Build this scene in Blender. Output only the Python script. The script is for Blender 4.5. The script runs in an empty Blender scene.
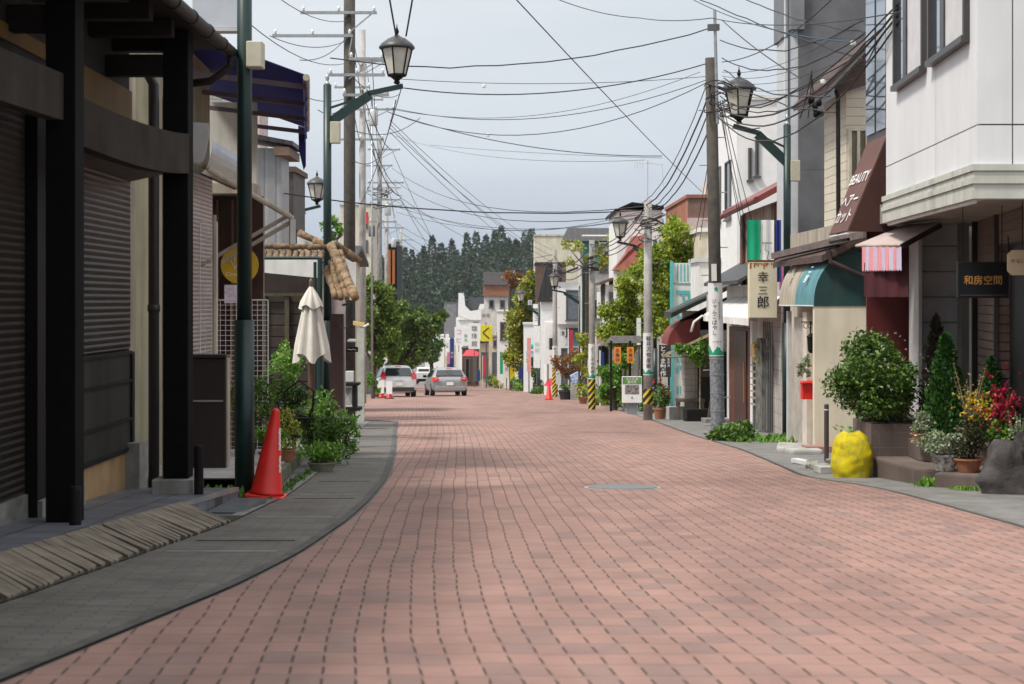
import bpy, math, random
from mathutils import Vector as V, Matrix
SC = bpy.context.scene
COL = SC.collection
rnd = random.Random(7)
F = 1600.0
def P(px, py, Y): return V(((px-512)*Y/F, Y, 1-(py-300)*Y/F))
def gz(Y):
    if Y <= 230: return -0.0475*Y
    t = min(Y, 420)-230
    return -0.0475*230 - 0.0475*t + 0.0475*t*t/380
def interp(tab, y):
    if y <= tab[0][0]: return tab[0][1]
    for (a, b), (c, d) in zip(tab, tab[1:]):
        if y <= c: return b+(d-b)*(y-a)/(c-a)
    return tab[-1][1]
RT = [(-40,4.5),(-10,3.5),(5,3.36),(10.4,3.33),(13,3.28),(14.4,3.2),(15.6,2.85),(18,2.95),(21.6,3.07),(27,3.0),(36,3.12),(55,3.0),(80,2.4),(110,1.3),(150,.2),(200,-1.5),(300,-6),(400,-12),(520,-22)]
LT = [(-40,-8),(-10,-3.4),(2,-2.2),(5.2,-1.63),(6.56,-1.43),(7.55,-1.28),(9,-1.16),(11.1,-1.10),(12.9,-1.11),(15.5,-1.18),(20.6,-1.48),(28,-2.0),(34.8,-2.46),(36.2,-3.4),(50,-4.9),(66,-6.2),(80,-7),(120,-8.5),(200,-9.6),(300,-13),(400,-20),(520,-30)]
def R(y): return sum(interp(RT, y+d*min(1,abs(y)/30+.25)) for d in (-.6,0,.6))/3
def L(y): return sum(interp(LT, y+d*.5) for d in (-.6,0,.6))/3

# ---------------------------------------------------------------- materials
MATS = {}
def mat(name, col, rough=.7, var=.12, scale=6, bump=0, bscale=60, metal=0, col2=None, emis=0, alpha=None, spec=.5, trans=0, dirt=0):
    if name in MATS: return MATS[name]
    m = bpy.data.materials.new(name); m.use_nodes = True; MATS[name] = m
    nt = m.node_tree; N = nt.nodes; K = nt.links
    b = N['Principled BSDF']; b.inputs['Roughness'].default_value = rough; b.inputs['Metallic'].default_value = metal
    b.inputs['Specular IOR Level'].default_value = spec
    tc = N.new('ShaderNodeTexCoord')
    n = N.new('ShaderNodeTexNoise'); n.inputs['Scale'].default_value = scale; n.inputs['Detail'].default_value = 5
    K.new(tc.outputs['Object'], n.inputs['Vector'])
    r = N.new('ShaderNodeValToRGB')
    c2 = col2 or tuple(c*(1-2.2*var) for c in col)
    r.color_ramp.elements[0].position = .32; r.color_ramp.elements[1].position = .62
    r.color_ramp.elements[0].color = (*c2, 1); r.color_ramp.elements[1].color = (*col, 1)
    K.new(n.outputs['Fac'], r.inputs['Fac'])
    out = r.outputs['Color']
    if dirt:
        n3 = N.new('ShaderNodeTexNoise'); n3.inputs['Scale'].default_value = 1.7; n3.inputs['Detail'].default_value = 8
        mp = N.new('ShaderNodeMapping'); mp.inputs['Scale'].default_value = (3, 3, .45)
        K.new(tc.outputs['Object'], mp.inputs['Vector']); K.new(mp.outputs[0], n3.inputs['Vector'])
        r3 = N.new('ShaderNodeValToRGB'); r3.color_ramp.elements[0].position = .42; r3.color_ramp.elements[1].position = .72
        r3.color_ramp.elements[0].color = (0,0,0,1); r3.color_ramp.elements[1].color = (dirt,)*3+(1,)
        K.new(n3.outputs['Fac'], r3.inputs['Fac'])
        mx = N.new('ShaderNodeMix'); mx.data_type = 'RGBA'
        K.new(r3.outputs['Color'], mx.inputs[0]); K.new(out, mx.inputs[6]); mx.inputs[7].default_value = (.06,.055,.04,1)
        out = mx.outputs[2]
    K.new(out, b.inputs['Base Color'])
    if bump:
        n2 = N.new('ShaderNodeTexNoise'); n2.inputs['Scale'].default_value = bscale; n2.inputs['Detail'].default_value = 4
        K.new(tc.outputs['Object'], n2.inputs['Vector'])
        bp = N.new('ShaderNodeBump'); bp.inputs['Strength'].default_value = bump; bp.inputs['Distance'].default_value = .01
        K.new(n2.outputs['Fac'], bp.inputs['Height']); K.new(bp.outputs[0], b.inputs['Normal'])
    if trans: b.inputs['Transmission Weight'].default_value = trans
    if alpha is not None: b.inputs['Alpha'].default_value = alpha
    if emis:
        b.inputs['Emission Color'].default_value = (*col, 1); b.inputs['Emission Strength'].default_value = emis
    return m
def leafmat(name, cols, rough=.5, tr=.25):
    if name in MATS: return MATS[name]
    m = bpy.data.materials.new(name); m.use_nodes = True; MATS[name] = m
    nt = m.node_tree; N = nt.nodes; K = nt.links
    b = N['Principled BSDF']; b.inputs['Roughness'].default_value = rough
    g = N.new('ShaderNodeNewGeometry'); r = N.new('ShaderNodeValToRGB')
    K.new(g.outputs['Random Per Island'], r.inputs['Fac'])
    cr = r.color_ramp
    while len(cr.elements) < len(cols): cr.elements.new(.5)
    for i, c in enumerate(cols):
        cr.elements[i].position = i/(len(cols)-1); cr.elements[i].color = (*c, 1)
    K.new(r.outputs['Color'], b.inputs['Base Color'])
    t = N.new('ShaderNodeBsdfTranslucent'); K.new(r.outputs['Color'], t.inputs['Color'])
    mx = N.new('ShaderNodeMixShader'); mx.inputs[0].default_value = tr
    K.new(b.outputs[0], mx.inputs[1]); K.new(t.outputs[0], mx.inputs[2])
    K.new(mx.outputs[0], N['Material Output'].inputs['Surface'])
    return m
def wavemat(name, col, axis, period, rough=.6, depth=.6, dark=.45, var=.1, metal=0, width=.2, offs=0.0):
    """parallel boards or slats: a groove every `period` metres along the axis 'X','Y','Z' of object space"""
    if name in MATS: return MATS[name]
    m = mat(name, col, rough, var, 4, metal=metal)
    nt = m.node_tree; N = nt.nodes; K = nt.links; b = N['Principled BSDF']
    tc = N.new('ShaderNodeTexCoord'); sp = N.new('ShaderNodeSeparateXYZ'); K.new(tc.outputs['Object'], sp.inputs[0])
    d = N.new('ShaderNodeMath'); d.operation = 'DIVIDE'; K.new(sp.outputs[axis], d.inputs[0]); d.inputs[1].default_value = period
    f = N.new('ShaderNodeMath'); f.operation = 'FRACT'; K.new(d.outputs[0], f.inputs[0])
    r = N.new('ShaderNodeValToRGB'); e = r.color_ramp.elements
    e[0].position = 0; e[0].color = (0,0,0,1); e[1].position = width; e[1].color = (1,1,1,1)
    x = e.new(.97); x.color = (.8,.8,.8,1); x = e.new(1); x.color = (0,0,0,1)
    K.new(f.outputs[0], r.inputs['Fac'])
    old = b.inputs['Base Color'].links[0].from_socket
    mx = N.new('ShaderNodeMix'); mx.data_type = 'RGBA'; mx.blend_type = 'MULTIPLY'; mx.inputs[0].default_value = 1
    r2 = N.new('ShaderNodeValToRGB'); r2.color_ramp.elements[0].color = (dark,)*3+(1,)
    r2.color_ramp.elements[0].position = 0; r2.color_ramp.elements[1].position = .35
    K.new(r.outputs['Color'], r2.inputs['Fac'])
    K.new(old, mx.inputs[6]); K.new(r2.outputs['Color'], mx.inputs[7]); K.new(mx.outputs[2], b.inputs['Base Color'])
    bp = N.new('ShaderNodeBump'); bp.inputs['Strength'].default_value = depth; bp.inputs['Distance'].default_value = .02
    K.new(r.outputs['Color'], bp.inputs['Height']); K.new(bp.outputs[0], b.inputs['Normal'])
    return m
def brickmat(name, c1, c2, mortar, bw, bh, ms=.004, offset=.5, coords='Object', rot=(0,0,0), rough=.8, bump=.5, uv=False, dirt=.0, spec=.3):
    if name in MATS: return MATS[name]
    m = bpy.data.materials.new(name); m.use_nodes = True; MATS[name] = m
    nt = m.node_tree; N = nt.nodes; K = nt.links
    b = N['Principled BSDF']; b.inputs['Roughness'].default_value = rough; b.inputs['Specular IOR Level'].default_value = spec
    tc = N.new('ShaderNodeTexCoord'); mp = N.new('ShaderNodeMapping'); mp.inputs['Rotation'].default_value = rot
    K.new(tc.outputs['UV' if uv else 'Object'], mp.inputs['Vector'])
    br = N.new('ShaderNodeTexBrick'); br.offset = offset; br.inputs['Scale'].default_value = 1
    br.inputs['Brick Width'].default_value = bw; br.inputs['Row Height'].default_value = bh
    br.inputs['Mortar Size'].default_value = ms; br.inputs['Mortar Smooth'].default_value = .3; br.inputs['Bias'].default_value = -.2
    br.inputs['Color1'].default_value = (*c1,1); br.inputs['Color2'].default_value = (*c2,1); br.inputs['Mortar'].default_value = (*mortar,1)
    K.new(mp.outputs[0], br.inputs['Vector'])
    n = N.new('ShaderNodeTexNoise'); n.inputs['Scale'].default_value = 2.2; n.inputs['Detail'].default_value = 6
    K.new(tc.outputs['Object'], n.inputs['Vector'])
    r = N.new('ShaderNodeValToRGB'); r.color_ramp.elements[0].color = (.72,.7,.68,1); r.color_ramp.elements[1].color = (1.08,1.08,1.08,1)
    r.color_ramp.elements[0].position = .3; r.color_ramp.elements[1].position = .65
    K.new(n.outputs['Fac'], r.inputs['Fac'])
    mx = N.new('ShaderNodeMix'); mx.data_type = 'RGBA'; mx.blend_type = 'MULTIPLY'; mx.inputs[0].default_value = 1
    K.new(br.outputs['Color'], mx.inputs[6]); K.new(r.outputs['Color'], mx.inputs[7]); K.new(mx.outputs[2], b.inputs['Base Color'])
    bp = N.new('ShaderNodeBump'); bp.inputs['Strength'].default_value = bump; bp.inputs['Distance'].default_value = -.006
    K.new(br.outputs['Fac'], bp.inputs['Height']); K.new(bp.outputs[0], b.inputs['Normal'])
    return m
def glassmat(name, col=(.02,.025,.03), rough=.04):
    m = mat(name, col, rough, .05, 2, spec=1.0); return m

# ---------------------------------------------------------------- mesh builder
def orth(d):
    d = d.normalized(); a = V((0,0,1)) if abs(d.z) < .9 else V((1,0,0))
    u = d.cross(a).normalized(); return u, d.cross(u).normalized()
class MB:
    def __init__(s): s.v = []; s.f = []
    def add(s, vs, fs):
        k = len(s.v); s.v += [tuple(x) for x in vs]; s.f += [tuple(i+k for i in f) for f in fs]
    def box(s, x0, x1, y0, y1, z0, z1):
        s.add([(x,y,z) for z in (z0,z1) for y in (y0,y1) for x in (x0,x1)], [(0,2,3,1),(4,5,7,6),(0,1,5,4),(2,6,7,3),(0,4,6,2),(1,3,7,5)]); return s
    def cbox(s, c, sx, sy, sz, rz=0, tilt=0):
        M = Matrix.Rotation(rz,3,'Z') @ Matrix.Rotation(tilt,3,'X')
        s.add([V(c)+M@V((x*sx/2,y*sy/2,z*sz/2)) for z in (-1,1) for y in (-1,1) for x in (-1,1)], [(0,2,3,1),(4,5,7,6),(0,1,5,4),(2,6,7,3),(0,4,6,2),(1,3,7,5)]); return s
    def beam(s, a, b, w, h, up=(0,0,1)):
        a = V(a); b = V(b); d = (b-a).normalized(); u = d.cross(V(up)).normalized(); n = u.cross(d)
        s.add([p+u*i*w/2+n*j*h/2 for p in (a,b) for i,j in ((-1,-1),(1,-1),(1,1),(-1,1))], [(0,3,2,1),(4,5,6,7),(0,1,5,4),(1,2,6,5),(2,3,7,6),(3,0,4,7)]); return s
    def prism(s, pts, vec):
        pts = [V(p) for p in pts]; n = len(pts); vec = V(vec)
        s.add(pts+[p+vec for p in pts], [tuple(range(n-1,-1,-1)), tuple(range(n,2*n))]+[(i,(i+1)%n,n+(i+1)%n,n+i) for i in range(n)]); return s
    def pl(s, Fr, u0, u1, z0, z1, d0, d1):
        O, U, N = Fr
        s.add([V((O.x,O.y,0))+U*u+N*d+V((0,0,z)) for z in (z0,z1) for d in (d0,d1) for u in (u0,u1)], [(0,2,3,1),(4,5,7,6),(0,1,5,4),(2,6,7,3),(0,4,6,2),(1,3,7,5)]); return s
    def tube(s, pts, r, seg=8, caps=True):
        pts = [V(p) for p in pts]; n = len(pts)
        rs = r if isinstance(r, (list, tuple)) else [r]*n
        vs = []; u = None
        for i, p in enumerate(pts):
            d = pts[min(i+1,n-1)]-pts[max(i-1,0)]
            if u is None: u, w = orth(d)
            else:
                dn = d.normalized(); u = (u-dn*u.dot(dn)).normalized(); w = dn.cross(u)
            for k in range(seg):
                a = 2*math.pi*k/seg; vs.append(p+u*math.cos(a)*rs[i]+w*math.sin(a)*rs[i])
        fs = [(i*seg+k, i*seg+(k+1)%seg, (i+1)*seg+(k+1)%seg, (i+1)*seg+k) for i in range(n-1) for k in range(seg)]
        if caps: fs += [tuple(range(seg-1,-1,-1)), tuple((n-1)*seg+k for k in range(seg))]
        s.add(vs, fs); return s
    def lathe(s, c, prof, seg=16, sq=None):
        c = V(c); n = len(prof); vs = []
        for r, z in prof:
            for k in range(seg):
                a = 2*math.pi*(k+.5)/seg; vs.append(c+V((r*math.cos(a), r*math.sin(a), z)))
        fs = [(i*seg+k, i*seg+(k+1)%seg, (i+1)*seg+(k+1)%seg, (i+1)*seg+k) for i in range(n-1) for k in range(seg)]
        fs += [tuple(range(seg-1,-1,-1)), tuple((n-1)*seg+k for k in range(seg))]
        s.add(vs, fs); return s
    def quad(s, *p): s.add(p, [tuple(range(len(p)))]); return s
    def leaf(s, p, size, rg, flat=.0, up=None):
        d = V((rg.gauss(0,1), rg.gauss(0,1), rg.gauss(0,1)*(1-flat)))
        if up: d = d*.6+V(up)
        if d.length < 1e-4: d = V((1,0,0))
        u, w = orth(d); d.normalize()
        a = rg.random()*6.28; e = d.cross(u*math.cos(a)+w*math.sin(a)).normalized()
        L_ = size*rg.uniform(.7,1.3); W_ = L_*.5
        s.add([p, p+d*L_*.5+e*W_*.5, p+d*L_, p+d*L_*.5-e*W_*.5], [(0,1,2,3)])
    def build(s, name, m, parent=None, smooth=False, bevel=0, sub=0):
        me = bpy.data.meshes.new(name)
        off = V((0,0,0))
        q = parent
        while q is not None: off = off+q.location; q = q.parent
        me.from_pydata([tuple(V(v)-off) for v in s.v], [], s.f); me.update()
        o = bpy.data.objects.new(name, me); COL.objects.link(o); o.parent = parent
        if m: me.materials.append(m)
        if smooth:
            for p in me.polygons: p.use_smooth = True
        if bevel:
            b = o.modifiers.new('b','BEVEL'); b.width = bevel; b.segments = 2; b.limit_method = 'ANGLE'
        if sub:
            b = o.modifiers.new('s','SUBSURF'); b.levels = sub; b.render_levels = sub
        return o
def tag(o, label=None, cat=None, group=None, kind=None):
    if label: o['label'] = label
    if cat: o['category'] = cat
    if group: o['group'] = group
    if kind: o['kind'] = kind
    return o
def thing(name, label, cat, loc, group=None):
    o = bpy.data.objects.new(name, None); o.empty_display_size = .2; COL.objects.link(o); o.location = V(loc)
    return tag(o, label, cat, group)
def copy_tree(o, parent=None):
    c = o.copy(); COL.objects.link(c); c.parent = parent
    for ch in list(o.children): copy_tree(ch, c)
    return c
def text(s, m, parent, O, U, W, size, vertical=False, name='lettering', pitch=1.08, bold=0, ext=.003, sx=1):
    """lettering standing on a surface: O centre, U reading direction, W up"""
    O = V(O); U = V(U).normalized(); W = V(W).normalized(); N = U.cross(W)
    mb = MB()
    rows = list(s) if vertical else [s]
    for i, t in enumerate(rows):
        if t in ' 　': continue
        if t == 'ー' and vertical: t = '｜'
        cu = bpy.data.curves.new('tmp', 'FONT'); cu.body = t; cu.size = size; cu.align_x = 'CENTER'; cu.align_y = 'CENTER'; cu.resolution_u = 3
        cu.offset = bold*size
        ob = bpy.data.objects.new('tmp', cu)
        me = ob.to_mesh()
        cy = ((len(rows)-1)/2-i)*size*pitch if vertical else 0
        if vertical and len(me.vertices):
            ys = [v.co.y for v in me.vertices]; xs = [v.co.x for v in me.vertices]
            oy = (max(ys)+min(ys))/2; ox = (max(xs)+min(xs))/2
            if t in 'ゃャょっ': ox -= size*.1; 
        else: oy = ox = 0
        if len(me.vertices) and not vertical:
            ys = [v.co.y for v in me.vertices]; oy = (max(ys)+min(ys))/2
        vs = [O+U*(v.co.x-ox)*sx+W*(v.co.y-oy+cy)+N*ext for v in me.vertices]
        mb.add(vs, [tuple(p.vertices) for p in me.polygons])
        ob.to_mesh_clear(); bpy.data.objects.remove(ob); bpy.data.curves.remove(cu)
    return mb.build(name, m, parent)
def frame(O, U, N): return (V(O), V(U).normalized(), V(N).normalized())
def window(parent, Fr, u0, u1, z0, z1, cols=2, rows=1, fm=None, gm=None, t=.04, sill=True, name='window', curtain=False):
    fm = fm or M_['alu']; gm = gm or M_['glass']
    mb = MB()
    mb.pl(Fr,u0,u1,z1-t,z1,0,.05); mb.pl(Fr,u0,u1,z0,z0+t,0,.05); mb.pl(Fr,u0,u0+t,z0+t,z1-t,0,.05); mb.pl(Fr,u1-t,u1,z0+t,z1-t,0,.05)
    for i in range(1, cols):
        u = u0+(u1-u0)*i/cols; mb.pl(Fr,u-t/2,u+t/2,z0+t,z1-t,0,.047)
    for i in range(1, rows):
        z = z0+(z1-z0)*i/rows; mb.pl(Fr,u0+t,u1-t,z-t/2.5,z+t/2.5,0,.044)
    w = mb.build(name, fm, parent)
    MB().pl(Fr,u0+t*.5,u1-t*.5,z0+t*.5,z1-t*.5,-.02,.015).build('pane', gm, w)
    if sill: MB().pl(Fr,u0-.04,u1+.04,z0-.05,z0-.003,0,.09).build('sill', fm, w)
    return w
def foliage(mb, c, rad, n, size, rg, clumps=14, cr=.38, flat=0, shell=.75, hole=0):
    c = V(c); cs = []
    for i in range(clumps):
        while True:
            d = V((rg.uniform(-1,1), rg.uniform(-1,1), rg.uniform(-1,1)))
            if .05 < d.length <= 1: break
        d = d.normalized()*(shell*(.35+.65*rg.random()**.5))
        cs.append((V((d.x*rad[0], d.y*rad[1], d.z*rad[2])), rg.uniform(.6,1.15)))
    for i in range(n):
        q, k = rg.choice(cs)
        d = V((rg.gauss(0,1), rg.gauss(0,1), rg.gauss(0,1))).normalized()*(rg.random()**.45)*cr*k
        p = c+q+V((d.x*rad[0], d.y*rad[1], d.z*rad[2]))
        mb.leaf(p, size, rg, flat, up=(d.x*.8,d.y*.8,d.z*.3+.1) if rg.random() < .6 else None)
    return [c+q for q, k in cs]
M_ = {}
def setup_mats():
    g = M_
    g['alu'] = mat('window_frame_metal', (.10,.10,.105), .45, .05)
    g['alul'] = mat('pale_window_frame', (.55,.56,.56), .45, .05)
    g['glass'] = glassmat('window_glass')
    g['glassb'] = glassmat('pale_window_glass', (.10,.12,.14), .06)
    g['curt'] = mat('curtain_white', (.6,.6,.58), .9)
    g['black'] = mat('black_paint', (.006,.006,.007), .6, .1, spec=.2)
    g['dkwood'] = mat('stained_dark_wood', (.010,.008,.007), .7, .25, 9, bump=.3, bscale=30, spec=.25)
    g['green'] = mat('dark_green_enamel', (.006,.030,.028), .4, .15, 5)
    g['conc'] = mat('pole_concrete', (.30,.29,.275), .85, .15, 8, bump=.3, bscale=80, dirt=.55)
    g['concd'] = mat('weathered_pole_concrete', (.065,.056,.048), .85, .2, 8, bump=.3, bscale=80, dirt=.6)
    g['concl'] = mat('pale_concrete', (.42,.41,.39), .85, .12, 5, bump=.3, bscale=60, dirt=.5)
    g['steel'] = mat('galvanised_steel', (.38,.40,.41), .4, .1, 12, metal=.7)
    g['wire'] = mat('cable_rubber', (.02,.02,.022), .6, .1)
    g['wireb'] = mat('blue_cable_rubber', (.02,.09,.14), .6, .1)
    g['porc'] = mat('white_porcelain', (.8,.8,.78), .25, .05)
    g['white'] = mat('white_paint', (.74,.74,.72), .55, .06, 4, dirt=.2)
    g['whitec'] = mat('clean_white_panel', (.8,.8,.79), .45, .04, 4)
    g['offw'] = mat('off_white_render', (.62,.61,.57), .8, .08, 3, bump=.2, dirt=.35)
    g['cream'] = mat('cream_render', (.62,.56,.44), .8, .08, 3, bump=.2, dirt=.4)
    g['beige'] = mat('beige_render', (.48,.42,.34), .8, .1, 3, bump=.2, dirt=.4)
    g['grey'] = mat('grey_render', (.22,.22,.24), .75, .08, 2, bump=.1, dirt=.25)
    g['brown'] = mat('brown_render', (.12,.07,.05), .75, .15, 3, dirt=.3)
    g['terra'] = brickmat('terracotta_facing_tile', (.36,.155,.10),(.30,.12,.08),(.2,.12,.1),.4,.12)
    g['roofd'] = wavemat('dark_roof_tile', (.028,.027,.029), 'X', .28, .5, .9, .35, width=.5)
    g['roofdy'] = wavemat('dark_roof_tile_lengthwise', (.045,.045,.05), 'Y', .28, .5, .9, .35, width=.5)
    g['roofr'] = wavemat('red_roof_sheet', (.22,.045,.04), 'Y', .3, .45, .9, .4, width=.3)
    g['roofb'] = wavemat('brown_roof_sheet', (.09,.05,.04), 'Y', .3, .45, .9, .4, width=.3)
    g['clay'] = mat('old_clay_tile', (.30,.19,.10), .85, .3, 14, bump=.5, bscale=40, col2=(.10,.07,.04), dirt=.6)
    g['red'] = mat('red_plastic', (.66,.018,.012), .45, .06)
    g['trunk'] = mat('tree_bark', (.09,.065,.045), .9, .3, 20, bump=.6, bscale=50)
    g['kerb'] = mat('kerb_stone', (.25,.25,.235), .85, .2, 9, bump=.4, bscale=70, dirt=.5)
    g['teal'] = mat('teal_canvas', (.006,.045,.045), .75, .12, 3, bump=.15, dirt=.2)
    g['teall'] = mat('pale_teal_canvas', (.09,.26,.30), .75, .1, 3, bump=.15, dirt=.3)  # paler teal tone for awning fronts
    g['tanc'] = mat('tan_canvas', (.42,.38,.30), .8, .1, 3, bump=.15, dirt=.4)
    g['burg'] = mat('burgundy_canvas', (.055,.017,.012), .75, .12, 3, bump=.1)
    g['burgl'] = mat('pale_burgundy_canvas', (.13,.06,.05), .75, .1, 3, bump=.1)  # paler burgundy tone for the sloping front of the awning
    g['rubber'] = mat('tyre_rubber', (.02,.02,.02), .8, .1)
    g['lampgl'] = mat('frosted_lamp_glass', (.62,.60,.52), .35, .06, alpha=.9)
    g['soil'] = mat('potting_soil', (.04,.028,.02), .95, .3, 30, bump=.6)
    g['terrap'] = mat('terracotta_pot', (.38,.15,.08), .8, .15, 8, dirt=.3)
    g['g1'] = leafmat('leaf_mid_green', [(.02,.055,.008),(.05,.12,.015),(.10,.20,.025),(.17,.28,.05)])
    g['g2'] = leafmat('leaf_dark_green', [(.01,.03,.007),(.03,.07,.012),(.06,.12,.02)])
    g['g3'] = leafmat('leaf_yellow_green', [(.10,.16,.012),(.22,.31,.02),(.38,.40,.04),(.45,.34,.06)])
    g['g4'] = leafmat('leaf_bright_green', [(.06,.16,.015),(.13,.29,.03),(.24,.42,.06)])
    g['g5'] = leafmat('leaf_autumn', [(.25,.06,.03),(.35,.12,.04),(.30,.22,.05),(.16,.10,.04)])
    g['g6'] = leafmat('leaf_street_tree', [(.07,.13,.01),(.18,.29,.02),(.34,.44,.04),(.48,.46,.06)], tr=.35)
    g['g7'] = leafmat('leaf_pale_variegated', [(.10,.16,.08),(.25,.32,.16),(.45,.48,.36)])
    g['conif'] = leafmat('needle_dark', [(.010,.032,.014),(.018,.050,.020),(.028,.070,.024)], tr=.1)
    g['thuja'] = leafmat('needle_cypress', [(.01,.05,.008),(.025,.10,.012),(.05,.15,.02)], tr=.15)
    g['rust'] = leafmat('needle_rusty', [(.02,.03,.01),(.06,.03,.02),(.03,.05,.015)], tr=.1)
    g['fy'] = leafmat('petal_yellow', [(.6,.4,.02),(.7,.5,.04),(.2,.25,.03)])
    g['fr'] = leafmat('petal_crimson', [(.35,.005,.04),(.5,.01,.06),(.18,.005,.02)])
    g['fw'] = leafmat('petal_white', [(.6,.55,.5),(.7,.45,.5),(.2,.3,.1)])
    g['ink'] = mat('sign_ink_black', (.02,.02,.025), .6, .05)
    g['inkw'] = mat('sign_ink_white', (.8,.8,.78), .6, .04)
    g['inkg'] = mat('sign_ink_green', (.01,.28,.15), .6, .05)
    g['inkt'] = mat('sign_ink_teal', (.08,.42,.42), .6, .05)
    g['inkgold'] = mat('sign_ink_gold', (.55,.28,.06), .6, .05)
    g['inkr'] = mat('sign_ink_red', (.6,.03,.03), .6, .05)
    g['flagg'] = mat('green_banner_cloth', (.0,.36,.18), .8, .06)
    g['flagb'] = mat('navy_banner_cloth', (.012,.04,.20), .8, .06)
    g['pinkc'] = mat('pink_banner_cloth', (.75,.25,.42), .8, .06)
    g['redc'] = mat('red_canvas', (.5,.03,.05), .7, .1)
setup_mats()
# ================================================================ GROUND, ROAD, PAVEMENTS
YS = []
y = -40.0
while y < 600:
    YS.append(y)
    y += .35 if 3 <= y < 42 else (1.0 if y < 60 else (5.0 if y < 240 else 10.0))
def strip(name, m, fa, fb, y0, y1, dz, ucurve=None, nx=1, kind='structure'):
    mb = MB(); ys = [y0]+[y for y in YS if y0 < y < y1]+[y1]; uvs = []
    for y in ys:
        a, b = fa(y), fb(y)
        for i in range(nx+1):
            x = a+(b-a)*i/nx; mb.v.append((x, y, gz(y)+dz+(.02 if y > 150 else 0))); uvs.append((x-(ucurve(y) if ucurve else 0), y))
    w = nx+1
    for j in range(len(ys)-1):
        for i in range(nx): mb.f.append((j*w+i, j*w+i+1, (j+1)*w+i+1, (j+1)*w+i))
    o = mb.build(name, m); o['kind'] = kind
    uv = o.data.uv_layers.new(name='UVMap')
    for lp in o.data.loops: uv.data[lp.index].uv = uvs[lp.vertex_index]
    return o
# ground sheet out to the horizon
mb = MB(); gx = [-2500,-300,-60,-20,-8,-3,3,8,20,60,300,2500]; gy = YS+[700,1000,2000,4000]
for y in gy:
    for x in gx: mb.v.append((x, y, gz(y)))
w = len(gx)
for j in range(len(gy)-1):
    for i in range(w-1): mb.f.append((j*w+i, j*w+i+1, (j+1)*w+i+1, (j+1)*w+i))
asphalt = mat('worn_asphalt', (.17,.165,.16), .85, .13, 3, bump=.5, bscale=120, dirt=.35)
mb.build('ground', asphalt)['kind'] = 'structure'
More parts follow.
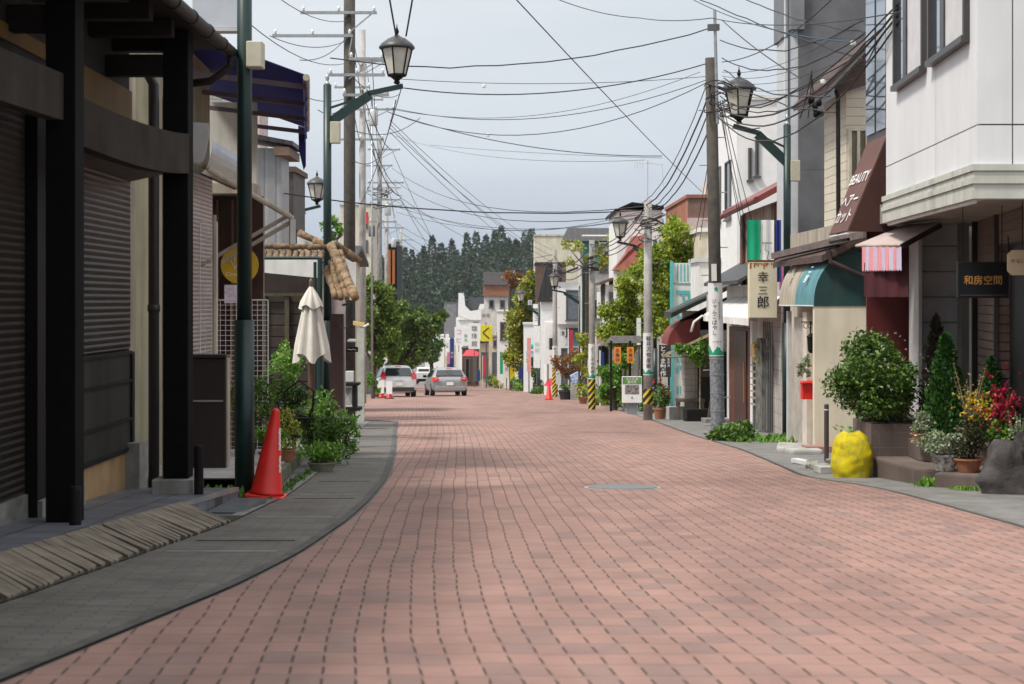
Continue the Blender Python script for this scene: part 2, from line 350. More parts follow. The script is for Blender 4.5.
# joint direction of the brick rows
CT = [(-40,-.1),(4,-.1),(5.5,-.09),(8,-.05),(10,-.036),(15,-.03),(25,-.035),(35,-.06),(520,-.06)]
cint = {}
def ccurve(y):
    k = round(y, 3)
    if k in cint: return cint[k]
    n = 60; s = 0; 
    for i in range(n): s += interp(CT, y*(i+.5)/n)*y/n
    cint[k] = s; return s
def paver_mat():
    m = bpy.data.materials.new('red_brick_pavers'); m.use_nodes = True
    nt = m.node_tree; N = nt.nodes; K = nt.links; b = N['Principled BSDF']; b.inputs['Roughness'].default_value = .82; b.inputs['Specular IOR Level'].default_value = .25
    def math_(op, a, c=None, c2=None):
        n = N.new('ShaderNodeMath'); n.operation = op
        for i, x in enumerate((a, c, c2)):
            if x is None: continue
            if isinstance(x, (int, float)): n.inputs[i].default_value = x
            else: K.new(x, n.inputs[i])
        return n.outputs[0]
    tc = N.new('ShaderNodeTexCoord'); sp = N.new('ShaderNodeSeparateXYZ')
    wn = N.new('ShaderNodeTexNoise'); wn.inputs['Scale'].default_value = 1.1; wn.inputs['Detail'].default_value = 3
    K.new(tc.outputs['Object'], wn.inputs['Vector'])
    sub = N.new('ShaderNodeVectorMath'); sub.operation = 'SUBTRACT'; K.new(wn.outputs['Color'], sub.inputs[0]); sub.inputs[1].default_value = (.5,.5,.5)
    scl = N.new('ShaderNodeVectorMath'); scl.operation = 'SCALE'; K.new(sub.outputs[0], scl.inputs[0]); scl.inputs['Scale'].default_value = .045
    ad = N.new('ShaderNodeVectorMath'); K.new(tc.outputs['UV'], ad.inputs[0]); K.new(scl.outputs[0], ad.inputs[1])
    K.new(ad.outputs[0], sp.inputs[0])
    u = math_('DIVIDE', sp.outputs[0], .108); v = math_('DIVIDE', sp.outputs[1], .212)
    cu = math_('FLOOR', u); fu = math_('FRACT', u)
    w1 = N.new('ShaderNodeTexWhiteNoise'); w1.noise_dimensions = '1D'; K.new(cu, w1.inputs['W'])
    v = math_('ADD', v, math_('MULTIPLY', w1.outputs['Value'], .25))
    cv = math_('FLOOR', v); fv = math_('FRACT', v)
    cb = N.new('ShaderNodeCombineXYZ'); K.new(cu, cb.inputs[0]); K.new(cv, cb.inputs[1])
    w2 = N.new('ShaderNodeTexWhiteNoise'); K.new(cb.outputs[0], w2.inputs['Vector'])
    r = N.new('ShaderNodeValToRGB'); r.color_ramp.interpolation = 'LINEAR'
    e = r.color_ramp.elements; e[0].position = 0; e[0].color = (.25,.17,.152,1); e[1].position = 1; e[1].color = (.330,.208,.178,1)
    for p_, c in ((.12,(.268,.182,.163)),(.25,(.305,.193,.165)),(.75,(.318,.199,.170))):
        x = e.new(p_); x.color = (*c,1)
    K.new(w2.outputs['Value'], r.inputs['Fac'])
    # joints: long open joint with spacer nubs, fine transverse joint
    du = math_('MINIMUM', fu, math_('SUBTRACT', 1, fu)); dv = math_('MINIMUM', fv, math_('SUBTRACT', 1, fv))
    jl = math_('LESS_THAN', du, .047)
    nub = math_('LESS_THAN', math_('ABSOLUTE', math_('SUBTRACT', fv, .38)), .30)
    jl2 = math_('MULTIPLY', jl, math_('MULTIPLY_ADD', nub, .8, .12))
    jt = math_('MULTIPLY', math_('LESS_THAN', dv, .028), .4)
    j = math_('MAXIMUM', jl2, jt)
    n2 = N.new('ShaderNodeTexNoise'); n2.inputs['Scale'].default_value = 2.5; n2.inputs['Detail'].default_value = 7; n2.inputs['Roughness'].default_value = .6
    K.new(tc.outputs['Object'], n2.inputs['Vector'])
    r2 = N.new('ShaderNodeValToRGB'); r2.color_ramp.elements[0].position = .3; r2.color_ramp.elements[0].color = (.80,.79,.80,1)
    r2.color_ramp.elements[1].position = .7; r2.color_ramp.elements[1].color = (1.10,1.08,1.07,1); K.new(n2.outputs['Fac'], r2.inputs['Fac'])
    mx = N.new('ShaderNodeMix'); mx.data_type = 'RGBA'; mx.blend_type = 'MULTIPLY'; mx.inputs[0].default_value = 1
    K.new(r.outputs['Color'], mx.inputs[6]); K.new(r2.outputs['Color'], mx.inputs[7])
    n4 = N.new('ShaderNodeTexNoise'); n4.inputs['Scale'].default_value = 140; n4.inputs['Detail'].default_value = 2
    K.new(tc.outputs['Object'], n4.inputs['Vector'])
    r4 = N.new('ShaderNodeValToRGB'); r4.color_ramp.elements[0].color = (.8,.8,.8,1); r4.color_ramp.elements[1].color = (1.15,1.15,1.15,1); K.new(n4.outputs['Fac'], r4.inputs['Fac'])
    m4 = N.new('ShaderNodeMix'); m4.data_type = 'RGBA'; m4.blend_type = 'MULTIPLY'; m4.inputs[0].default_value = .7
    n6 = N.new('ShaderNodeTexNoise'); n6.inputs['Scale'].default_value = 1; n6.inputs['Detail'].default_value = 5; mp6 = N.new('ShaderNodeMapping'); mp6.inputs['Scale'].default_value = (.9,.12,1)
    K.new(tc.outputs['Object'], mp6.inputs[0]); K.new(mp6.outputs[0], n6.inputs['Vector'])
    r6 = N.new('ShaderNodeValToRGB'); r6.color_ramp.elements[0].position = .35; r6.color_ramp.elements[0].color = (.84,.82,.82,1); r6.color_ramp.elements[1].position = .6; r6.color_ramp.elements[1].color = (1.04,1.04,1.03,1); K.new(n6.outputs['Fac'], r6.inputs['Fac'])
    m6 = N.new('ShaderNodeMix'); m6.data_type = 'RGBA'; m6.blend_type = 'MULTIPLY'; m6.inputs[0].default_value = 1; K.new(mx.outputs[2], m6.inputs[6]); K.new(r6.outputs['Color'], m6.inputs[7])
    K.new(m6.outputs[2], m4.inputs[6]); K.new(r4.outputs['Color'], m4.inputs[7])
    m2 = N.new('ShaderNodeMix'); m2.data_type = 'RGBA'; K.new(j, m2.inputs[0]); K.new(m4.outputs[2], m2.inputs[6]); m2.inputs[7].default_value = (.06,.042,.034,1)
    K.new(m2.outputs[2], b.inputs['Base Color'])
    h = math_('SUBTRACT', math_('MULTIPLY', w2.outputs['Value'], .25), j)
    bp = N.new('ShaderNodeBump'); bp.inputs['Strength'].default_value = .6; bp.inputs['Distance'].default_value = .006
    K.new(h, bp.inputs['Height']); K.new(bp.outputs[0], b.inputs['Normal'])
    return m
PAVER = paver_mat()
strip('brick_road', PAVER, L, R, -40, 520, .012, ccurve, 8)
# grey pavement on the left, slabs of small grey pavers
SLT = [(-40,-10),(-10,-4.6),(5,-2.5),(7.1,-2.2),(9.3,-2.02),(10.7,-1.9),(13.4,-1.86),(16,-1.96),(21.6,-2.24),(28,-2.7),(35,-3.1)]
SL = lambda y: interp(SLT, y)
slab = brickmat('grey_pavement_setts', (.165,.155,.143),(.115,.107,.10),(.085,.08,.074),.2,.052,.005,.5,uv=True,bump=.35,dirt=.3)
strip('pavement', slab, SL, lambda y: L(y)-.09, -30, 34.8, .010, ccurve, 3)
strip('kerb_line', mat('dark_edge_stone', (.10,.098,.09), .9, .2, 9, bump=.4), lambda y: L(y)-.09, lambda y: L(y)-.03, -30, 34.8, .014)
strip('kerb_line', M_['kerb'], lambda y: SL(y)-.10, lambda y: SL(y)-.006, 11.3, 34.8, .016)
strip('gutter', mat('wet_gutter_dirt', (.045,.04,.032), .9, .4, 9, bump=.8, bscale=40, col2=(.02,.024,.01)), lambda y: SL(y)-.22, lambda y: SL(y)-.0, 3, 11.3, .016)
joint = mat('dark_slab_joint', (.03,.03,.028), .9)
pale = mat('pale_slab_joint', (.42,.44,.45), .8)
mb = MB(); mj = MB()
for k, yy in enumerate([9.0,9.6,11.2,12.9,13.3,15.0,17.45,19.2,22.3,25,27.2,30,32.3]):
    a, b = SL(yy)+.1, L(yy)-.16
    t = .02
    (mb if k % 2 == 0 else mj).prism([(a,yy,gz(yy)+.0125),(b,yy+.0,gz(yy)+.0125),(b,yy+t,gz(yy+t)+.0125),(a,yy+t,gz(yy+t)+.0125)], (0,0,.002))
tag(mb.build('pavement_joint', pale), kind='structure'); tag(mj.build('pavement_joint', joint), kind='structure')
# right: narrow asphalt margin with a concrete edge
strip('kerb_line', mat('dark_edge_stone', (.10,.098,.09)), lambda y: R(y)+.02, lambda y: R(y)+.06, 2, 150, .012)
asph2 = mat('pale_asphalt_margin', (.20,.195,.19), .85, .12, 4, bump=.5, bscale=130, dirt=.4)
strip('pavement', asph2, lambda y: R(y)+.07, lambda y: R(y)+2.6, 2, 150, .006)
# manhole
c = V((.98, 14.2, gz(14.2)))
t = thing('manhole_cover', 'round grey iron cover set in the red brick road', 'manhole cover', c)
def tilt_disc(c, r, z0, z1, seg=40):
    mb = MB(); mb.prism([(c.x+r*math.cos(a), c.y+r*math.sin(a), gz(c.y+r*math.sin(a))+z0) for a in [2*math.pi*i/seg for i in range(seg)]], (0,0,z1-z0)); return mb
tilt_disc(c, .34, .0, .015).build('rim', M_['concl'], t)
tilt_disc(c, .31, .0, .020).build('lid', mat('cast_iron', (.20,.21,.22), .5, .2, 40, metal=.3, bump=.8, bscale=30), t)

# ================================================================ SKY, SUN, CAMERA
w = bpy.data.worlds.new('World'); SC.world = w; w.use_nodes = True
nt = w.node_tree; N = nt.nodes; K = nt.links; bg = N['Background']
SUN_EL, SUN_AZ = math.radians(57), math.radians(240)
sky = N.new('ShaderNodeTexSky'); sky.sky_type = 'NISHITA'; sky.sun_disc = False; sky.sun_elevation = SUN_EL; sky.sun_rotation = SUN_AZ
sky.air_density = 1.4; sky.dust_density = 2.5
tc = N.new('ShaderNodeTexCoord'); mp = N.new('ShaderNodeMapping'); mp.inputs['Scale'].default_value = (1.3,1.3,6)
K.new(tc.outputs['Generated'], mp.inputs['Vector'])
n = N.new('ShaderNodeTexNoise'); n.inputs['Scale'].default_value = 1.3; n.inputs['Detail'].default_value = 6; n.inputs['Roughness'].default_value = .5
K.new(mp.outputs[0], n.inputs['Vector'])
sp = N.new('ShaderNodeSeparateXYZ'); K.new(tc.outputs['Generated'], sp.inputs[0])
r = N.new('ShaderNodeValToRGB'); e = r.color_ramp.elements      # overcast: zenith about three times the horizon
e[0].position = 0; e[0].color = (3.8,4.4,5.4,1); e[1].position = 1; e[1].color = (11.5,11.3,11.0,1)
x = e.new(.10); x.color = (4.9,5.35,6.1,1); x = e.new(.2); x.color = (5.6,5.95,6.4,1); x = e.new(.45); x.color = (8.6,8.7,8.8,1)
K.new(sp.outputs[2], r.inputs['Fac'])
r5 = N.new('ShaderNodeValToRGB'); r5.color_ramp.elements[0].position = .3; r5.color_ramp.elements[0].color = (.84,.865,.90,1); r5.color_ramp.elements[1].position = .7; r5.color_ramp.elements[1].color = (1.17,1.15,1.11,1)
K.new(n.outputs['Fac'], r5.inputs['Fac'])
m5 = N.new('ShaderNodeMix'); m5.data_type = 'RGBA'; m5.blend_type = 'MULTIPLY'; m5.inputs[0].default_value = 1
K.new(r.outputs['Color'], m5.inputs[6]); K.new(r5.outputs['Color'], m5.inputs[7])
mx = N.new('ShaderNodeMix'); mx.data_type = 'RGBA'; mx.inputs[0].default_value = .9
K.new(sky.outputs[0], mx.inputs[6]); K.new(m5.outputs[2], mx.inputs[7]); K.new(mx.outputs[2], bg.inputs['Color'])
bg.inputs['Strength'].default_value = .10
sd = bpy.data.lights.new('sun', 'SUN'); sd.energy = 3.2; sd.angle = math.radians(10); sd.color = (1,.95,.87)
so = bpy.data.objects.new('sun', sd); COL.objects.link(so)
sdir = V((math.sin(SUN_AZ)*math.cos(SUN_EL), math.cos(SUN_AZ)*math.cos(SUN_EL), math.sin(SUN_EL)))
so.rotation_euler = (-sdir).to_track_quat('-Z','Y').to_euler(); so.location = (0,0,40)
cd = bpy.data.cameras.new('camera'); co = bpy.data.objects.new('camera', cd); COL.objects.link(co); SC.camera = co
co.location = (0,0,1); co.rotation_euler = (math.radians(90),0,0)
cd.sensor_width = 36; cd.lens = 36*F/1024; cd.shift_y = -(342-300)/1024; cd.clip_end = 6000
cd.dof.use_dof = True; cd.dof.focus_distance = 24; cd.dof.aperture_fstop = 4.5
vs = SC.view_settings; vs.view_transform = 'Standard'; vs.look = 'None'; vs.exposure = .38; vs.gamma = 1
SC.cycles.max_bounces = 5; SC.cycles.diffuse_bounces = 3; SC.cycles.transparent_max_bounces = 6
# ================================================================ LEFT SIDE, NEAR: dark timber shop with shutters
UY = V((0,1,0)); UX = V((1,0,0)); NE = V((1,0,0)); NS = V((0,-1,0)); NW = V((-1,0,0)); UP = V((0,0,1))
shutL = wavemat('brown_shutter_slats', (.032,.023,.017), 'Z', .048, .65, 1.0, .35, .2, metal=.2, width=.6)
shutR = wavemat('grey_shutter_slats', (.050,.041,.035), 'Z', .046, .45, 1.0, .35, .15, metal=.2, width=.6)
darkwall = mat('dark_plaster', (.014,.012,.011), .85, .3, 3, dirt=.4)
XF = -3.05
b = thing('shop_building', 'dark timber-fronted shop with closed brown and grey roller shutters under a deep eave', 'shop', (XF, 9, gz(9)))
Fr = frame((XF,0,0), UY, NE)
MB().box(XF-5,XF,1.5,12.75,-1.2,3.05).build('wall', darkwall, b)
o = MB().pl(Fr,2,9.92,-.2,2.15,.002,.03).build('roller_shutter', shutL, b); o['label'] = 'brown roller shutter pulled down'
MB().pl(Fr,2,9.92,-.45,-.203,.0,.05).build('shutter_sill', M_['kerb'], o)
MB().pl(Fr,9.95,10.95,-.46,2.2,0,.10).build('pilaster', M_['black'], b)
MB().pl(Fr,9.95,10.95,-.62,-.25,.10,.13).build('plinth', M_['conc'], b)
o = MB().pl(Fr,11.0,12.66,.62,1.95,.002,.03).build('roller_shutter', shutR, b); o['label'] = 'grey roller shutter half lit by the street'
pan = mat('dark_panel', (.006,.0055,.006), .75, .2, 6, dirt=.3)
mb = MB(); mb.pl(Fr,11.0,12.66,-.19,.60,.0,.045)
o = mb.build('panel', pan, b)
mb = MB()
for z in (-.17,.06,.36,.575): mb.pl(Fr,11.0,12.68,z,z+.018,.046,.06)
mb.pl(Fr,12.60,12.68,-.15,.575,.047,.062); mb.build('panel_rail', M_['dkwood'], o)
MB().pl(Fr,11.0,12.6,-.5,-.192,.0,.03).build('base_wall', mat('orange_tan_render', (.42,.27,.13), .85, .12, 4, dirt=.3), b)
MB().pl(Fr,12.50,12.78,-.60,-.12,.032,.14).build('corner_stone', M_['conc'], b)
yel = mat('ochre_band_paint', (.16,.08,.006), .7, .15, 4, dirt=.3)
MB().pl(Fr,2,10.9,2.56,2.66,.001,.02).build('painted_band', yel, b)
MB().pl(Fr,11.0,12.75,2.27,2.66,.001,.022).build('painted_band', yel, b)
o = MB().prism([(XF,11.0,2.02),(XF+.32,11.0,2.02),(XF+.32,11.0,2.0),(XF,11.0,1.93)],(0,1.66,0)).build('shutter_hood', mat('hood_board', (.10,.09,.08), .7, .15), b)
# bowed beams
def bowed(y0, y1, z0, z1, x, bow, name, xe=None):
    xe = x if xe is None else xe
    mb = MB(); n = 14; vs = []
    for i in range(n+1):
        t = i/n; y = y0+(y1-y0)*t; bx = x+(xe-x)*t+bow*(1-(2*t-1)**2); dz = -.05*(1-(2*t-1)**2)
        vs += [(bx-.07,y,z0+dz),(bx+.03,y,z0+dz),(bx+.03,y,z1+dz),(bx-.07,y,z1+dz)]
    fs = [(4*i+k,4*i+(k+1)%4,4*i+4+(k+1)%4,4*i+4+k) for i in range(n) for k in range(4)]+[(0,1,2,3),(4*n+3,4*n+2,4*n+1,4*n)]
    mb.add(vs, fs); return mb.build(name, beamm, b)
beamm = mat('weathered_grey_beam', (.034,.028,.023), .9, .3, 3, bump=.3, bscale=30, col2=(.018,.015,.013), spec=.2, dirt=.35)
bowed(3, 9.62, 2.08, 2.36, -2.72, .0, 'bowed_beam')
bowed(9.79, 11.99, 1.95, 2.245, -2.67, .04, 'bowed_beam', -2.45)
MB().box(-3.04,-2.66,9.63,9.73,2.62,2.78).build('tie_beam', M_['dkwood'], b); MB().box(-3.04,-2.62,11.98,12.08,2.68,2.84).build('tie_beam', M_['dkwood'], b)
zc = gz(9.6)+.12
def column(x0,x1,y0,y1,z0,ped):
    c = MB().box(x0,x1,y0,y1,z0,3.02).build('column', mat('black_stained_post', (.0035,.0035,.0045), .75, .2, 10, bump=.2, bscale=30, spec=.12), b, bevel=.006)
    if ped: MB().box(x0-.07,x1+.05,y0-.06,y1+.05,gz(y0)+.0,z0-.002).build('pedestal', M_['conc'], c, bevel=.008)
column(-2.80,-2.62,9.60,9.80,gz(9.6)+.1,False)
column(-2.62,-2.43,12.0,12.2,gz(12)+.23,True)
for i, yy in enumerate((8.2,9.1,10.1,10.8,11.5,12.2)):
    MB().prism([(XF,yy,2.9),(-2.45,yy,2.9),(-2.45,yy,3.03),(XF,yy,3.03)],(0,.12,0)).build('rafter', M_['dkwood'], b)
MB().prism([(XF-.2,1.5,3.035),(-2.34,1.5,3.035),(-2.34,1.5,3.075),(XF-.2,1.5,3.30)],(0,11.5,0)).build('eave_board', M_['dkwood'], b)
MB().prism([(XF-3.5,1.4,4.6),(XF-.2,1.4,3.302),(-2.33,1.4,3.078),(-2.33,1.4,3.10),(XF-3.5,1.4,4.75)],(0,11.7,0)).build('roof', M_['roofdy'], b)
gut = mat('brown_gutter', (.022,.017,.015), .6, .15, spec=.25)
o = MB().tube([(-2.29,1.5,3.02),(-2.29,6,3.02),(-2.29,13.1,3.02)], .05, 12).build('gutter', gut, b, True)
MB().tube([(-2.29,13.0,3.0),(-2.29,13.0,2.9),(-2.45,13.0,2.78),(-2.72,13.0,2.75)], .035, 10).build('gutter_elbow', gut, b, True)
for yy in (10.2,10.8,11.4,12.0,12.6): MB().tube([(-2.29,yy,3.02),(-2.29,yy+.025,3.02)], .057, 12).build('gutter_clip', gut, o)
# platform of grey tiles in front of it, wooden ramps, posts
tile = brickmat('grey_porch_tile', (.15,.16,.19),(.12,.125,.15),(.05,.05,.055),.3,.3,.010,0,rough=.45,bump=.3)
PE = lambda y: -2.5+.075*(y-8)
mb = MB()
ys = [3,5,7,9,11,12.6]
for a, c in zip(ys, ys[1:]):
    mb.add([(XF,a,gz(a)-.05),(PE(a),a,gz(a)-.05),(PE(c),c,gz(c)-.05),(XF,c,gz(c)-.05),(XF,a,gz(a)+.12),(PE(a),a,gz(a)+.12),(PE(c),c,gz(c)+.12),(XF,c,gz(c)+.12)],
           [(4,5,6,7),(1,2,6,5)]+([(0,1,5,4)] if a == 3 else [])+([(2,3,7,6)] if c == 12.6 else []))
t = thing('tiled_platform', 'low grey tiled platform in front of the dark shuttered shop', 'platform', (-2.8, 9, gz(9)))
mb.build('tile_surface', tile, t)
mb = MB(); mb.add([(PE(y)+d,y,gz(y)+.125-h) for y in (3,12.6) for d,h in ((-.03,0),(.006,0),(.006,.03))], [(0,1,4,3),(1,2,5,4)])
mb.build('edge_trim', mat('metal_tile_trim', (.35,.36,.38), .35, .1, metal=.5), t)
ramp_m = mat('greyed_ramp_plank', (.24,.20,.155), .85, .3, 7, bump=.3, bscale=60, col2=(.15,.125,.098), dirt=.5)
rg = random.Random(3)
for i, (ya, yb, lab) in enumerate(((4.2,7.2,'greyed plank ramp nearest the camera by the tiled platform'),(7.28,9.3,'middle greyed plank ramp leading up to the tiled platform'),(9.36,11.0,'farthest and smallest plank ramp leading up to the tiled platform'))):
    mb = MB(); yy = ya; tw = 0
    while yy < yb-.03:
        wd = rg.uniform(.06,.085); yc = min(yy+wd, yb)
        lo = lambda y: -2.27+.09*(y-7.1)+.02+rg.uniform(-.025,.02)
        dz = rg.uniform(0,.004); l1 = lo(yy); sk = -.22
        top = [(PE(yy)-.0, yy, gz(yy)+.135+dz), (l1, yy+sk, gz(yy)+.035+dz), (l1, yc-.004+sk, gz(yc)+.035+dz), (PE(yc)-.0, yc-.004, gz(yc)+.135+dz)]
        mb.prism(top, (0,0,-.025)); yy = yc
    t = mb.build('plank_ramp', ramp_m); tag(t, lab, 'ramp', 'plank ramps along the shop platform')
mb = MB(); mb.lathe((-2.58,9.45,0), [(.035,gz(9.25)+.1),(.035,-.12),(.03,-.1)], 12)
tag(mb.build('short_post', M_['black']), 'short black post close in front of the nearest dark column', 'post', 'short posts by the columns')
mb = MB(); mb.lathe((-2.33,11.9,0), [(.035,gz(11.9)+.1),(.035,.05-.15),(.03,.07-.15)], 12)
tag(mb.build('short_post', M_['black']), 'short black post beside the column on the stone pedestal', 'post', 'short posts by the columns')
# ---- second shop: pink-white shutter, cream wall, cabinet
X2 = -3.4
b = thing('shop_building', 'narrow shop with cream wall and pale pink roller shutter behind the black cabinet', 'shop', (X2, 16, gz(16)))
Fr = frame((X2,0,0), UY, NE)
MB().box(X2-5,X2,12.8,18.0,-1.6,3.9).build('wall', mat('olive_cream_render', (.40,.37,.25), .8, .08, 3, dirt=.4), b)
MB().pl(Fr,16.3,17.95,-.9,2.35,.002,.04).build('roller_shutter', wavemat('pink_shutter_slats', (.50,.42,.40), 'Z', .045, .5, .8, .5, .06, width=.5), b)
MB().pl(Fr,16.0,16.28,-.9,2.6,.002,.06).build('door_frame', M_['white'], b)
mb = MB(); mb.tube([(-3.0,13.4,-.9),(-3.0,13.4,2.8),(-3.1,13.4,3.0)], .045, 10); mb.tube([(-3.0,13.4,.9),(-3.0,13.4,.96)], .052, 10)
mb.build('downpipe', mat('brown_downpipe', (.035,.028,.03), .5, .1), b, True)
MB().box(-3.36,-3.2,13.2,13.6,-.9,2.9).build('pier', M_['cream'], b)
MB().box(-2.935,-2.875,13.42,13.6,-.9,2.7).build('corner_board', mat('pale_corner_board', (.38,.34,.25), .8, .1), b)
MB().box(-3.22,-3.14,13.0,13.06,-.02,.07).build('meter_box', M_['white'], b)
MB().box(-5,-3.1,19.42,19.5,2.2,3.4).build('upper_front', M_['offw'], b)
MB().box(-5,-3.0,19.3,19.4,gz(19.4)-.1,2.25).build('glazed_front', mat('red_brown_shopfront', (.055,.022,.016), .35, .3, 3), b)
for k in range(3): MB().box(P(216+15*k,0,19.2).x,P(218+15*k,0,19.2).x,19.22,19.298,gz(19.3),2.2).build('mullion', mat('brown_mullion', (.12,.06,.04), .5), b)
MB().box(-5,-3.05,18.9,19.42,2.26,2.38).build('canopy_slab', M_['beige'], b)
# cabinet
c = V((-2.86,15.1,gz(15.1)))
t = thing('metal_cabinet', 'tall black-brown cabinet with a thin pale rail beside the green lamp post', 'cabinet', c)
cab = mat('black_brown_metal', (.020,.012,.012), .45, .1, 6)
MB().box(-3.05,-2.675,14.95,15.12,gz(15)+.06,gz(15)+1.17).build('body', cab, t, bevel=.01)
MB().box(-3.02,-2.70,14.93,14.948,.05,.065).build('rail', mat('cabinet_rail', (.28,.28,.30), .4, .1), t)
MB().box(-3.055,-2.665,14.90,15.13,.465,.49).build('lid', cab, t)
for xx in (-3.0,-2.72):
    for yy in (14.98,15.08): MB().box(xx-.015,xx+.015,yy-.015,yy+.015,gz(15.2)-.02,gz(15)+.06).build('foot', M_['black'], t)
MB().box(-2.673,-2.66,14.97,15.1,-.6,.46).build('side_panel', M_['beige'], t)

# green lamp posts --------------------------------------------------
def lamp_head(parent, c, s=1.0):
    c = V(c)   # c is the foot of the lantern
    h = MB().lathe(c, [(.03*s,0),(.055*s,.02*s),(.04*s,.06*s),(.10*s,.11*s),(.155*s,.13*s),(.155*s,.155*s)], 16).build('lantern_base', M_['black'], parent, False)
    mb = MB(); n = 6
    for k in range(n):
        a = 2*math.pi*k/n+.3
        p0 = c+V((math.cos(a)*.15*s, math.sin(a)*.15*s, .15*s)); p1 = c+V((math.cos(a)*.255*s, math.sin(a)*.255*s, .58*s))
        mb.tube([p0,p1], .014*s, 6)
        a2 = a+2*math.pi/n; q = c+V((math.cos(a2)*.255*s, math.sin(a2)*.255*s, .58*s)); mb.tube([p1,q], .016*s, 6)
        q0 = c+V((math.cos(a2)*.15*s, math.sin(a2)*.15*s, .15*s)); mb.tube([p0,q0], .014*s, 6)
    mb.build('lantern_frame', M_['black'], parent)
    mb = MB(); vs = []
    for z, r in ((.155,.143),(.575,.245)):
        for k in range(n):
            a = 2*math.pi*k/n+.3; vs.append(c+V((math.cos(a)*r*s, math.sin(a)*r*s, z*s)))
    mb.add(vs, [(k,(k+1)%n,n+(k+1)%n,n+k) for k in range(n)]); mb.build('lantern_glass', M_['lampgl'], parent)
    MB().lathe(c, [(.03*s,.16*s),(.035*s,.30*s),(.035*s,.42*s),(.02*s,.46*s)], 10).build('lamp_bulb', mat('bulb_white', (.75,.72,.62), .4), parent)
    MB().lathe(c, [(.29*s,.575*s),(.295*s,.60*s),(.25*s,.66*s),(.15*s,.735*s),(.06*s,.775*s),(.035*s,.80*s)], 18).build('lantern_roof', mat('lantern_cap_metal', (.05,.052,.055), .45, .1), parent, True)
    MB().lathe(c, [(.012*s,.80*s),(.03*s,.83*s),(.035*s,.86*s),(.012*s,.92*s),(.004*s,.98*s)], 10).build('finial', M_['black'], parent, True)
LAMPS = 'green street lamps with lanterns on both kerbs'
def street_lamp(x, y, ztop, dirx, arm, label, r=.07, box=True, zhead=None, sleeve=1.9, diry=0):
    """post up to ztop, arm `arm` metres towards dirx, lantern standing on its end"""
    g0 = gz(y)
    t = thing('street_lamp', label, 'street lamp', (x,y,g0), LAMPS)
    sleeve = 1.46 if y < 20 else sleeve
    MB().tube([(x,y,g0-.1),(x,y,g0+sleeve)], r*1.12, 16).build('post_sleeve', M_['green'], t, True)
    MB().tube([(x,y,g0+sleeve-.05),(x,y,ztop)], r*.85, 16).build('post', M_['green'], t, True)
    MB().lathe((x,y,ztop), [(r*.8,0),(r*.4,.04),(r*.25,.07),(r*.45,.11),(.01,.2)], 10).build('post_cap', M_['steel'], t, True)
    e = V((x+dirx*arm, y+diry, (zhead if zhead else ztop-.15)-.0)); s0 = V((x,y,e.z-.62)); k = V((x+dirx*arm*.62,y+diry*.62,e.z-.14))
    mb = MB(); mb.beam(s0, k, .06, .15); mb.beam(k+V((-dirx*.03,0,.02)), e+V((dirx*.10,0,0)), .06, .08); mb.beam(s0+V((0,0,.25)), k, .03, .035)
    mb.build('lamp_arm', M_['green'], t)
    lamp_head(t, e+V((0,0,.03)))
    if box:
        MB().box(x+.05,x+.21,y-.08,y+.08,ztop-.95,ztop-.6).build('control_box', mat('beige_plastic_box', (.50,.47,.36), .5, .08), t, bevel=.01)
    return t
street_lamp(-2.19, 13.1, 4.6, 1, 1.0, 'nearest green lamp post beside the red cone, its lantern above the view', r=.072, box=False)
o = MB().box(-2.15,-2.02,12.93,13.09,P(0,70,13.1).z,P(0,44,13.1).z).build('meter_box', mat('beige_plastic_box', (.50,.47,.36), .5, .08), bevel=.01)
tag(o, 'beige box strapped high on the nearest green lamp post', 'junction box')
street_lamp(-3.0, 26, P(0,85,26).z, 1, 1.13, 'second green lamp post on the left, lantern overhanging the road beside the white umbrella', r=.078, zhead=P(0,86,26).z)
street_lamp(P(284,0,45).x, 45, P(0,205,45).z, 1, P(317,0,45).x-P(284,0,45).x, 'small distant lamp whose lantern peeks out left of the second green post', zhead=P(0,206,45).z)
street_lamp(P(787,0,27).x, 27, P(0,125,27).z, -1, P(787,0,27).x-P(739,0,27).x, 'large green lamp post on the right, in front of the tall grey building', r=.072, zhead=P(0,126,27).z)
street_lamp(P(655,0,52).x, 52, P(0,240,52).z, -1, 1.13, 'lamp post right behind the concrete pole with the black and yellow band', r=.075, zhead=P(0,242,52).z, box=False)
street_lamp(P(657,0,64).x, 64, P(0,262,64).z, -1, .95, 'smaller lamp just below and behind the mid street lantern', r=.075, zhead=P(0,266,64).z, box=False)
street_lamp(P(580,0,75).x, 75, P(0,286,75).z, -1, 1.2, 'distant lamp post between two far utility poles', r=.07, zhead=P(0,290,75).z, box=False)
street_lamp(P(539,0,92).x, 92, P(0,300,92).z, -1, 1.05, 'farthest lamp post beside the yellow leafed tree', r=.07, zhead=P(0,304,92).z, box=False)

# red cone ----------------------------------------------------------
cx, cy = -2.0, 13.0; g0 = gz(cy)+.01
t = thing('traffic_cone', 'tall bright red cone leaning slightly beside the nearest lamp post', 'traffic cone', (cx,cy,g0), 'red traffic cones')
mb = MB(); mb.lathe((cx,cy,g0), [(.145,.04),(.128,.06),(.035,.70),(.03,.72),(.015,.73)], 24)
o = mb.build('cone_body', M_['red'], t, True)
mb = MB()
for k in range(9):
    z = .2+.4*k/9; rr = .128-(z-.06)*.145+.003
    if k in (0,4): continue
    a = -.45; mb.cbox((cx+rr*math.cos(a), cy+rr*math.sin(a), g0+z), .006,.022,.046, a)
mb.build('white_lettering', M_['inkw'], t)
MB().box(cx-.155,cx+.155,cy-.155,cy+.155,g0+.005,g0+.035).build('cone_base', M_['red'], t, bevel=.01)
t.rotation_euler = (0, math.radians(6.5), 0)

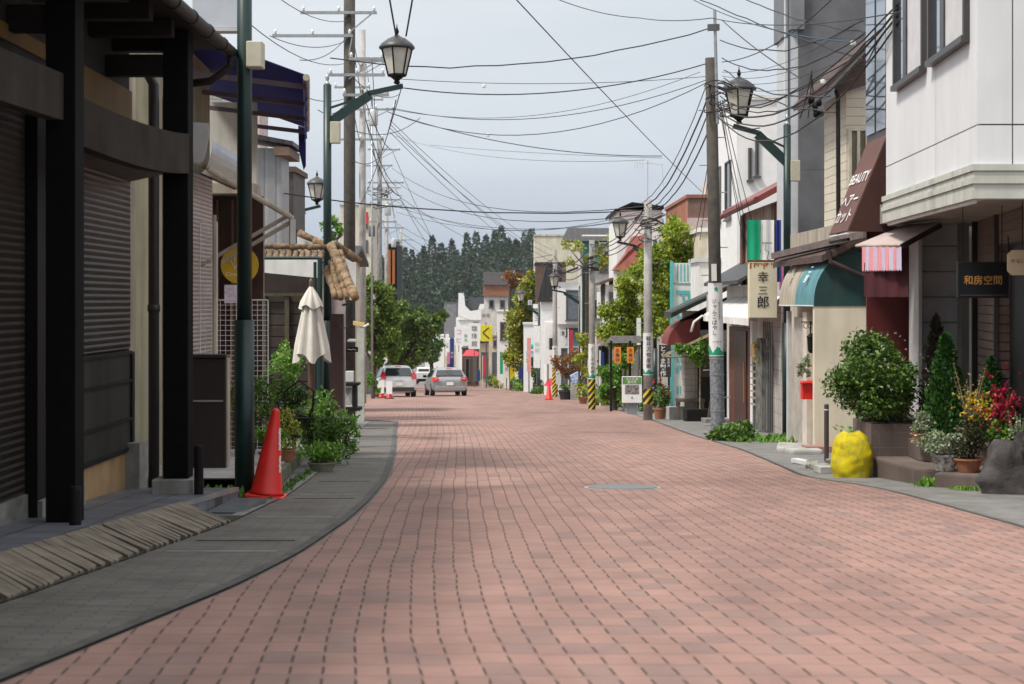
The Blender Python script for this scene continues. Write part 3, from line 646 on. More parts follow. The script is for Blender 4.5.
# second platform with potted plants --------------------------------
mb = MB()
E2 = lambda y: -1.93-.085*(y-12.6)
def plat(name, m, ys, x0, ef, h, label, cat):
    mb = MB()
    for a, c in zip(ys, ys[1:]):
        mb.add([(x0,a,gz(a)-.05),(ef(a),a,gz(a)-.05),(ef(c),c,gz(c)-.05),(x0,c,gz(c)-.05),(x0,a,gz(a)+h),(ef(a),a,gz(a)+h),(ef(c),c,gz(c)+h),(x0,c,gz(c)+h)],
               [(4,5,6,7),(1,2,6,5)]+([(0,1,5,4)] if a == ys[0] else [])+([(2,3,7,6)] if c == ys[-1] else []))
    o = mb.build(name, m); return tag(o, label, cat)
plat('tiled_platform', brickmat('pale_porch_tile', (.42,.41,.41),(.36,.35,.36),(.2,.2,.2),.3,.3,.006,0,bump=.3,dirt=.3), [13.5,15,17,18.9], X2, lambda y: E2(y)-.06, .14, 'pale tiled platform behind the red cone carrying potted plants', 'platform')
plat('platform_curb', mat('mossy_concrete', (.16,.155,.11), .9, .25, 6, bump=.5, col2=(.06,.075,.03), dirt=.5), [13.5,15,17,18.9], -2.6, E2, .13, 'mossy concrete curb under the pale tiled platform', 'curb')
steel_g = mat('grating_blue_grey', (.16,.18,.20), .4, .1, metal=.5)
o = MB().cbox((-2.06,12.0,gz(12.0)+.02), .26,.85,.03,-.06).build('gutter_grating', steel_g); tag(o, 'flat blue-grey metal grating at the kerb before the nearest lamp post', 'grating')

def pot(c, r, h, m, name='pot', parent=None):
    return MB().lathe(c, [(r*.68,0),(r*.95,h*.85),(r*1.05,h*.88),(r*1.05,h),(r*.9,h),(r*.88,h*.9)], 18).build(name, m, parent)
def potted(name, label, c, r, h, pm, lm, frad, n, size, seed, fz=None, group='potted plants on the left pavement', clumps=10, cat='potted plant', flowers=None):
    rg = random.Random(seed); t = thing(name, label, cat, c, group); c = V(c)
    pot(c, r, h, pm, 'pot', t)
    MB().lathe(c+V((0,0,h*.88)), [(r*.86,0),(r*.86,.01)], 14).build('soil', M_['soil'], t)
    mb = MB(); fc = c+V((0,0,fz if fz else h+frad[2]*.7)); cl = foliage(mb, fc, frad, n, size, rg, clumps)
    mb.build('foliage', lm, t)
    ms = MB()
    for q in cl[:8]: ms.tube([c+V((rg.uniform(-.3,.3)*r,rg.uniform(-.3,.3)*r,h*.85)), (c+q)/2+V((0,0,h*.3)), q], .004, 5)
    ms.build('stems', mat('green_stem', (.06,.08,.03), .7), t)
    if flowers:
        mf = MB()
        for i in range(flowers[1]):
            d = V((rg.gauss(0,1),rg.gauss(0,1)-.5,abs(rg.gauss(0,.8)))).normalized()
            p = fc+V((d.x*frad[0],d.y*frad[1],d.z*frad[2]))
            for k in range(5): mf.leaf(p, size*.8, rg)
        mf.build('flowers', flowers[0], t)
    return t
stone = mat('stone_bowl', (.33,.30,.25), .8, .2, 12, bump=.4, dirt=.3)
potted('potted_plant', 'low leafy plant in a wide stone bowl on the pavement edge', (-1.97,16.6,gz(16.6)), .15, .11, stone, M_['g4'], (.27,.25,.16), 700, .05, 1)
for i, (px, Y, w_, h_, n_, s_, lab) in enumerate(((325,17.8,.34,.40,1500,.06,'tall dense leafy shrub behind the stone bowl'),(312,19.5,.42,.55,1700,.065,'broad bright green shrub below the white umbrella'),(343,20.5,.25,.33,800,.05,'small spreading shrub at the pavement edge right of the umbrella'))):
    p = P(px,0,Y); rg = random.Random(40+i)
    t = thing('shrub', lab, 'shrub', (p.x,Y,gz(Y)), 'shrubs beside the left pavement')
    mb = MB(); cl = foliage(mb, (p.x,Y,gz(Y)+h_*.85), (w_,w_,h_), n_, s_, rg, 16); mb.build('foliage', M_['g1'] if i == 0 else M_['g4'], t)
    ms = MB()
    for q in cl: ms.tube([(p.x,Y,gz(Y)),(V((p.x,Y,gz(Y)))+q)/2+V((0,0,.1)),q], .007, 5)
    ms.build('stems', M_['trunk'], t)
potted('potted_plant', 'fern spilling from a large dark planter raised on a stand', (P(287,0,18.4).x,18.4,gz(18.4)+.34), .17, .26, mat('dark_planter', (.03,.028,.028), .6), M_['g1'], (.34,.3,.24), 1300, .05, 2, clumps=16)
o = MB()
for a in range(4): o.tube([(P(287,0,18.4).x+.13*math.cos(a*1.57+.78),18.4+.13*math.sin(a*1.57+.78),gz(18.4)),(P(287,0,18.4).x+.11*math.cos(a*1.57+.78),18.4+.11*math.sin(a*1.57+.78),gz(18.4)+.335)], .012, 6)
o.tube([(P(287,0,18.4).x+.14*math.cos(a*.4),18.4+.14*math.sin(a*.4),gz(18.4)+.31) for a in range(17)], .01, 6)
tag(o.build('plant_stand', M_['black']), 'black wire stand holding up the large fern planter', 'plant stand')
potted('potted_plant', 'reddish green plant in a small brown pot right of the red cone', (P(286,0,16.2).x,16.2,gz(16.2)+.14), .10, .12, M_['terrap'], M_['g3'], (.2,.18,.26), 800, .035, 3, clumps=12)
potted('potted_plant', 'green trailing plant in a brown box pot just behind the red cone', (P(270,0,15.6).x,15.6,gz(15.6)+.14), .11, .12, mat('brown_box_pot', (.12,.05,.035), .7), M_['g4'], (.2,.2,.2), 700, .045, 4)
potted('potted_plant', 'orange terracotta pot plant tucked behind the green lamp post', (P(262,0,18).x,18.2,gz(18)+.5), .12, .18, M_['terrap'], M_['g1'], (.2,.2,.22), 600, .04, 5)
for i, (px, py, Y, s_, lab) in enumerate(((252,398,17.5,.30,'leafy shrub filling the gap behind the nearest lamp post'),(284,362,23.5,.30,'tall light shrub in front of the brown board fence'))):
    rg = random.Random(60+i); p = P(px,py,Y); t = thing('shrub', lab, 'shrub', (p.x,Y,gz(Y)), 'shrubs beside the left pavement')
    mb = MB(); cl = foliage(mb, p, (s_*1.0,s_,s_*1.35), 1000, .055, rg, 14); mb.build('foliage', M_['g1'] if i == 0 else M_['g4'], t)
    ms = MB()
    for q in cl[:9]: ms.tube([(p.x,Y,gz(Y)),(p.x+(q.x-p.x)*.4,Y,(gz(Y)+q.z)/2),q], .007, 5)
    ms.build('stems', M_['trunk'], t)
mb = MB(); rg = random.Random(5)
for i in range(900):
    y = rg.uniform(11.4,21); e = rg.choice((0,1)); x = (SL(y)-.09+rg.gauss(0,.02)) if y > 12.8 else rg.uniform(-2.5,-2.2)
    if y < 12.8 and rg.random() < .4: continue
    mb.leaf(V((x,y,gz(y)+.01)), rg.uniform(.02,.06), rg, up=(0,0,.8))
tag(mb.build('weeds', M_['g1']), kind='stuff')
mb = MB()
for i in range(260):
    p = V((P(208,0,12.9).x+rg.gauss(0,.12), 12.9+rg.gauss(0,.08), gz(12.9)+.02)); mb.leaf(p, rg.uniform(.04,.10), rg, up=(0,0,.9))
tag(mb.build('weed_clump', M_['g4']), 'bright green weed tuft at the foot of the black cabinet', 'weeds')

# umbrella ----------------------------------------------------------
p = P(311,0,22); g0 = gz(22)
t = thing('patio_umbrella', 'closed white canvas umbrella on a brown pole above the shrubs', 'umbrella', (p.x,22,g0))
MB().tube([(p.x,22,g0),(p.x,22,1.2)], .022, 10).build('pole', mat('varnished_pole', (.22,.07,.03), .5), t, True)
mb = MB(); n = 48; rows = []
prof = [(.02,1.17),(.05,1.12),(.075,1.02),(.11,.86),(.16,.60),(.20,.38),(.225,.20)]
vs = []
for j, (r_, z_) in enumerate(prof):
    for k in range(n):
        a = 2*math.pi*k/n; fo = 1+.22*math.sin(a*8)*min(1,j/3)+.06*math.sin(a*3+1); dz = -.07*(math.sin(a*4+.5))*(j == len(prof)-1)
        vs.append((p.x+r_*fo*math.cos(a), 22+r_*fo*math.sin(a), z_+dz))
mb.add(vs, [(j*n+k,j*n+(k+1)%n,(j+1)*n+(k+1)%n,(j+1)*n+k) for j in range(len(prof)-1) for k in range(n)])
canv = mat('white_canvas', (.66,.63,.57), .85, .08, 4, bump=.2)
mb.build('canopy', canv, t, True)
vs = []; mb = MB()
for j, (r_, z_) in enumerate([(.02,1.19),(.07,1.10),(.13,.98),(.15,.90)]):
    for k in range(n):
        a = 2*math.pi*k/n; fo = 1+.14*math.sin(a*8+.6)*(j > 0); vs.append((p.x+r_*fo*math.cos(a), 22+r_*fo*math.sin(a), z_-(.03*math.sin(a*4) if j == 3 else 0)))
mb.add(vs, [(j*n+k,j*n+(k+1)%n,(j+1)*n+(k+1)%n,(j+1)*n+k) for j in range(3) for k in range(n)])
mb.build('vent_cap', canv, t, True)
MB().lathe((p.x,22,1.17), [(.018,0),(.03,.03),(.022,.06),(.03,.09),(.005,.13)], 10).build('finial', mat('wood_finial', (.15,.10,.07), .5), t, True)

# wire mesh screens, round sign, awning arms -------------------------
def meshpanel(name, p0, p1, z0, z1, step, r, m, label, frame_r=None):
    p0 = V(p0); p1 = V(p1); d = p1-p0; n = max(2,int(d.length/step)); mb = MB()
    for i in range(n+1):
        q = p0+d*i/n; mb.tube([(q.x,q.y,z0),(q.x,q.y,z1)], r if 0 < i < n else (frame_r or r), 5)
    k = max(2,int((z1-z0)/step))
    for i in range(k+1):
        z = z0+(z1-z0)*i/k; mb.tube([(p0.x,p0.y,z),(p1.x,p1.y,z)], r if 0 < i < k else (frame_r or r), 5)
    return tag(mb.build(name, m), label, 'mesh screen', 'white wire mesh screens')
a = P(200,0,17.2); c_ = P(217,0,17.2)
meshpanel('mesh_screen', a, c_, gz(17.2)+.1, P(0,222,17.2).z, .05, .0035, M_['white'], 'narrow wire mesh screen beside the pale pink shutter', .008)
meshpanel('mesh_screen', P(215,0,17.8), P(268,0,17.8), gz(17.8)+.1, P(0,300,17.8).z, .055, .0035, M_['white'], 'wide wire mesh screen behind the nearest lamp post and plants', .008)
o = MB().box(P(198,0,18.6).x,P(216,0,18.6).x,18.6,18.65,gz(18.6),P(0,232,18.6).z).build('pink_board', mat('dusty_pink_board', (.26,.13,.14), .8, .1)); tag(o, 'dusty pink board standing behind the narrow mesh screen', 'board')
o = MB().tube([P(214.5,0,17)+V((0,0,gz(17)-P(0,0,17).z)), P(214.5,215,17)], .022, 8).build('white_post', M_['beige']); tag(o, 'slim beige post between the two mesh screens', 'post')
p = P(239.5,265,17.5)
t = thing('hanging_sign', 'round mustard yellow hanging sign behind the nearest lamp post', 'sign', p)
mb = MB(); mb.prism([(p.x+.205*math.cos(i*math.pi/20), 17.5, p.z+.205*math.sin(i*math.pi/20)) for i in range(40)], (0,.02,0)); mb.build('disc', mat('mustard_yellow_panel', (.62,.40,.01), .5, .05), t)
mb = MB()
for dx, ln in ((-.03,.10),(0,.14),(.03,.10)):
    mb.tube([(p.x-.05,17.492,p.z-.05),(p.x-.05+dx,17.492,p.z+.02),(p.x-.05+dx*2,17.492,p.z+ln)], .003, 5)
mb.build('flower_motif', M_['inkw'], t)
text('Cheveux', M_['inkw'], t, (p.x-.04,17.494,p.z-.10), UX, UP, .06)
mb = MB(); mb.tube([(p.x,17.51,p.z+.2),(p.x,17.51,p.z+.5)], .004, 5); mb.build('cord', M_['black'], t)
p = P(233,294,17.5); o = MB().box(p.x-.09,p.x+.06,17.47,17.475,p.z-.10,p.z+.10).build('paper_notice', mat('printed_notice', (.62,.50,.62), .7, .35, 30, col2=(.85,.82,.85))); tag(o, 'small printed paper notice under the round yellow sign', 'notice')
ARMS = []
for (a_, b_, lab) in (((196,268),(291,214),'upper beige awning arm reaching towards the road'),((222,262),(291,222),'lower beige awning arm reaching towards the road')):
    ARMS.append(MB().tube([P(*a_,17.3),P(*b_,17.3)], .022, 8))
# rounded awning housing
t = thing('awning', 'rounded smoky awning housing with beige arms above the pale pink shutter', 'awning', P(200,160,16))
def poly_px(pts, Y, dy, m, name, parent=None):
    return MB().prism([P(a,b_,Y) for a, b_ in pts], (0,dy,0)).build(name, m, parent)
import math as _m
pts = [(188,122),(208,123),(209,136)]+[(208-6*i/6,140+22*_m.sin(i/6*1.5)) for i in range(7)]+[(197,163),(189,162)]
poly_px(pts, 15.6, .03, mat('grey_end_plate', (.34,.33,.35), .4, .05), 'end_plate', t)
mb = MB(); 
for i in range(8):
    a0 = i/8*1.5; a1 = (i+1)/8*1.5
    q = lambda a, Y: P(196+14*_m.cos(a)+2, 140+34*_m.sin(a), Y)
    p0, p1 = q(a0,15.7), q(a1,15.7); mb.quad(p0, p1, p1+V((-.05,2.3,0)), p0+V((-.05,2.3,0)))
mb.build('curved_sheet', mat('smoky_plastic', (.22,.20,.20), .12, .3, 9, spec=.8), t, True)
for m_ in ARMS: m_.build('awning_arm', M_['beige'], t)
MB().tube([P(176,150,15.4),P(292,218,17.3)], .03, 8).build('front_rail', M_['beige'], t)
MB().cbox(P(292.5,232,17.3), .06,.14,.27, .2).build('end_bracket', M_['offw'], t, bevel=.005)
# purple-blue canvas awning seen from below
purp = leafmat('violet_blue_canvas', [(.036,.034,.15),(.042,.04,.18)], .8, .5)
A = V((-3.30,15.6,3.66)); B = V((-2.06,16,3.24)); Cc = V((-2.68,20.8,3.24)); D = V((-3.95,20.5,3.66))
t = thing('awning', 'violet blue canvas awning with pale arms jutting out over the left pavement', 'awning', A)
MB().prism([A,B,Cc,D], (0,0,.012)).build('canvas', purp, t)
mb = MB()
n = 24; dd = Cc-B
for i in range(n):
    a_ = B+dd*i/n; c2 = B+dd*(i+1)/n; w_ = V((.02*math.sin(i*1.3),0,0)); mb.quad(a_, c2, c2+V((0,0,-.2))+V((.02*math.sin((i+1)*1.3),0,0)), a_+V((0,0,-.2))+w_)
vl = Cc; mb.prism([Cc,Cc+V((-.10,0,.03)),Cc+V((-.09,0,-.30)),Cc+V((-.03,0,-.55)),Cc+V((0,0,-.50))], (0,.01,0))
mb.build('valance', purp, t)
MB().tube([B+V((.01,-.05,-.02)),Cc+V((.01,.05,-.02))], .035, 8).build('front_bar', M_['beige'], t)
arm_m = mat('mauve_grey_arm', (.15,.11,.13), .6, .1)
for i in range(4):
    f = B+dd*(i+.15)/3.3; wl = V((-3.35-.18*i, f.y-.1, 3.30)); MB().beam(wl, f+V((0,0,-.08)), .04, .05).build('awning_arm', arm_m, t)
# light sign panel at the top left
p = P(192,28,14.6); q = P(238,-30,14.6)
t = thing('projecting_sign', 'pale blue-grey sign panel high up left of the nearest lamp post', 'sign', p)
MB().box(p.x,q.x,14.6,14.72,p.z,q.z).build('panel', mat('pale_blue_panel', (.50,.54,.60), .5, .04), t, bevel=.01)
MB().box(p.x-.01,q.x+.01,14.58,14.74,p.z-.03,p.z-.002).build('frame', M_['alul'], t)
# ---- third: grey sheet-metal building and white one behind it
def bldg(name, label, x0, x1, y0, y1, zt, wm, roof=None, rm=None, gcat='building', over=.25, group=None, zb=None):
    t = thing(name, label, gcat, ((x0+x1)/2, y0, gz(y0)), group)
    zb = gz(y1)-.4 if zb is None else zb
    MB().box(x0,x1,y0,y1,zb,zt).build('wall', wm, t)
    if roof == 'flat':
        MB().box(x0-.06,x1+.06,y0-.06,y1+.06,zt+.002,zt+.12).build('parapet', rm or M_['alul'], t)
    elif roof and roof[0] == 'gx':   # ridge along X, gable ends left and right
        h = roof[1]; ym = (y0+y1)/2
        MB().prism([(x0-over,y0-over,zt-over*h/(ym-y0)),(x0-over,ym,zt+h),(x0-over,y1+over,zt-over*h/(ym-y0)),(x0-over,y1+over,zt+.1-over*h/(ym-y0)),(x0-over,ym,zt+h+.12),(x0-over,y0-over,zt+.1-over*h/(ym-y0))],(x1-x0+2*over,0,0)).build('roof', rm, t)
        MB().prism([(x0+.01,y0,zt),(x0+.01,y1,zt),(x0+.01,ym,zt+h)],(x1-x0-.02,0,0)).build('gable', wm, t)
    elif roof and roof[0] == 'gy':
        h = roof[1]; xm = (x0+x1)/2; k = over*h/(xm-x0)
        MB().prism([(x0-over,y0-over,zt-k),(xm,y0-over,zt+h),(x1+over,y0-over,zt-k),(x1+over,y0-over,zt+.1-k),(xm,y0-over,zt+h+.12),(x0-over,y0-over,zt+.1-k)],(0,y1-y0+2*over,0)).build('roof', rm, t)
        MB().prism([(x0,y0+.01,zt),(x1,y0+.01,zt),(xm,y0+.01,zt+h)],(0,y1-y0-.02,0)).build('gable', wm, t)
    elif roof and roof[0] == 'sh':   # shed: street edge low(z) rising away
        h0, h1 = roof[1], roof[2]
        MB().prism([(x0-over,y0-over,zt+h0),(x1+over,y0-over,zt+h1),(x1+over,y0-over,zt+h1+.1),(x0-over,y0-over,zt+h0+.1)],(0,y1-y0+2*over,0)).build('roof', rm, t)
        zz = max(h0,h1)
    return t
sheet = wavemat('grey_upright_sheet', (.30,.30,.31), 'X', .22, .5, .9, .6, .08, metal=.2, width=.3)
sheet2 = wavemat('grey_upright_sheet_side', (.26,.26,.27), 'Y', .22, .5, .9, .6, .08, metal=.2, width=.3)
t = bldg('sheet_metal_house', 'grey ribbed sheet-metal house behind the violet awning', P(200,0,30).x, P(289,0,31).x, 30, 31, P(0,148,30).z, sheet, None)
z0 = P(0,148,30).z; xr = P(289,0,31).x
MB().prism([(xr-3,29.7,z0+.62),(xr+.25,29.7,z0+.02),(xr+.25,29.7,z0+.10),(xr-3,29.7,z0+.72)],(0,1.6,0)).build('roof', M_['roofd'], t)
MB().box(xr-.1,xr+.18,29.72,31.2,z0-.16,z0-.003).build('soffit', mat('tan_brown_board', (.16,.10,.07), .7, .15), t)
t = bldg('house', 'dark brown house corner beside the grey sheet-metal house', P(275,0,36).x, P(305,0,38).x, 36, 38, P(0,172,36).z, mat('dark_taupe_wall', (.09,.08,.08), .7, .15), 'flat', M_['brown'])
window(t, frame((P(305,0,38).x,36,0), UY, NE), .4, 1.2, 1.5, 2.6)
t = bldg('house', 'pale brick-faced gable rising above the violet awning', P(150,0,34).x, P(266,0,35).x, 34, 35, P(0,62,34).z, brickmat('grey_tile_cladding', (.38,.38,.36),(.33,.33,.31),(.2,.2,.2),.35,.16,.01,.5,rot=(math.pi/2,0,0)), None)
xr = P(266,0,35).x; z0 = P(0,62,34).z
MB().box(xr-.16,xr+.03,33.9,35.1,z0-2.6,z0+.15).build('barge_board', mat('pinkish_board', (.62,.5,.48), .7), t)
MB().box(P(230,0,34).x,xr-.17,33.9,35.1,z0+.002,z0+.08).build('parapet', M_['white'], t)
# clay tiled gate roof with white gable, brown fence, green steel frame
Y0 = 25.0
t = thing('tiled_gate', 'small gate roof of old tan clay tiles with white boards behind the umbrella', 'gate', (P(320,0,Y0).x, Y0, gz(Y0)))
def ridge(p0, p1, r0, m, name, parent, rows=1, step=.26):
    p0 = V(p0); p1 = V(p1); d = p1-p0; n = max(2,int(d.length/step)); mb = MB()
    for i in range(n):
        a = p0+d*(i/n); c = p0+d*((i+1.12)/n); mb.tube([a,c], [r0*1.18,r0*.9], 10)
    return mb.build(name, m, parent, True)
ridge(P(256,246,Y0), P(325,247,Y0), .045, M_['clay'], 'ridge_tiles', t)
for k in range(11):
    a = P(258+6.4*k,252,Y0); mb = ridge(a+V((0,0,0)), a+V((0,-.25,-.13)), .04, M_['clay'], 'roof_tile', t, step=.13)
ridge(P(299,233,Y0+1.5), P(330,247,Y0+1.3), .055, M_['clay'], 'ridge_tiles', t)
ridge(P(334,243,Y0+1.2), P(360,261,Y0+1.4), .055, M_['clay'], 'ridge_tiles', t)
ridge(P(331,246,Y0), P(355,297,Y0-1.2), .066, M_['clay'], 'ridge_tiles', t, step=.2)
ridge(P(327,272,Y0), P(338,296,Y0-.5), .065, M_['clay'], 'ridge_tiles', t, step=.2)
for a_, c2_ in (((335,256),(347,298)),((331,262),(341,298)),((328,268),(335,297)),((340,252),(352,290))): ridge(P(*a_,Y0+.1), P(*c2_,Y0-.7), .045, M_['clay'], 'roof_tile', t, step=.16)
poly_px([(258,258),(318,258),(318,278),(258,272)], Y0-.35, .03, M_['white'], 'fascia', t)
poly_px([(297,236),(330,249),(352,262),(356,262),(356,300),(336,300),(325,262),(297,250)], Y0+1.6, .05, M_['white'], 'gable_board', t)
poly_px([(330,297),(345,297),(345,424),(330,424)], Y0+1.0, .1, mat('pinkish_render', (.42,.36,.35), .8, .1, dirt=.3), 'wall', t)
poly_px([(330,314),(343,314),(343,410),(330,410)], Y0+.2, .2, mat('dark_maroon_board', (.035,.012,.012), .6, .1), 'door_board', t)
mb = MB(); mb.tube([P(343,305,Y0),P(352,303,Y0-.3),P(352,318,Y0-.3)], .02, 6)
mb.tube([P(344+5*math.cos(a*.5),322+6*math.sin(a*.5),Y0) for a in range(9)], .010, 5); mb.build('scroll_bracket', M_['green'], t)
t = thing('board_fence', 'dark brown weathered board fence with upright rails behind the umbrella', 'fence', (P(290,0,25.6).x, 25.6, gz(25.6)))
bw = wavemat('brown_fence_board', (.05,.036,.028), 'Z', .18, .8, .9, .4, .25, width=.12)
x0 = P(235,0,25.6).x; x1 = P(322,0,25.6).x
MB().box(x0,x1,25.6,25.64,gz(25.6)-.1,P(0,293,25.6).z).build('boards', bw, t)
MB().box(x0,x1,25.62,25.66,P(0,293,25.6).z,P(0,266,25.6).z).build('upper_panel', mat('dark_brown_corrugate', (.03,.018,.014), .7, .2), t)
for k, px in enumerate((240,262,285,308)): MB().box(P(px,0,25.6).x,P(px,0,25.6).x+.07,25.55,25.598,gz(25.6)-.05,P(0,294,25.6).z).build('rail_post', mat('olive_brown_batten', (.10,.085,.05), .8, .2), t)
MB().box(x0,x1,25.53,25.548,P(0,296,25.6).z,P(0,293,25.6).z).build('top_rail', mat('olive_brown_batten', (.10,.085,.05)), t)
t = thing('steel_frame', 'dark green steel frame standing under the clay tiled gate roof', 'frame', (P(320,0,24).x, 24, gz(24)))
MB().tube([V((P(320,0,24).x,24,gz(24))),P(320,258,24)], .04, 8).build('post', M_['green'], t); MB().tube([V((P(315,0,24.5).x,24.5,gz(24))),P(315,262,24.5)], .025, 8).build('post', M_['green'], t)
MB().tube([P(246,258,24),P(320,258,24)], .025, 8).build('crossbar', M_['green'], t)
# planter box with lattice, white pole, signs at px 343..365
t = thing('lattice_planter', 'dark bench-like planter with a white lattice panel on the left pavement', 'planter', (P(349,0,30).x,30,gz(30)))
a = P(343,0,30); c_ = P(357,0,30)
MB().box(a.x,c_.x+.05,29.8,30.2,P(0,385,30).z,P(0,382.5,30).z).box(a.x-.05,c_.x+.08,29.75,30.25,P(0,410,30).z,P(0,407,30).z).box(c_.x-.06,c_.x,29.85,30.15,P(0,407,30).z,P(0,385,30).z).build('shelf_frame', M_['dkwood'], t)
mb = MB(); xa, xb = a.x+.02, c_.x-.08; za, zb = P(0,406,30).z, P(0,386,30).z
for i in range(7):
    for s in (1,-1):
        x = xa+(xb-xa)*i/6; x2 = min(max(x+s*.2,xa),xb); mb.beam((x,29.87,za+.01),(x2,29.87,za+.01+abs(x2-x)*1.9),.006,.018,(0,1,0))
mb.box(xa,xb,29.86,29.88,zb-.02,zb).box(xa,xb,29.86,29.88,za,za+.02).build('lattice', M_['whitec'], t)
MB().box(xa,xb,29.9,29.92,za,zb).build('back_panel', mat('grey_back', (.2,.2,.2), .8), t)
t = thing('white_pillar', 'slim off-white pillar with a yellow cap lamp at the left kerb', 'pillar', (P(361,0,34).x,34,gz(34)))
MB().box(P(357,0,34).x,P(364,0,34).x,34,34.15,gz(34)-.1,P(0,328,34).z).build('shaft', mat('mint_white_paint', (.50,.52,.47), .7, .1, dirt=.3), t)
MB().prism([P(353,321,34),P(364,323,34),P(364,327,34),P(353,325,34)],(0,.2,0)).build('cap_sign', mat('pale_yellow_panel', (.72,.55,.22), .6), t)
MB().tube([P(364,327,34),P(369,324,34)], .03, 6).build('spotlight', M_['alul'], t)
t = thing('small_sign', 'small black sign with white writing on the pale wall behind the left kerb', 'sign', P(352,349,31))
MB().box(P(346,0,31).x,P(358,0,31).x,31,31.03,P(0,352,31).z,P(0,347,31).z).build('panel', M_['black'], t)
text('〜〜', M_['inkw'], t, (P(352,0,31).x,30.99,P(0,349.5,31).z), UX, UP, .09)
o = MB().lathe((P(352,0,31).x,31,P(0,342,31).z), [(.09,0),(.10,.03),(.06,.06)], 14).build('hanging_plate', M_['alul']); tag(o, 'little grey hanging plate above the small black sign', 'plate')
o = MB().box(P(346,0,30.5).x,P(354,0,30.5).x,30.4,30.55,P(0,383,30).z,P(0,371,30.5).z).build('grey_box', M_['alul'], bevel=.01); tag(o, 'little grey box standing on the lattice planter', 'box')
# scrolled metal chair among plants
p = V((P(297,0,17.6).x,17.6,gz(17.6)+.14))
t = thing('garden_chair', 'black scrolled metal chair half hidden by plants behind the cone', 'chair', p)
mb = MB(); mb.tube([p+V((.17*math.cos(a*.4),.17*math.sin(a*.4),.40)) for a in range(17)], .01, 6); mb.lathe(p, [(.16,.385),(.16,.40)], 18); mb.build('seat', M_['black'], t)
for sx, sy in ((1,1),(1,-1),(-1,1),(-1,-1)): MB().tube([p+V((sx*.12,sy*.12,.39)),p+V((sx*.17,sy*.16,.0))], .009, 6).build('leg', M_['black'], t)
mb = MB(); mb.tube([p+V((-.15,.15,.4)),p+V((-.16,.18,.68)),p+V((0,.2,.80)),p+V((.16,.18,.68)),p+V((.15,.15,.4))], .011, 6)
for s in (-1,1): mb.tube([p+V((s*(.03+.05*math.cos(a*.55)),.185,.6+.09*math.sin(a*.55))) for a in range(12)], .007, 5)
mb.build('backrest', M_['black'], t)
for s in (-1,1): MB().tube([p+V((s*.15,.15,.58)),p+V((s*.21,.02,.60)),p+V((s*.2,-.10,.58)),p+V((s*.15,-.13,.42))], .009, 6).build('armrest', M_['black'], t)
# ================================================================ RIGHT SIDE, NEAR: white panelled building
b = thing('white_building', 'white panelled building on the right with a stepped cornice jutting over its brown porch', 'building', (3.7, 12.4, gz(12.4)))
A0 = V((3.60,12.4,0)); B0 = V((3.81,16.3,0)); d0 = (B0-A0).normalized(); n0 = V((-d0.y,d0.x,0))
Fs = frame(A0, d0, n0); Ff = frame(A0, UX, NS); LEN = (B0-A0).length
pan1 = mat('white_aluminium_panel', (.70,.71,.72), .5, .03, 2, dirt=.09)
ZB, ZT = 2.04, 5.0
MB().prism([(3.63,12.43,ZB),(9,12.43,ZB),(9,16.28,ZB),(3.84,16.28,ZB)],(0,0,ZT-ZB)).build('core_wall', M_['grey'], b)
# cladding panels with open joints: street face
def panels(Fr, us, zs, name):
    for i, (u0, u1) in enumerate(zip(us, us[1:])):
        for z0, z1 in zip(zs, zs[1:]):
            MB().pl(Fr,u0+.006,u1-.006,z0+.006,z1-.006,-.028,.0).build(name, pan1, b)
panels(Fs, [0,1.5,LEN], [ZB,2.355,5.0], 'wall_panel')
panels(Ff, [0,.28,2.2,4.2,5.4], [ZB,2.36,5.0], 'wall_panel')
def step_course(parts, name, m):
    mb = MB()
    for z0, z1, o in parts:
        pts = [A0+n0*o+V((0,0,0)), V((9,12.4,0)), V((9,12.4-o,0))]
        p0 = V((A0.x-o*1.0, 12.4-o, 0)); q = B0+n0*o
        mb.prism([(p0.x,p0.y,z0),(9,12.4-o,z0),(9,12.5,z0),(A0.x+.1,12.5,z0),(B0.x+.1,B0.y,z0),(q.x,q.y,z0)],(0,0,z1-z0))
    return mb.build(name, m, b)
cm = mat('cream_cornice_metal', (.55,.56,.50), .5, .06, 3, dirt=.3)
step_course([(2.0,2.05,.045)], 'cornice_top', cm); step_course([(1.945,1.995,.03)], 'cornice_step', cm); step_course([(1.90,1.942,.05)], 'cornice_step', cm); step_course([(1.785,1.897,.035)], 'cornice_fascia', cm)
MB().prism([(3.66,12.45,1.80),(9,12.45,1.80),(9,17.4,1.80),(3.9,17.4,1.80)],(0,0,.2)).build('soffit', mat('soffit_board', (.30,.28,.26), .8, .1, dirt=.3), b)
MB().prism([(3.60,12.5,1.755),(3.63,12.5,1.755),(3.83,16.2,1.755),(3.80,16.2,1.755)],(0,0,.028)).build('soffit_trim', M_['white'], b)
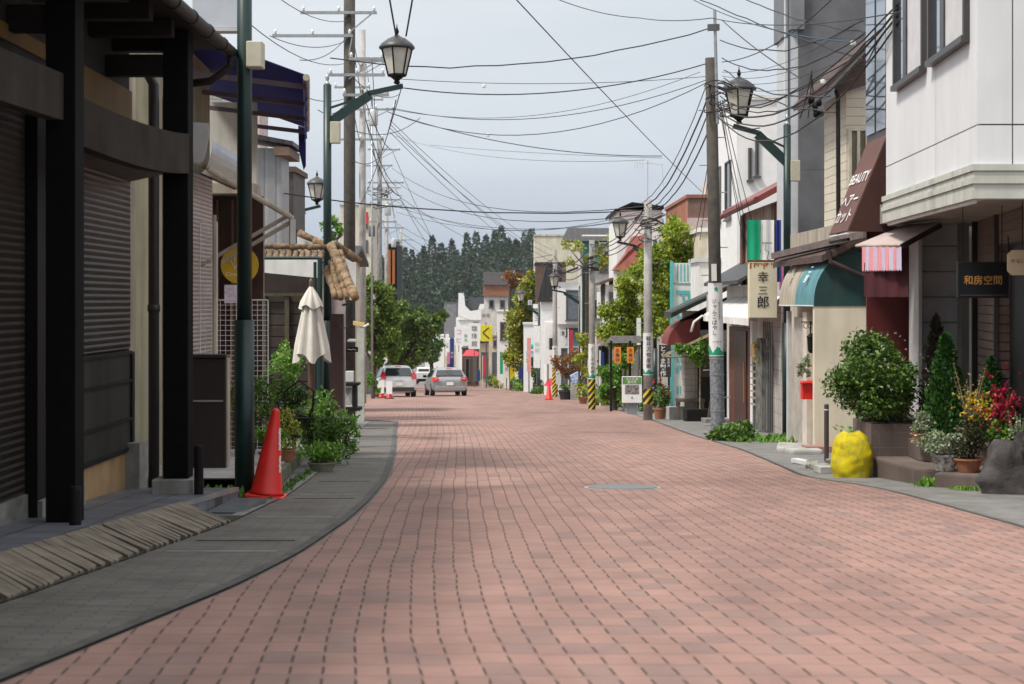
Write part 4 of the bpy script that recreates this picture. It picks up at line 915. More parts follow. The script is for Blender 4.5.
# upstairs windows
wm = mat('dark_bronze_frame', (.05,.045,.045), .4, .1)
zs = 2.84
for u0, u1, z0 in ((.25,1.6,3.09),(1.9,3.25,3.09)):
    w_ = MB().pl(Fs,u0-.03,u1+.03,z0-.05,z0,0,.07).pl(Fs,u0-.03,u0+.02,z0,4.3,.0,.05).pl(Fs,u1-.02,u1+.03,z0,4.3,.0,.05).pl(Fs,u0+.80,u0+.95,z0,4.3,.0,.03).pl(Fs,u0-.03,u1+.03,4.3,4.34,0,.05).build('window', wm, b)
    MB().pl(Fs,u0+.95,u1-.02,z0,4.3,-.01,.012).build('pane', mat('mirror_window_glass', (.35,.40,.46), .05, .05, metal=.9), w_)
    MB().pl(Fs,u0+.02,u0+.40,z0,4.3,-.01,.02).build('shutter_leaf', mat('white_shutter_leaf', (.60,.59,.60), .6, .05), w_)
    MB().pl(Fs,u0+.42,u0+.80,z0,4.3,-.01,.014).build('shutter_leaf', MATS['white_shutter_leaf'], w_)
# ground floor
sid = wavemat('grey_wood_grain_siding', (.33,.33,.335), 'Z', .27, .7, .9, .3, .12, width=.06)
bsid = wavemat('brown_siding', (.20,.145,.12), 'Z', .085, .7, .9, .4, .12, width=.12)
MB().box(P(922,0,16.9).x,P(962,0,16.9).x,16.9,17.3,-1.2,1.799).build('wall', sid, b)
MB().box(P(961.5,0,16.6).x,P(969,0,16.6).x,16.6,16.75,-1.2,1.799).build('corner_post', mat('olive_grey_post', (.17,.165,.14), .7, .1, dirt=.3), b)
MB().box(P(918.5,0,16.8).x,P(922,0,16.8).x,16.8,17.2,-1.2,1.799).build('corner_trim', M_['alul'], b)
Ag = V((4.76,16.4,0)); Bg = V((4.20,12.6,0)); dg = (Bg-Ag).normalized(); Fg = frame(Ag, dg, V((dg.y,-dg.x,0)))
def wall_s(u0, u1, z0, z1, m, name, d=(-.2,0)): return MB().pl(Fg,u0,u1,z0,z1,d[0],d[1]).build(name, m, b)
wall_s(0,1.45,-1.2,1.799,bsid,'wall'); wall_s(3.3,3.9,-1.2,1.799,bsid,'wall'); wall_s(1.45,3.3,1.52,1.799,bsid,'wall_over_door')
wall_s(1.40,1.47,-1.0,1.799,wm,'door_jamb',(.001,.04)); wall_s(3.27,3.34,-1.0,1.799,wm,'door_jamb',(.001,.04))
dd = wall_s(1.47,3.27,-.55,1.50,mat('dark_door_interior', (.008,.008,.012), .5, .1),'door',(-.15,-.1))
MB().pl(Fg,2.6,2.63,.0,.3,-.098,-.07).build('handle', M_['alu'], dd)
MB().pl(Fg,.02,.09,-1.2,1.799,.002,.05).build('downpipe', M_['gut'] if 'gut' in M_ else gut, b)
MB().tube([P(1008,236,13.4),P(1009,252,13.4)], .006, 6).build('hook', M_['black'], b)
# porch: tiled steps and planter
ptile = brickmat('brown_porch_tile', (.13,.10,.09),(.11,.082,.075),(.12,.11,.10),.15,.15,.004,0,rough=.5,bump=.3,dirt=.2)
ptop = brickmat('brown_porch_tread', (.18,.145,.13),(.15,.12,.11),(.14,.12,.11),.15,.15,.004,0,rough=.5,bump=.3)
t = thing('porch_steps', 'brown tiled entrance steps winding up beside the round bush planter', 'steps', (4.0,15,gz(15)))
def slab_(pts, z0, z1, name='step'):
    o = MB().prism([(x,y,z0) for x,y in pts],(0,0,z1-z0-.02)).build(name, ptile, t)
    MB().prism([(x,y,z1-.019) for x,y in pts],(0,0,.019)).build('tread', ptop, o)
z1 = gz(14.6)+.14
slab_([(3.56,15.75),(3.70,14.75),(3.95,14.55),(4.2,15.0),(4.3,17),(3.62,17)], -1.0, z1-.0)
slab_([(3.78,14.30),(4.25,13.95),(4.75,13.9),(4.75,16),(4.12,16),(3.97,14.56)], -1.0, z1+.006)
slab_([(3.92,15.45),(4.22,14.95),(4.55,14.9),(4.6,17),(3.98,17)], z1+.007, z1+.18)
slab_([(4.05,16.25),(4.7,16.0),(4.75,16.9),(4.1,16.9)], z1+.181, z1+.34)
pt = thing('tiled_planter', 'square brown tiled planter holding the big round bush', 'planter', (3.8,16,gz(16)))
MB().box(3.57,4.02,15.9,16.75,z1+.002,-.235).build('box', brickmat('brown_planter_tile', (.13,.10,.09),(.11,.082,.075),(.13,.12,.11),.15,.15,.004,0,rough=.5,rot=(math.pi/2,0,0)), pt)
MB().box(3.59,4.0,15.92,16.73,-.233,-.225).build('soil', M_['soil'], pt)
def bush(name, label, c, rad, n, size, lm, seed, clumps=26, fl=None, group=None, shell=.85, cr=.34, stem=True):
    rg = random.Random(seed); c = V(c); t = thing(name, label, name.replace('_',' '), (c.x,c.y,c.z-rad[2]), group)
    mb = MB(); cl = foliage(mb, c, rad, n, size, rg, clumps, cr=cr, shell=shell); mb.build('foliage', lm, t)
    if stem:
        ms = MB()
        for q in cl[:12]: ms.tube([c+V((rg.gauss(0,.02),rg.gauss(0,.02),-rad[2])), c+(q-c)*.5, q], [.012,.008,.004], 5)
        ms.build('branches', M_['trunk'], t)
    if fl:
        mf = MB()
        for i in range(fl[1]):
            d = V((rg.gauss(0,1),rg.gauss(0,1)-.6,rg.gauss(.5,.8))).normalized(); p = c+V((d.x*rad[0],d.y*rad[1],d.z*rad[2]))*.97
            for k in range(5): mf.leaf(p, fl[2], rg)
        mf.build('blossoms', fl[0], t)
    return t
bush('round_bush', 'big round dark green bush dotted with pale blossoms in the tiled planter', (3.70,16.2,.22), (.52,.46,.49), 11500, .05, M_['g1'], 11, clumps=60, fl=(M_['fw'],60,.018), cr=.30, shell=.82)
def conifer(label, c, r, h, n, size, lm, seed, group='small cone shaped conifers at the porch'):
    rg = random.Random(seed); c = V(c); t = thing('conifer', label, 'conifer', c, group)
    MB().tube([c, c+V((0,0,h*.8))], [.02,.008], 6).build('trunk', M_['trunk'], t)
    mb = MB()
    for i in range(n):
        z = rg.random()**1.35; a = rg.random()*6.283; rr = r*(1-z)**.75*(1+.16*math.sin(a*5+z*17))*(.72+.3*rg.random())
        p = c+V((rr*math.cos(a), rr*math.sin(a), .06+z*(h-.06))); mb.leaf(p, size, rg, up=(math.cos(a)*.5,math.sin(a)*.5,1.1))
    mb.build('foliage', lm, t); return t
conifer('tall bright green cone conifer in front of the grey siding', (P(946,0,15.6).x,15.6,z1+.18), .235, 1.02, 5200, .05, M_['thuja'], 21)
conifer('reddish dark conifer half hidden behind the bright green one', (P(936,0,16.3).x,16.3,z1+.3), .17, 1.08, 2600, .045, M_['rust'], 22)
conifer('narrow green conifer behind the yellow and crimson flowers', (P(991,0,14.9).x,14.9,z1+.18), .17, .82, 2600, .045, M_['thuja'], 23)
conifer('small green conifer by the dark doorway at the right edge', (P(1012,0,14.5).x,14.5,z1+.18), .12, .5, 1200, .045, M_['thuja'], 24)
# potted plants on the porch
wp = mat('white_carved_pot', (.55,.54,.52), .7, .55, 26, bump=.8, bscale=40, col2=(.10,.09,.09))
t = potted('potted_plant', 'pale leafy plant spilling from a white carved square pot on the step', (P(945,0,14.5).x,14.5,z1+.008), .12, .15, wp, M_['g7'], (.27,.22,.14), 1500, .035, 31, group='potted plants on the porch', clumps=16)
potted('potted_plant', 'grey green plant behind the white carved pot, at the bush side', (P(920,0,15.3).x,15.3,z1+.18), .09, .1, M_['terrap'], M_['g7'], (.17,.15,.13), 600, .035, 32, group='potted plants on the porch')
def spikes(mb, c, n, h, rg, w=.2):
    for i in range(n):
        a = rg.random()*6.28; e = c+V((math.cos(a)*w*rg.random(), math.sin(a)*w*rg.random(), h*rg.uniform(.7,1))); mb.tube([c,(c+e)/2+V((0,0,.03)),e], [.005,.004,.002], 5)
        for k in range(26): mb.leaf(c+(e-c)*(.4+.6*k/26), .03, rg)
c_ = V((P(968,0,14.4).x,14.4,z1+.01))
t = potted('potted_plant', 'bronze green ivy mound with yellow blossoms and tall plumes beside the rock', c_, .13, .12, M_['terrap'], leafmat('leaf_bronze', [(.03,.045,.015),(.06,.06,.025),(.09,.06,.04),(.05,.10,.03)]), (.17,.15,.26), 1500, .035, 33, group='potted plants on the porch', clumps=16, fz=.30)
mf = MB(); rg = random.Random(34)
for i in range(95):
    p = c_+V((.09,0,.60))+V((rg.gauss(0,.085),rg.gauss(0,.07),rg.gauss(0,.07)))
    for k in range(6): mf.leaf(p, .028, rg)
mf.build('yellow_blossoms', M_['fy'], t)
mf = MB(); spikes(mf, c_+V((.02,0,.35)), 7, .62, rg, .25); mf.build('plumes', leafmat('plume_tan', [(.2,.16,.08),(.3,.26,.14)]), t)
c_ = V((P(1003,0,14.3).x,14.3,z1+.01))
t = potted('potted_plant', 'crimson flowering plant in an orange pot behind the dark rock', c_, .10, .26, mat('orange_pot', (.5,.13,.03), .7), M_['g4'], (.14,.13,.12), 500, .035, 35, group='potted plants on the porch', fz=.38)
mf = MB()
for i in range(150):
    p = c_+V((.02,0,.58))+V((rg.gauss(0,.10),rg.gauss(0,.08),rg.gauss(0,.11)))
    for k in range(6): mf.leaf(p, .035, rg)
mf.build('crimson_blossoms', M_['fr'], t)
t = potted('potted_plant', 'bluish sprigs with white buds at the right edge above the rock', (P(1022,0,13.9).x,13.9,z1+.008), .11, .2, M_['terrap'], M_['g7'], (.14,.14,.20), 700, .03, 36, group='potted plants on the porch')
mf = MB(); spikes(mf, V((P(1020,0,13.9).x,13.9,z1+.2)), 10, .42, rg, .2); mf.build('sprigs', M_['g7'], t)
# rock
import mathutils
def rock(label, c, sx, sy, sz, seed, m, name='rock'):
    mb = MB(); n, k = 40, 24; vs = []
    for j in range(k+1):
        for i in range(n):
            th = 2*math.pi*i/n; ph = math.pi*(j/k)*.62; d = V((math.sin(ph)*math.cos(th), math.sin(ph)*math.sin(th), math.cos(ph)))
            q = 1+.30*(mathutils.noise.noise(d*1.4+V((seed,0,0))))+.12*mathutils.noise.noise(d*4+V((seed,3,0)))+.045*mathutils.noise.noise(d*11)
            vs.append(V(c)+V((d.x*sx*q*(1.12 if ph < 1.6 else 1), d.y*sy*q, (d.z+.15)*sz*q)))
    mb.add(vs, [(j*n+i,j*n+(i+1)%n,(j+1)*n+(i+1)%n,(j+1)*n+i) for j in range(k) for i in range(n)])
    return tag(mb.build(name, m, None, True), label, name)
rockm = mat('dark_lava_rock', (.07,.062,.062), .9, .3, 5, bump=1.0, bscale=22, col2=(.02,.018,.018))
rock('large dark lava rock standing at the right edge of the porch', (P(1013,0,13.6).x,13.6,gz(13.6)+.02), .25,.22,.40, 5.0, rockm)
mb = MB(); rg = random.Random(6)
for cx_, cy_, n_ in ((P(914,0,15).x,14.45,300),(P(955,0,14.2).x,13.95,160),(P(962,0,14.2).x,13.9,120),(3.5,15.9,60)):
    for i in range(n_): mb.leaf(V((cx_+rg.gauss(0,.05),cy_+rg.gauss(0,.04),gz(cy_)+.01)), rg.uniform(.03,.08) if n_ > 200 else .03, rg, up=(0,0,.9))
tag(mb.build('weeds', M_['g4']), kind='stuff')
# hanging signs
p = P(958,262,13.6); q = P(1009,298,13.6)
t = thing('shop_sign', 'black hanging shop board with four golden characters under the white building', 'sign', p)
MB().box(p.x,q.x,13.6,13.66,q.z,p.z).build('board', mat('black_lacquer', (.006,.006,.008), .5, .05, spec=.3), t, bevel=.004)
MB().box(p.x+.02,q.x-.02,13.597,13.60,q.z+.02,q.z+.028).build('rule', mat('sign_rule', (.05,.05,.06), .5), t)
text('和房空間', M_['inkgold'], t, ((p.x+q.x)/2-.005,13.595,P(0,280,13.6).z), UX, UP, .083, bold=.004)
for xx in (p.x+.05,q.x-.05): MB().tube([(xx,13.63,p.z),(xx,13.63,1.80)], .004, 5).build('hanger', M_['black'], t)
p = P(1008,250,13.0)
t = thing('shop_sign', 'cream eight sided hanging plate with small dark writing at the right edge', 'sign', p)
w_, h_, c2 = .24, .205, .035
MB().prism([(p.x+a*w_+(c2 if a == 0 else -c2)*(1-k), 13.0, p.z-h_*b_+(-c2 if b_ == 0 else c2)*k) for a,b_,k in ((0,0,1),(0,0,0),(1,0,0),(1,0,1),(1,1,1),(1,1,0),(0,1,0),(0,1,1))],(0,.025,0)).build('plate', mat('cream_sign_board', (.55,.43,.28), .7, .05), t)
text('かるいざわ', M_['ink'], t, (p.x+.12,12.995,p.z-.088), UX, UP, .040)
MB().tube([(p.x+.12,13.01,p.z),(p.x+.12,13.01,1.8)], .004, 5).build('hanger', M_['black'], t)
# yellow net bag, bollard, little timber and blocks
c = V((P(853,0,15.75).x,15.75,gz(15.75)+.0))
mb = MB(); n, k = 48, 30; vs = []
for j in range(k+1):
    for i in range(n):
        th = 2*math.pi*i/n; u = j/k; z = u*.44; r_ = .205*min(1,.86+u*.5)*(1-u**5*.80)**.6
        q = 1+.12*mathutils.noise.noise(V((math.cos(th)*1.5,math.sin(th)*1.5,z*6)))+.03*mathutils.noise.noise(V((math.cos(th)*4,math.sin(th)*4,z*16)))+.012*math.sin(th*17+5*math.sin(z*11))*(.3+u)+.008*math.sin(z*70+3*math.sin(th*2))
        
        vs.append(c+V((r_*q*math.cos(th)-.015*u, r_*q*math.sin(th), z*(1+.05*math.sin(th*2+1)*u))))
mb.add(vs, [(j*n+i,j*n+(i+1)%n,(j+1)*n+(i+1)%n,(j+1)*n+i) for j in range(k) for i in range(n)]+[tuple(k*n+i for i in range(n))])
ym = mat('yellow_net', (.60,.48,.008), .75, .25, 13, bump=.7, bscale=120, col2=(.38,.33,.03), spec=.2)
tag(mb.build('net_bag', ym, None, True), 'bright yellow bundled net bag slumped against the tiled planter', 'net bag')
for px, Y, ztop, lab, r_ in ((826.5,18.6,404,'slim dark metal bollard left of the yellow bag',.028),(880,0,0,'',0)):
    if not Y: continue
    x = P(px,0,Y).x; t = thing('bollard', lab, 'bollard', (x,Y,gz(Y)))
    MB().lathe((x,Y,0), [(r_,gz(Y)),(r_,P(0,ztop,Y).z-.01),(r_*.8,P(0,ztop,Y).z)], 14).build('shaft', mat('dark_bronze_metal', (.06,.05,.045), .4, .1), t)
    MB().lathe((x,Y,P(0,409,Y).z), [(r_+.002,0),(r_+.002,-.015)], 14).build('band', M_['alul'], t)
x = P(861,0,16.9).x
t = thing('low_gate_post', 'short dark twin posts behind the yellow bag at the planter corner', 'post', (x,16.9,gz(16.9)))
MB().box(x-.02,x+.01,16.9,16.93,-.8,-.05).build('post', M_['alu'], t); MB().box(x+.035,x+.06,16.9,16.93,-.8,-.05).build('post', M_['alu'], t)
blk = mat('mossy_block', (.30,.29,.26), .9, .3, 10, bump=.6, col2=(.08,.09,.04))
for i, (px, Y, sx, sy, sz, rz, lab, mm) in enumerate(((803,18.0,.10,.4,.05,.3,'grey metal channel lying leftmost in the scrap pile by the bollard',M_['alul']),(812,17.4,.13,.5,.05,-.2,'mossy plank end in the middle of the scrap pile by the bollard',blk),(822,17.0,.2,.3,.05,.1,'mossy timber block under the bollard foot',blk),(824,16.4,.16,.22,.07,.15,'white concrete block closest to the road left of the yellow bag',M_['concl']),(833,17.3,.15,.2,.09,-.3,'small grey stone between the bollard and the yellow bag',M_['kerb']))):
    tag(MB().cbox((P(px,0,Y).x,Y,gz(Y)+sz/2+.01), sx,sy,sz, rz).build('scrap_block', mm, None, bevel=.006), lab, 'block', 'scrap blocks beside the bollard')

# ---------------- burgundy-awning salon
X3 = 3.96
b = thing('salon_building', 'narrow salon with a glass oriel over a burgundy awning next to the white building', 'shop', (X3,17,gz(17)))
MB().box(X3+.06,X3+4,17.5,17.86,-1.3,5.0).build('wall', M_['offw'], b)
MB().box(3.87,4.49,17.45,17.49,-1.3,1.8).build('burgundy_wall', mat('burgundy_wall_paint', (.10,.012,.010), .6, .12, 3), b)
Fz = frame((X3,16.85,0), UY, NW)
MB().box(X3,X3+.06,16.85,17.85,2.745,5).build('bay_frame_core', wm, b)
for u0, u1 in ((.03,.46),(.54,.97)): MB().pl(Fz,u0,u1,2.82,4.95,.0,.02).build('bay_pane', mat('mirror_window_glass', (.35,.40,.46), .05, .05, metal=.9), b)
MB().box(P(868,0,17.6).x-.0,P(873,0,17.6).x,17.55,17.65,-1.2,1.8).build('pink_post', mat('pink_post_paint', (.55,.22,.22), .6, .1), b)
t = thing('awning', 'steep burgundy awning with white lettering below the glass oriel', 'awning', (X3,17.3,1.7))
a1, a2, a3, a4 = V((X3,16.85,2.735)), V((3.54,16.85,1.72)), V((3.54,17.8,1.72)), V((X3,17.8,2.735))
MB().prism([a1,a2,a3,a4],(-.01,0,.012)).build('slope', M_['burgl'], t)
MB().prism([a1,a2,V((X3,16.85,1.72))],(0,-.008,0)).build('side', M_['burg'], t)
MB().tube([a2+V((0,0,-.02)),a3+V((0,0,-.02))], .012, 6).build('front_bar', M_['alul'], t)
dn = (a2-a1).normalized(); 
nn = V((0,-1,0)).cross(-dn) 
for fz, s_, wd in ((.42,'BEAUTY',.17),(.66,'ヘアー',.17),(.83,'カット',.17)):
    O = a1+(a2-a1)*fz+V((0,.47,0)); text(s_, M_['inkw'], t, O+V((-.02,0,.012)), (0,-1,0), -dn, wd, bold=.01, sx=1.5 if s_ == 'BEAUTY' else 1.6)
MB().beam((X3-.3,17.4,1.66),(X3-.3,18.4,1.66),.03,.03).build('support_bar', M_['black'], t)
# small striped canopy
t = thing('awning', 'small pale canopy with a scalloped pink striped valance over a dark red curtain', 'awning', P(900,240,16))
A1, B1, C1, D1 = P(856,246,16.7), P(901,245,15.8), P(941,223,15.8), P(905,226,16.9)
MB().prism([A1,B1,C1,D1],(0,0,.015)).build('canopy', mat('pale_pink_canvas', (.50,.40,.38), .8, .1, 5, dirt=.3), t)
MB().beam(B1+V((0,0,-.02)),C1+V((0,0,-.02)),.03,.05).build('side_rail', M_['dkwood'], t)
MB().tube([A1,B1],.014,6).build('front_bar', M_['beige'], t)
A2 = P(862,247,16.55); d_ = B1-A2
def stripe(k0, m, name):
    mb = MB(); n = 40
    for i in range(n):
        if (i//4) % 2 != k0: continue
        f0, f1 = i/n, (i+1)/n; w0 = .012*math.sin(i*.9); w1 = .012*math.sin((i+1)*.9)
        zb = -.235-.02*abs(math.sin(i*math.pi/2.0+.4)); p_, q_ = A2+d_*f0, A2+d_*f1
        mb.quad(p_+V((0,w0,0)), q_+V((0,w1,0)), q_+V((0,w1*2,zb)), p_+V((0,w0*2,zb)))
    mb.build(name, m, t)
stripe(0, mat('stripe_pink', (.72,.28,.32), .8, .05), 'valance_stripe_pink'); stripe(1, mat('stripe_lilac', (.50,.48,.62), .8, .05), 'valance_stripe_lilac')
mb = MB(); n = 24; d_ = P(908,0,15.9)-P(864,0,16.5)
for i in range(n):
    p_ = P(864,268,16.5)+d_*V((1,1,0))[0]*0 if False else V((P(864,0,16.5).x+d_.x*i/n, 16.5+d_.y*i/n+.02*math.sin(i), P(0,262,16.2).z)); q_ = V((P(864,0,16.5).x+d_.x*(i+1)/n, 16.5+d_.y*(i+1)/n+.02*math.sin(i+1), p_.z))
    zz = P(0,297,16.2).z-p_.z; mb.quad(p_, q_, q_+V((0,0,zz)), p_+V((0,0,zz)))
mb.build('hanging_curtain', mat('dark_red_cloth', (.06,.006,.012), .85, .2, 4), t)

# ---------------- teal-awning shop
b = thing('cream_shop', 'cream walled shop with teal and tan awnings and a tiled lean-to roof', 'shop', (4.3,21,gz(21)))
MB().box(3.97,4.9,21.0,21.12,gz(21)-.1,P(0,304,21).z).build('side_wall', mat('mossy_cream_render', (.66,.60,.47), .8, .06, 2, bump=.2, dirt=.22), b)
MB().box(4.28,9,21.12,24.6,gz(25)-.2,2.0).build('wall', M_['beige'], b)
MB().box(4.05,4.27,22.0,22.3,gz(22),P(0,312,22).z).build('pillar', mat('pinkish_cream_render', (.66,.58,.50), .8, .08, dirt=.3), b)
MB().box(4.10,4.16,23.8,23.9,gz(24),P(0,312,22).z).build('frame_post', M_['alul'], b)
MB().box(3.8,4.5,20.7,21.0,gz(21)-.1,gz(21)+.1).build('door_step', mat('pink_step_tile', (.35,.18,.16), .7, .1), b)
MB().box(4.18,4.275,22.35,23.7,gz(24)+.05,.75).build('door', mat('light_door', (.42,.38,.34), .6), b)
# upstairs
u = MB().box(4.45,9,21.3,22.8,1.95,3.80).build('upper_wall', wavemat('ivory_siding', (.70,.64,.52), 'Z', .12, .6, .6, .75, .05, width=.08), b)
Fu = frame((0,21.3,0), UX, NS); Fu2 = frame((4.45,21.3,0), UY, NW)
window(b, Fu, P(848,0,21.3).x, P(868,0,21.3).x, P(0,238,21.3).z, P(0,128,21.3).z, 2, 1, mat('ivory_frame', (.72,.67,.55), .6), mat('tan_glass', (.22,.18,.13), .2))
MB().prism([P(826,90,20.8),P(880,36,20.8),P(880,28,20.8),P(826,83,20.8)],(0,2.4,0)).build('upper_roof', mat('rust_brown_eave', (.07,.035,.028), .7, .2), b)
MB().prism([P(836,95,21.2),P(880,80,21.2),P(880,38,21.2),P(836,84,21.2)],(0,.08,0)).build('gable_board', mat('brown_gable_board', (.12,.075,.06), .7, .15), b)
MB().tube([P(836,90,21.1),P(838,96,21.1),P(838.5,240,21.1)], .03, 8).build('downpipe', gut, b)
MB().prism([(4.05,20.9,P(0,262,21).z),(4.8,20.9,P(0,238,21).z+.05),(4.8,24.8,P(0,238,21).z+.05),(4.05,24.8,P(0,262,21).z)],(0,0,.09)).build('lean_to_roof', mat('rust_sheet', (.10,.055,.045), .6, .35, 14, bump=.6, bscale=20), b)
MB().beam(P(775,256,24.4),P(868,234,19.5),.12,.09).build('ridge_rail', mat('brown_grey_sheet', (.16,.12,.11), .6, .2, 9), b)
MB().tube([P(828,250,20.9),P(831,262,20.9),P(868,278,20.9),P(869,304,20.9)], .035, 8).build('gutter_pipe', mat('purple_brown_pipe', (.05,.03,.03), .5), b)
MB().box(P(836,0,20.95).x,P(869,0,20.95).x,20.93,20.99,P(0,250,21).z,P(0,238,21).z).build('eave_board', gut, b)
# curved awnings
def curved_awning(label, ya, yb, xw, xf, zt, zb, mf, ms, txt=None, tcol=None, two=None, name='awning', group=None, tsize=.13):
    t = thing(name, label, 'awning', (xf,ya,zb), group); n = 12; prof = []
    for i in range(n+1):
        a = i/n*math.pi/2; prof.append((xw+(xf-xw)*math.sin(a)**.9, zb+(zt-zb)*math.cos(a)**.85))
    mb = MB(); mb.add([(x,y,z) for y in (ya,yb) for x,z in prof], [(i,i+1,n+2+i,n+1+i) for i in range(n)]); mb.build('front_canvas', mf, t, True)
    mb = MB(); mb.prism([(x,ya-.004,z) for x,z in prof]+[(xw,ya-.004,zb)], (0,-.006,0)); mb.build('side_canvas', ms, t)
    MB().tube([(xf,ya,zb),(xf,yb,zb)], .012, 6).build('front_bar', M_['alul'], t)
    if txt:
        x,z = prof[9]; x2,z2 = prof[7]; d = V((x2-x,0,z2-z)).normalized(); text(txt, tcol, t, V((prof[8][0],(ya+yb)/2,prof[8][1])), (0,-1,0), d, tsize, vertical=len(txt) > 1, ext=.035, sx=1.6, bold=.01)
    return t
curved_awning('deep teal shop awning, its front pale blue with a white character', 21.0, 22.4, 4.72, 3.96, P(0,249,21).z, P(0,306,21).z, M_['teall'], M_['teal'], '二部', M_['inkw'])
curved_awning('weathered tan awning adjoining the teal one', 22.43, 23.9, 4.72, 3.99, P(0,249,22).z, P(0,306,22).z, M_['tanc'], M_['tanc'], '喫茶', mat('faded_ink', (.30,.27,.22), .8))
p = P(806,382,21.8)
t = thing('mailbox', 'red mailbox with a trailing plant above on the cream shop pillar', 'mailbox', p)
MB().box(P(801,0,21.7).x,P(812,0,21.7).x,21.6,21.75,P(0,399,21.7).z,P(0,383,21.7).z).build('box', M_['red'], t, bevel=.008)
MB().prism([P(800,383,21.55),P(813,382,21.55),P(813,380,21.7),P(800,381,21.7)],(0,0,-.01)).build('lid', M_['red'], t)
bush('hanging_plant', 'grey green trailing plant above the red mailbox', P(804,366,21.7), (.10,.10,.17), 500, .04, M_['g7'], 51, clumps=8, stem=False)
mb = MB(); q = P(803,322,21.6)
mb.tube([q+V((-.02,0,0)),q+V((.15,0,0))], .008, 5)
for s in range(2): mb.tube([q+V((.04+s*.06+.035*math.cos(a*.6),0,-.05+.035*math.sin(a*.6))) for a in range(10)], .005, 5)
mb.tube([q+V((.10,0,0)),q+V((.10,0,-.18))], .01, 5)
tag(mb.build('scroll_bracket', M_['black']), 'black wrought scroll bracket under the teal awning', 'bracket')
t = thing('wall_lantern', 'small black carriage lantern hanging from the scroll bracket', 'lantern', q)
MB().lathe(q+V((.11,0,-.42)), [(.02,0),(.045,.03),(.055,.2),(.065,.22),(.02,.27)], 8).build('body', M_['black'], t)
mb = MB(); rg = random.Random(8)
for i in range(350):
    x, y = P(775,0,24.5).x+rg.gauss(0,.28), 24.3+rg.gauss(0,.45); mb.leaf(V((x,y,gz(y)+.01)), rg.uniform(.05,.13), rg, up=(0,0,.8))
for i in range(420):
    z = rg.random()**2*.35; mb.leaf(V((P(852,0,20.9).x+rg.gauss(0,.10), 20.9+rg.gauss(0,.04), gz(20.9)+z)), .05, rg, up=(0,0,.5))
tag(mb.build('grass', M_['g4']), kind='stuff')
mb = MB(); foliage(mb, (P(734,0,24.5).x,24.6,gz(24.6)+.10), (.40,.5,.26), 3600, .075, random.Random(9), 30, cr=.4)
tag(mb.build('weed_clump', M_['g1']), 'spreading green weed clump at the foot of the right concrete pole', 'weeds')
o = MB().prism([(3.55,20.3,gz(20.3)-.02),(3.95,20.3,gz(20.3)-.02),(4.1,22.2,gz(22.2)-.02),(3.75,22.6,gz(22.6)-.02),(3.5,21.2,gz(21.2)-.02)],(0,0,.09)).build('kerb_ramp', M_['concl'], None, bevel=.03); tag(o, 'pale rounded concrete ramp stone at the shop corner', 'ramp stone')
# tall grey building
b = thing('tall_building', 'tall slate grey building with pale pipes down its street edge', 'building', (4.9,28,gz(28)))
gp = brickmat('slate_grey_panel', (.125,.128,.14),(.12,.123,.135),(.10,.10,.115),4.2,1.15,.012,0,rot=(math.pi/2,0,0),rough=.6,bump=.3)
MB().box(5.02,11,28,29.6,-2,8.2).build('wall', gp, b)
MB().box(4.9,5.017,28.05,29.6,-2,8.1).build('street_face', mat('pale_street_face', (.5,.52,.55), .6, .05), b)
for k, xx in enumerate((4.80,4.86,4.92)): MB().tube([(xx,28.1+.35*k*0,-1.4),(xx,28.1,8.0)], .022, 6).build('pipe', mat('dark_blue_pipe', (.05,.08,.10), .5) if k % 2 else M_['alul'], b)
MB().box(4.86,5.10,27.9,29.7,P(0,30,28).z,8.15).build('ledge', mat('grey_ledge', (.17,.175,.19), .6, .1), b)
# ================================================================ UTILITY POLES
def upole(px, Y, pyt, r, label, m, arms=(), tr=(), taper=.8, group='utility poles along the street', cans=(), x=None):
    x = P(px,0,Y).x; zt = P(0,pyt,Y).z; g0 = gz(Y)
    t = thing('utility_pole', label, 'utility pole', (x,Y,g0), group)
    MB().tube([(x,Y,g0-.2),(x,Y,zt)], [r,r*taper], 14).build('shaft', m, t, True)
    for (py, dx0, dx1, kind) in arms:
        z = P(0,py,Y).z
        a = MB().box(x+dx0,x+dx1,Y-r-.07,Y-r-.01,z-.035,z+.035).build('crossarm', M_['steel'], t)
        n = 2 if abs(dx1-dx0) < 1.0 else 3
        for i in range(n):
            xx = x+dx0+(dx1-dx0)*(i+.08)/(n-.84)
            MB().lathe((xx,Y-r-.04,z+.036), [(.02,0),(.045,.02),(.03,.05),(.045,.07),(.03,.10),(.015,.13)], 8).build('insulator', M_['porc'], a, True)
        if kind: MB().beam((x,Y-r-.04,z-.5),(x+dx1*.8,Y-r-.04,z-.04),.03,.03).build('brace', M_['steel'], t)
    for (py, dx) in cans:
        z = P(0,py,Y).z; MB().lathe((x+dx,Y-.1,z), [(.14,-.30),(.17,-.26),(.17,.24),(.14,.29),(.05,.31)], 14).build('transformer', M_['alul'] if dx > 0 else mat('dark_transformer', (.12,.13,.13), .5), t, True)
    return t, x
def steps_(t, x, Y, r, z0, z1, m=None):
    k = 0; z = z0
    while z < z1:
        s = 1 if k % 2 else -1; MB().tube([(x+s*r*.8,Y,z),(x+s*(r+.12),Y,z)], .009, 5).build('step_bolt', M_['steel'], t); z += .45; k += 1
def band(t, x, Y, r, py0, py1, m, name): return MB().lathe((x,Y,0), [(r,P(0,py1,Y).z),(r,P(0,py0,Y).z)], 18).build(name, m, t)
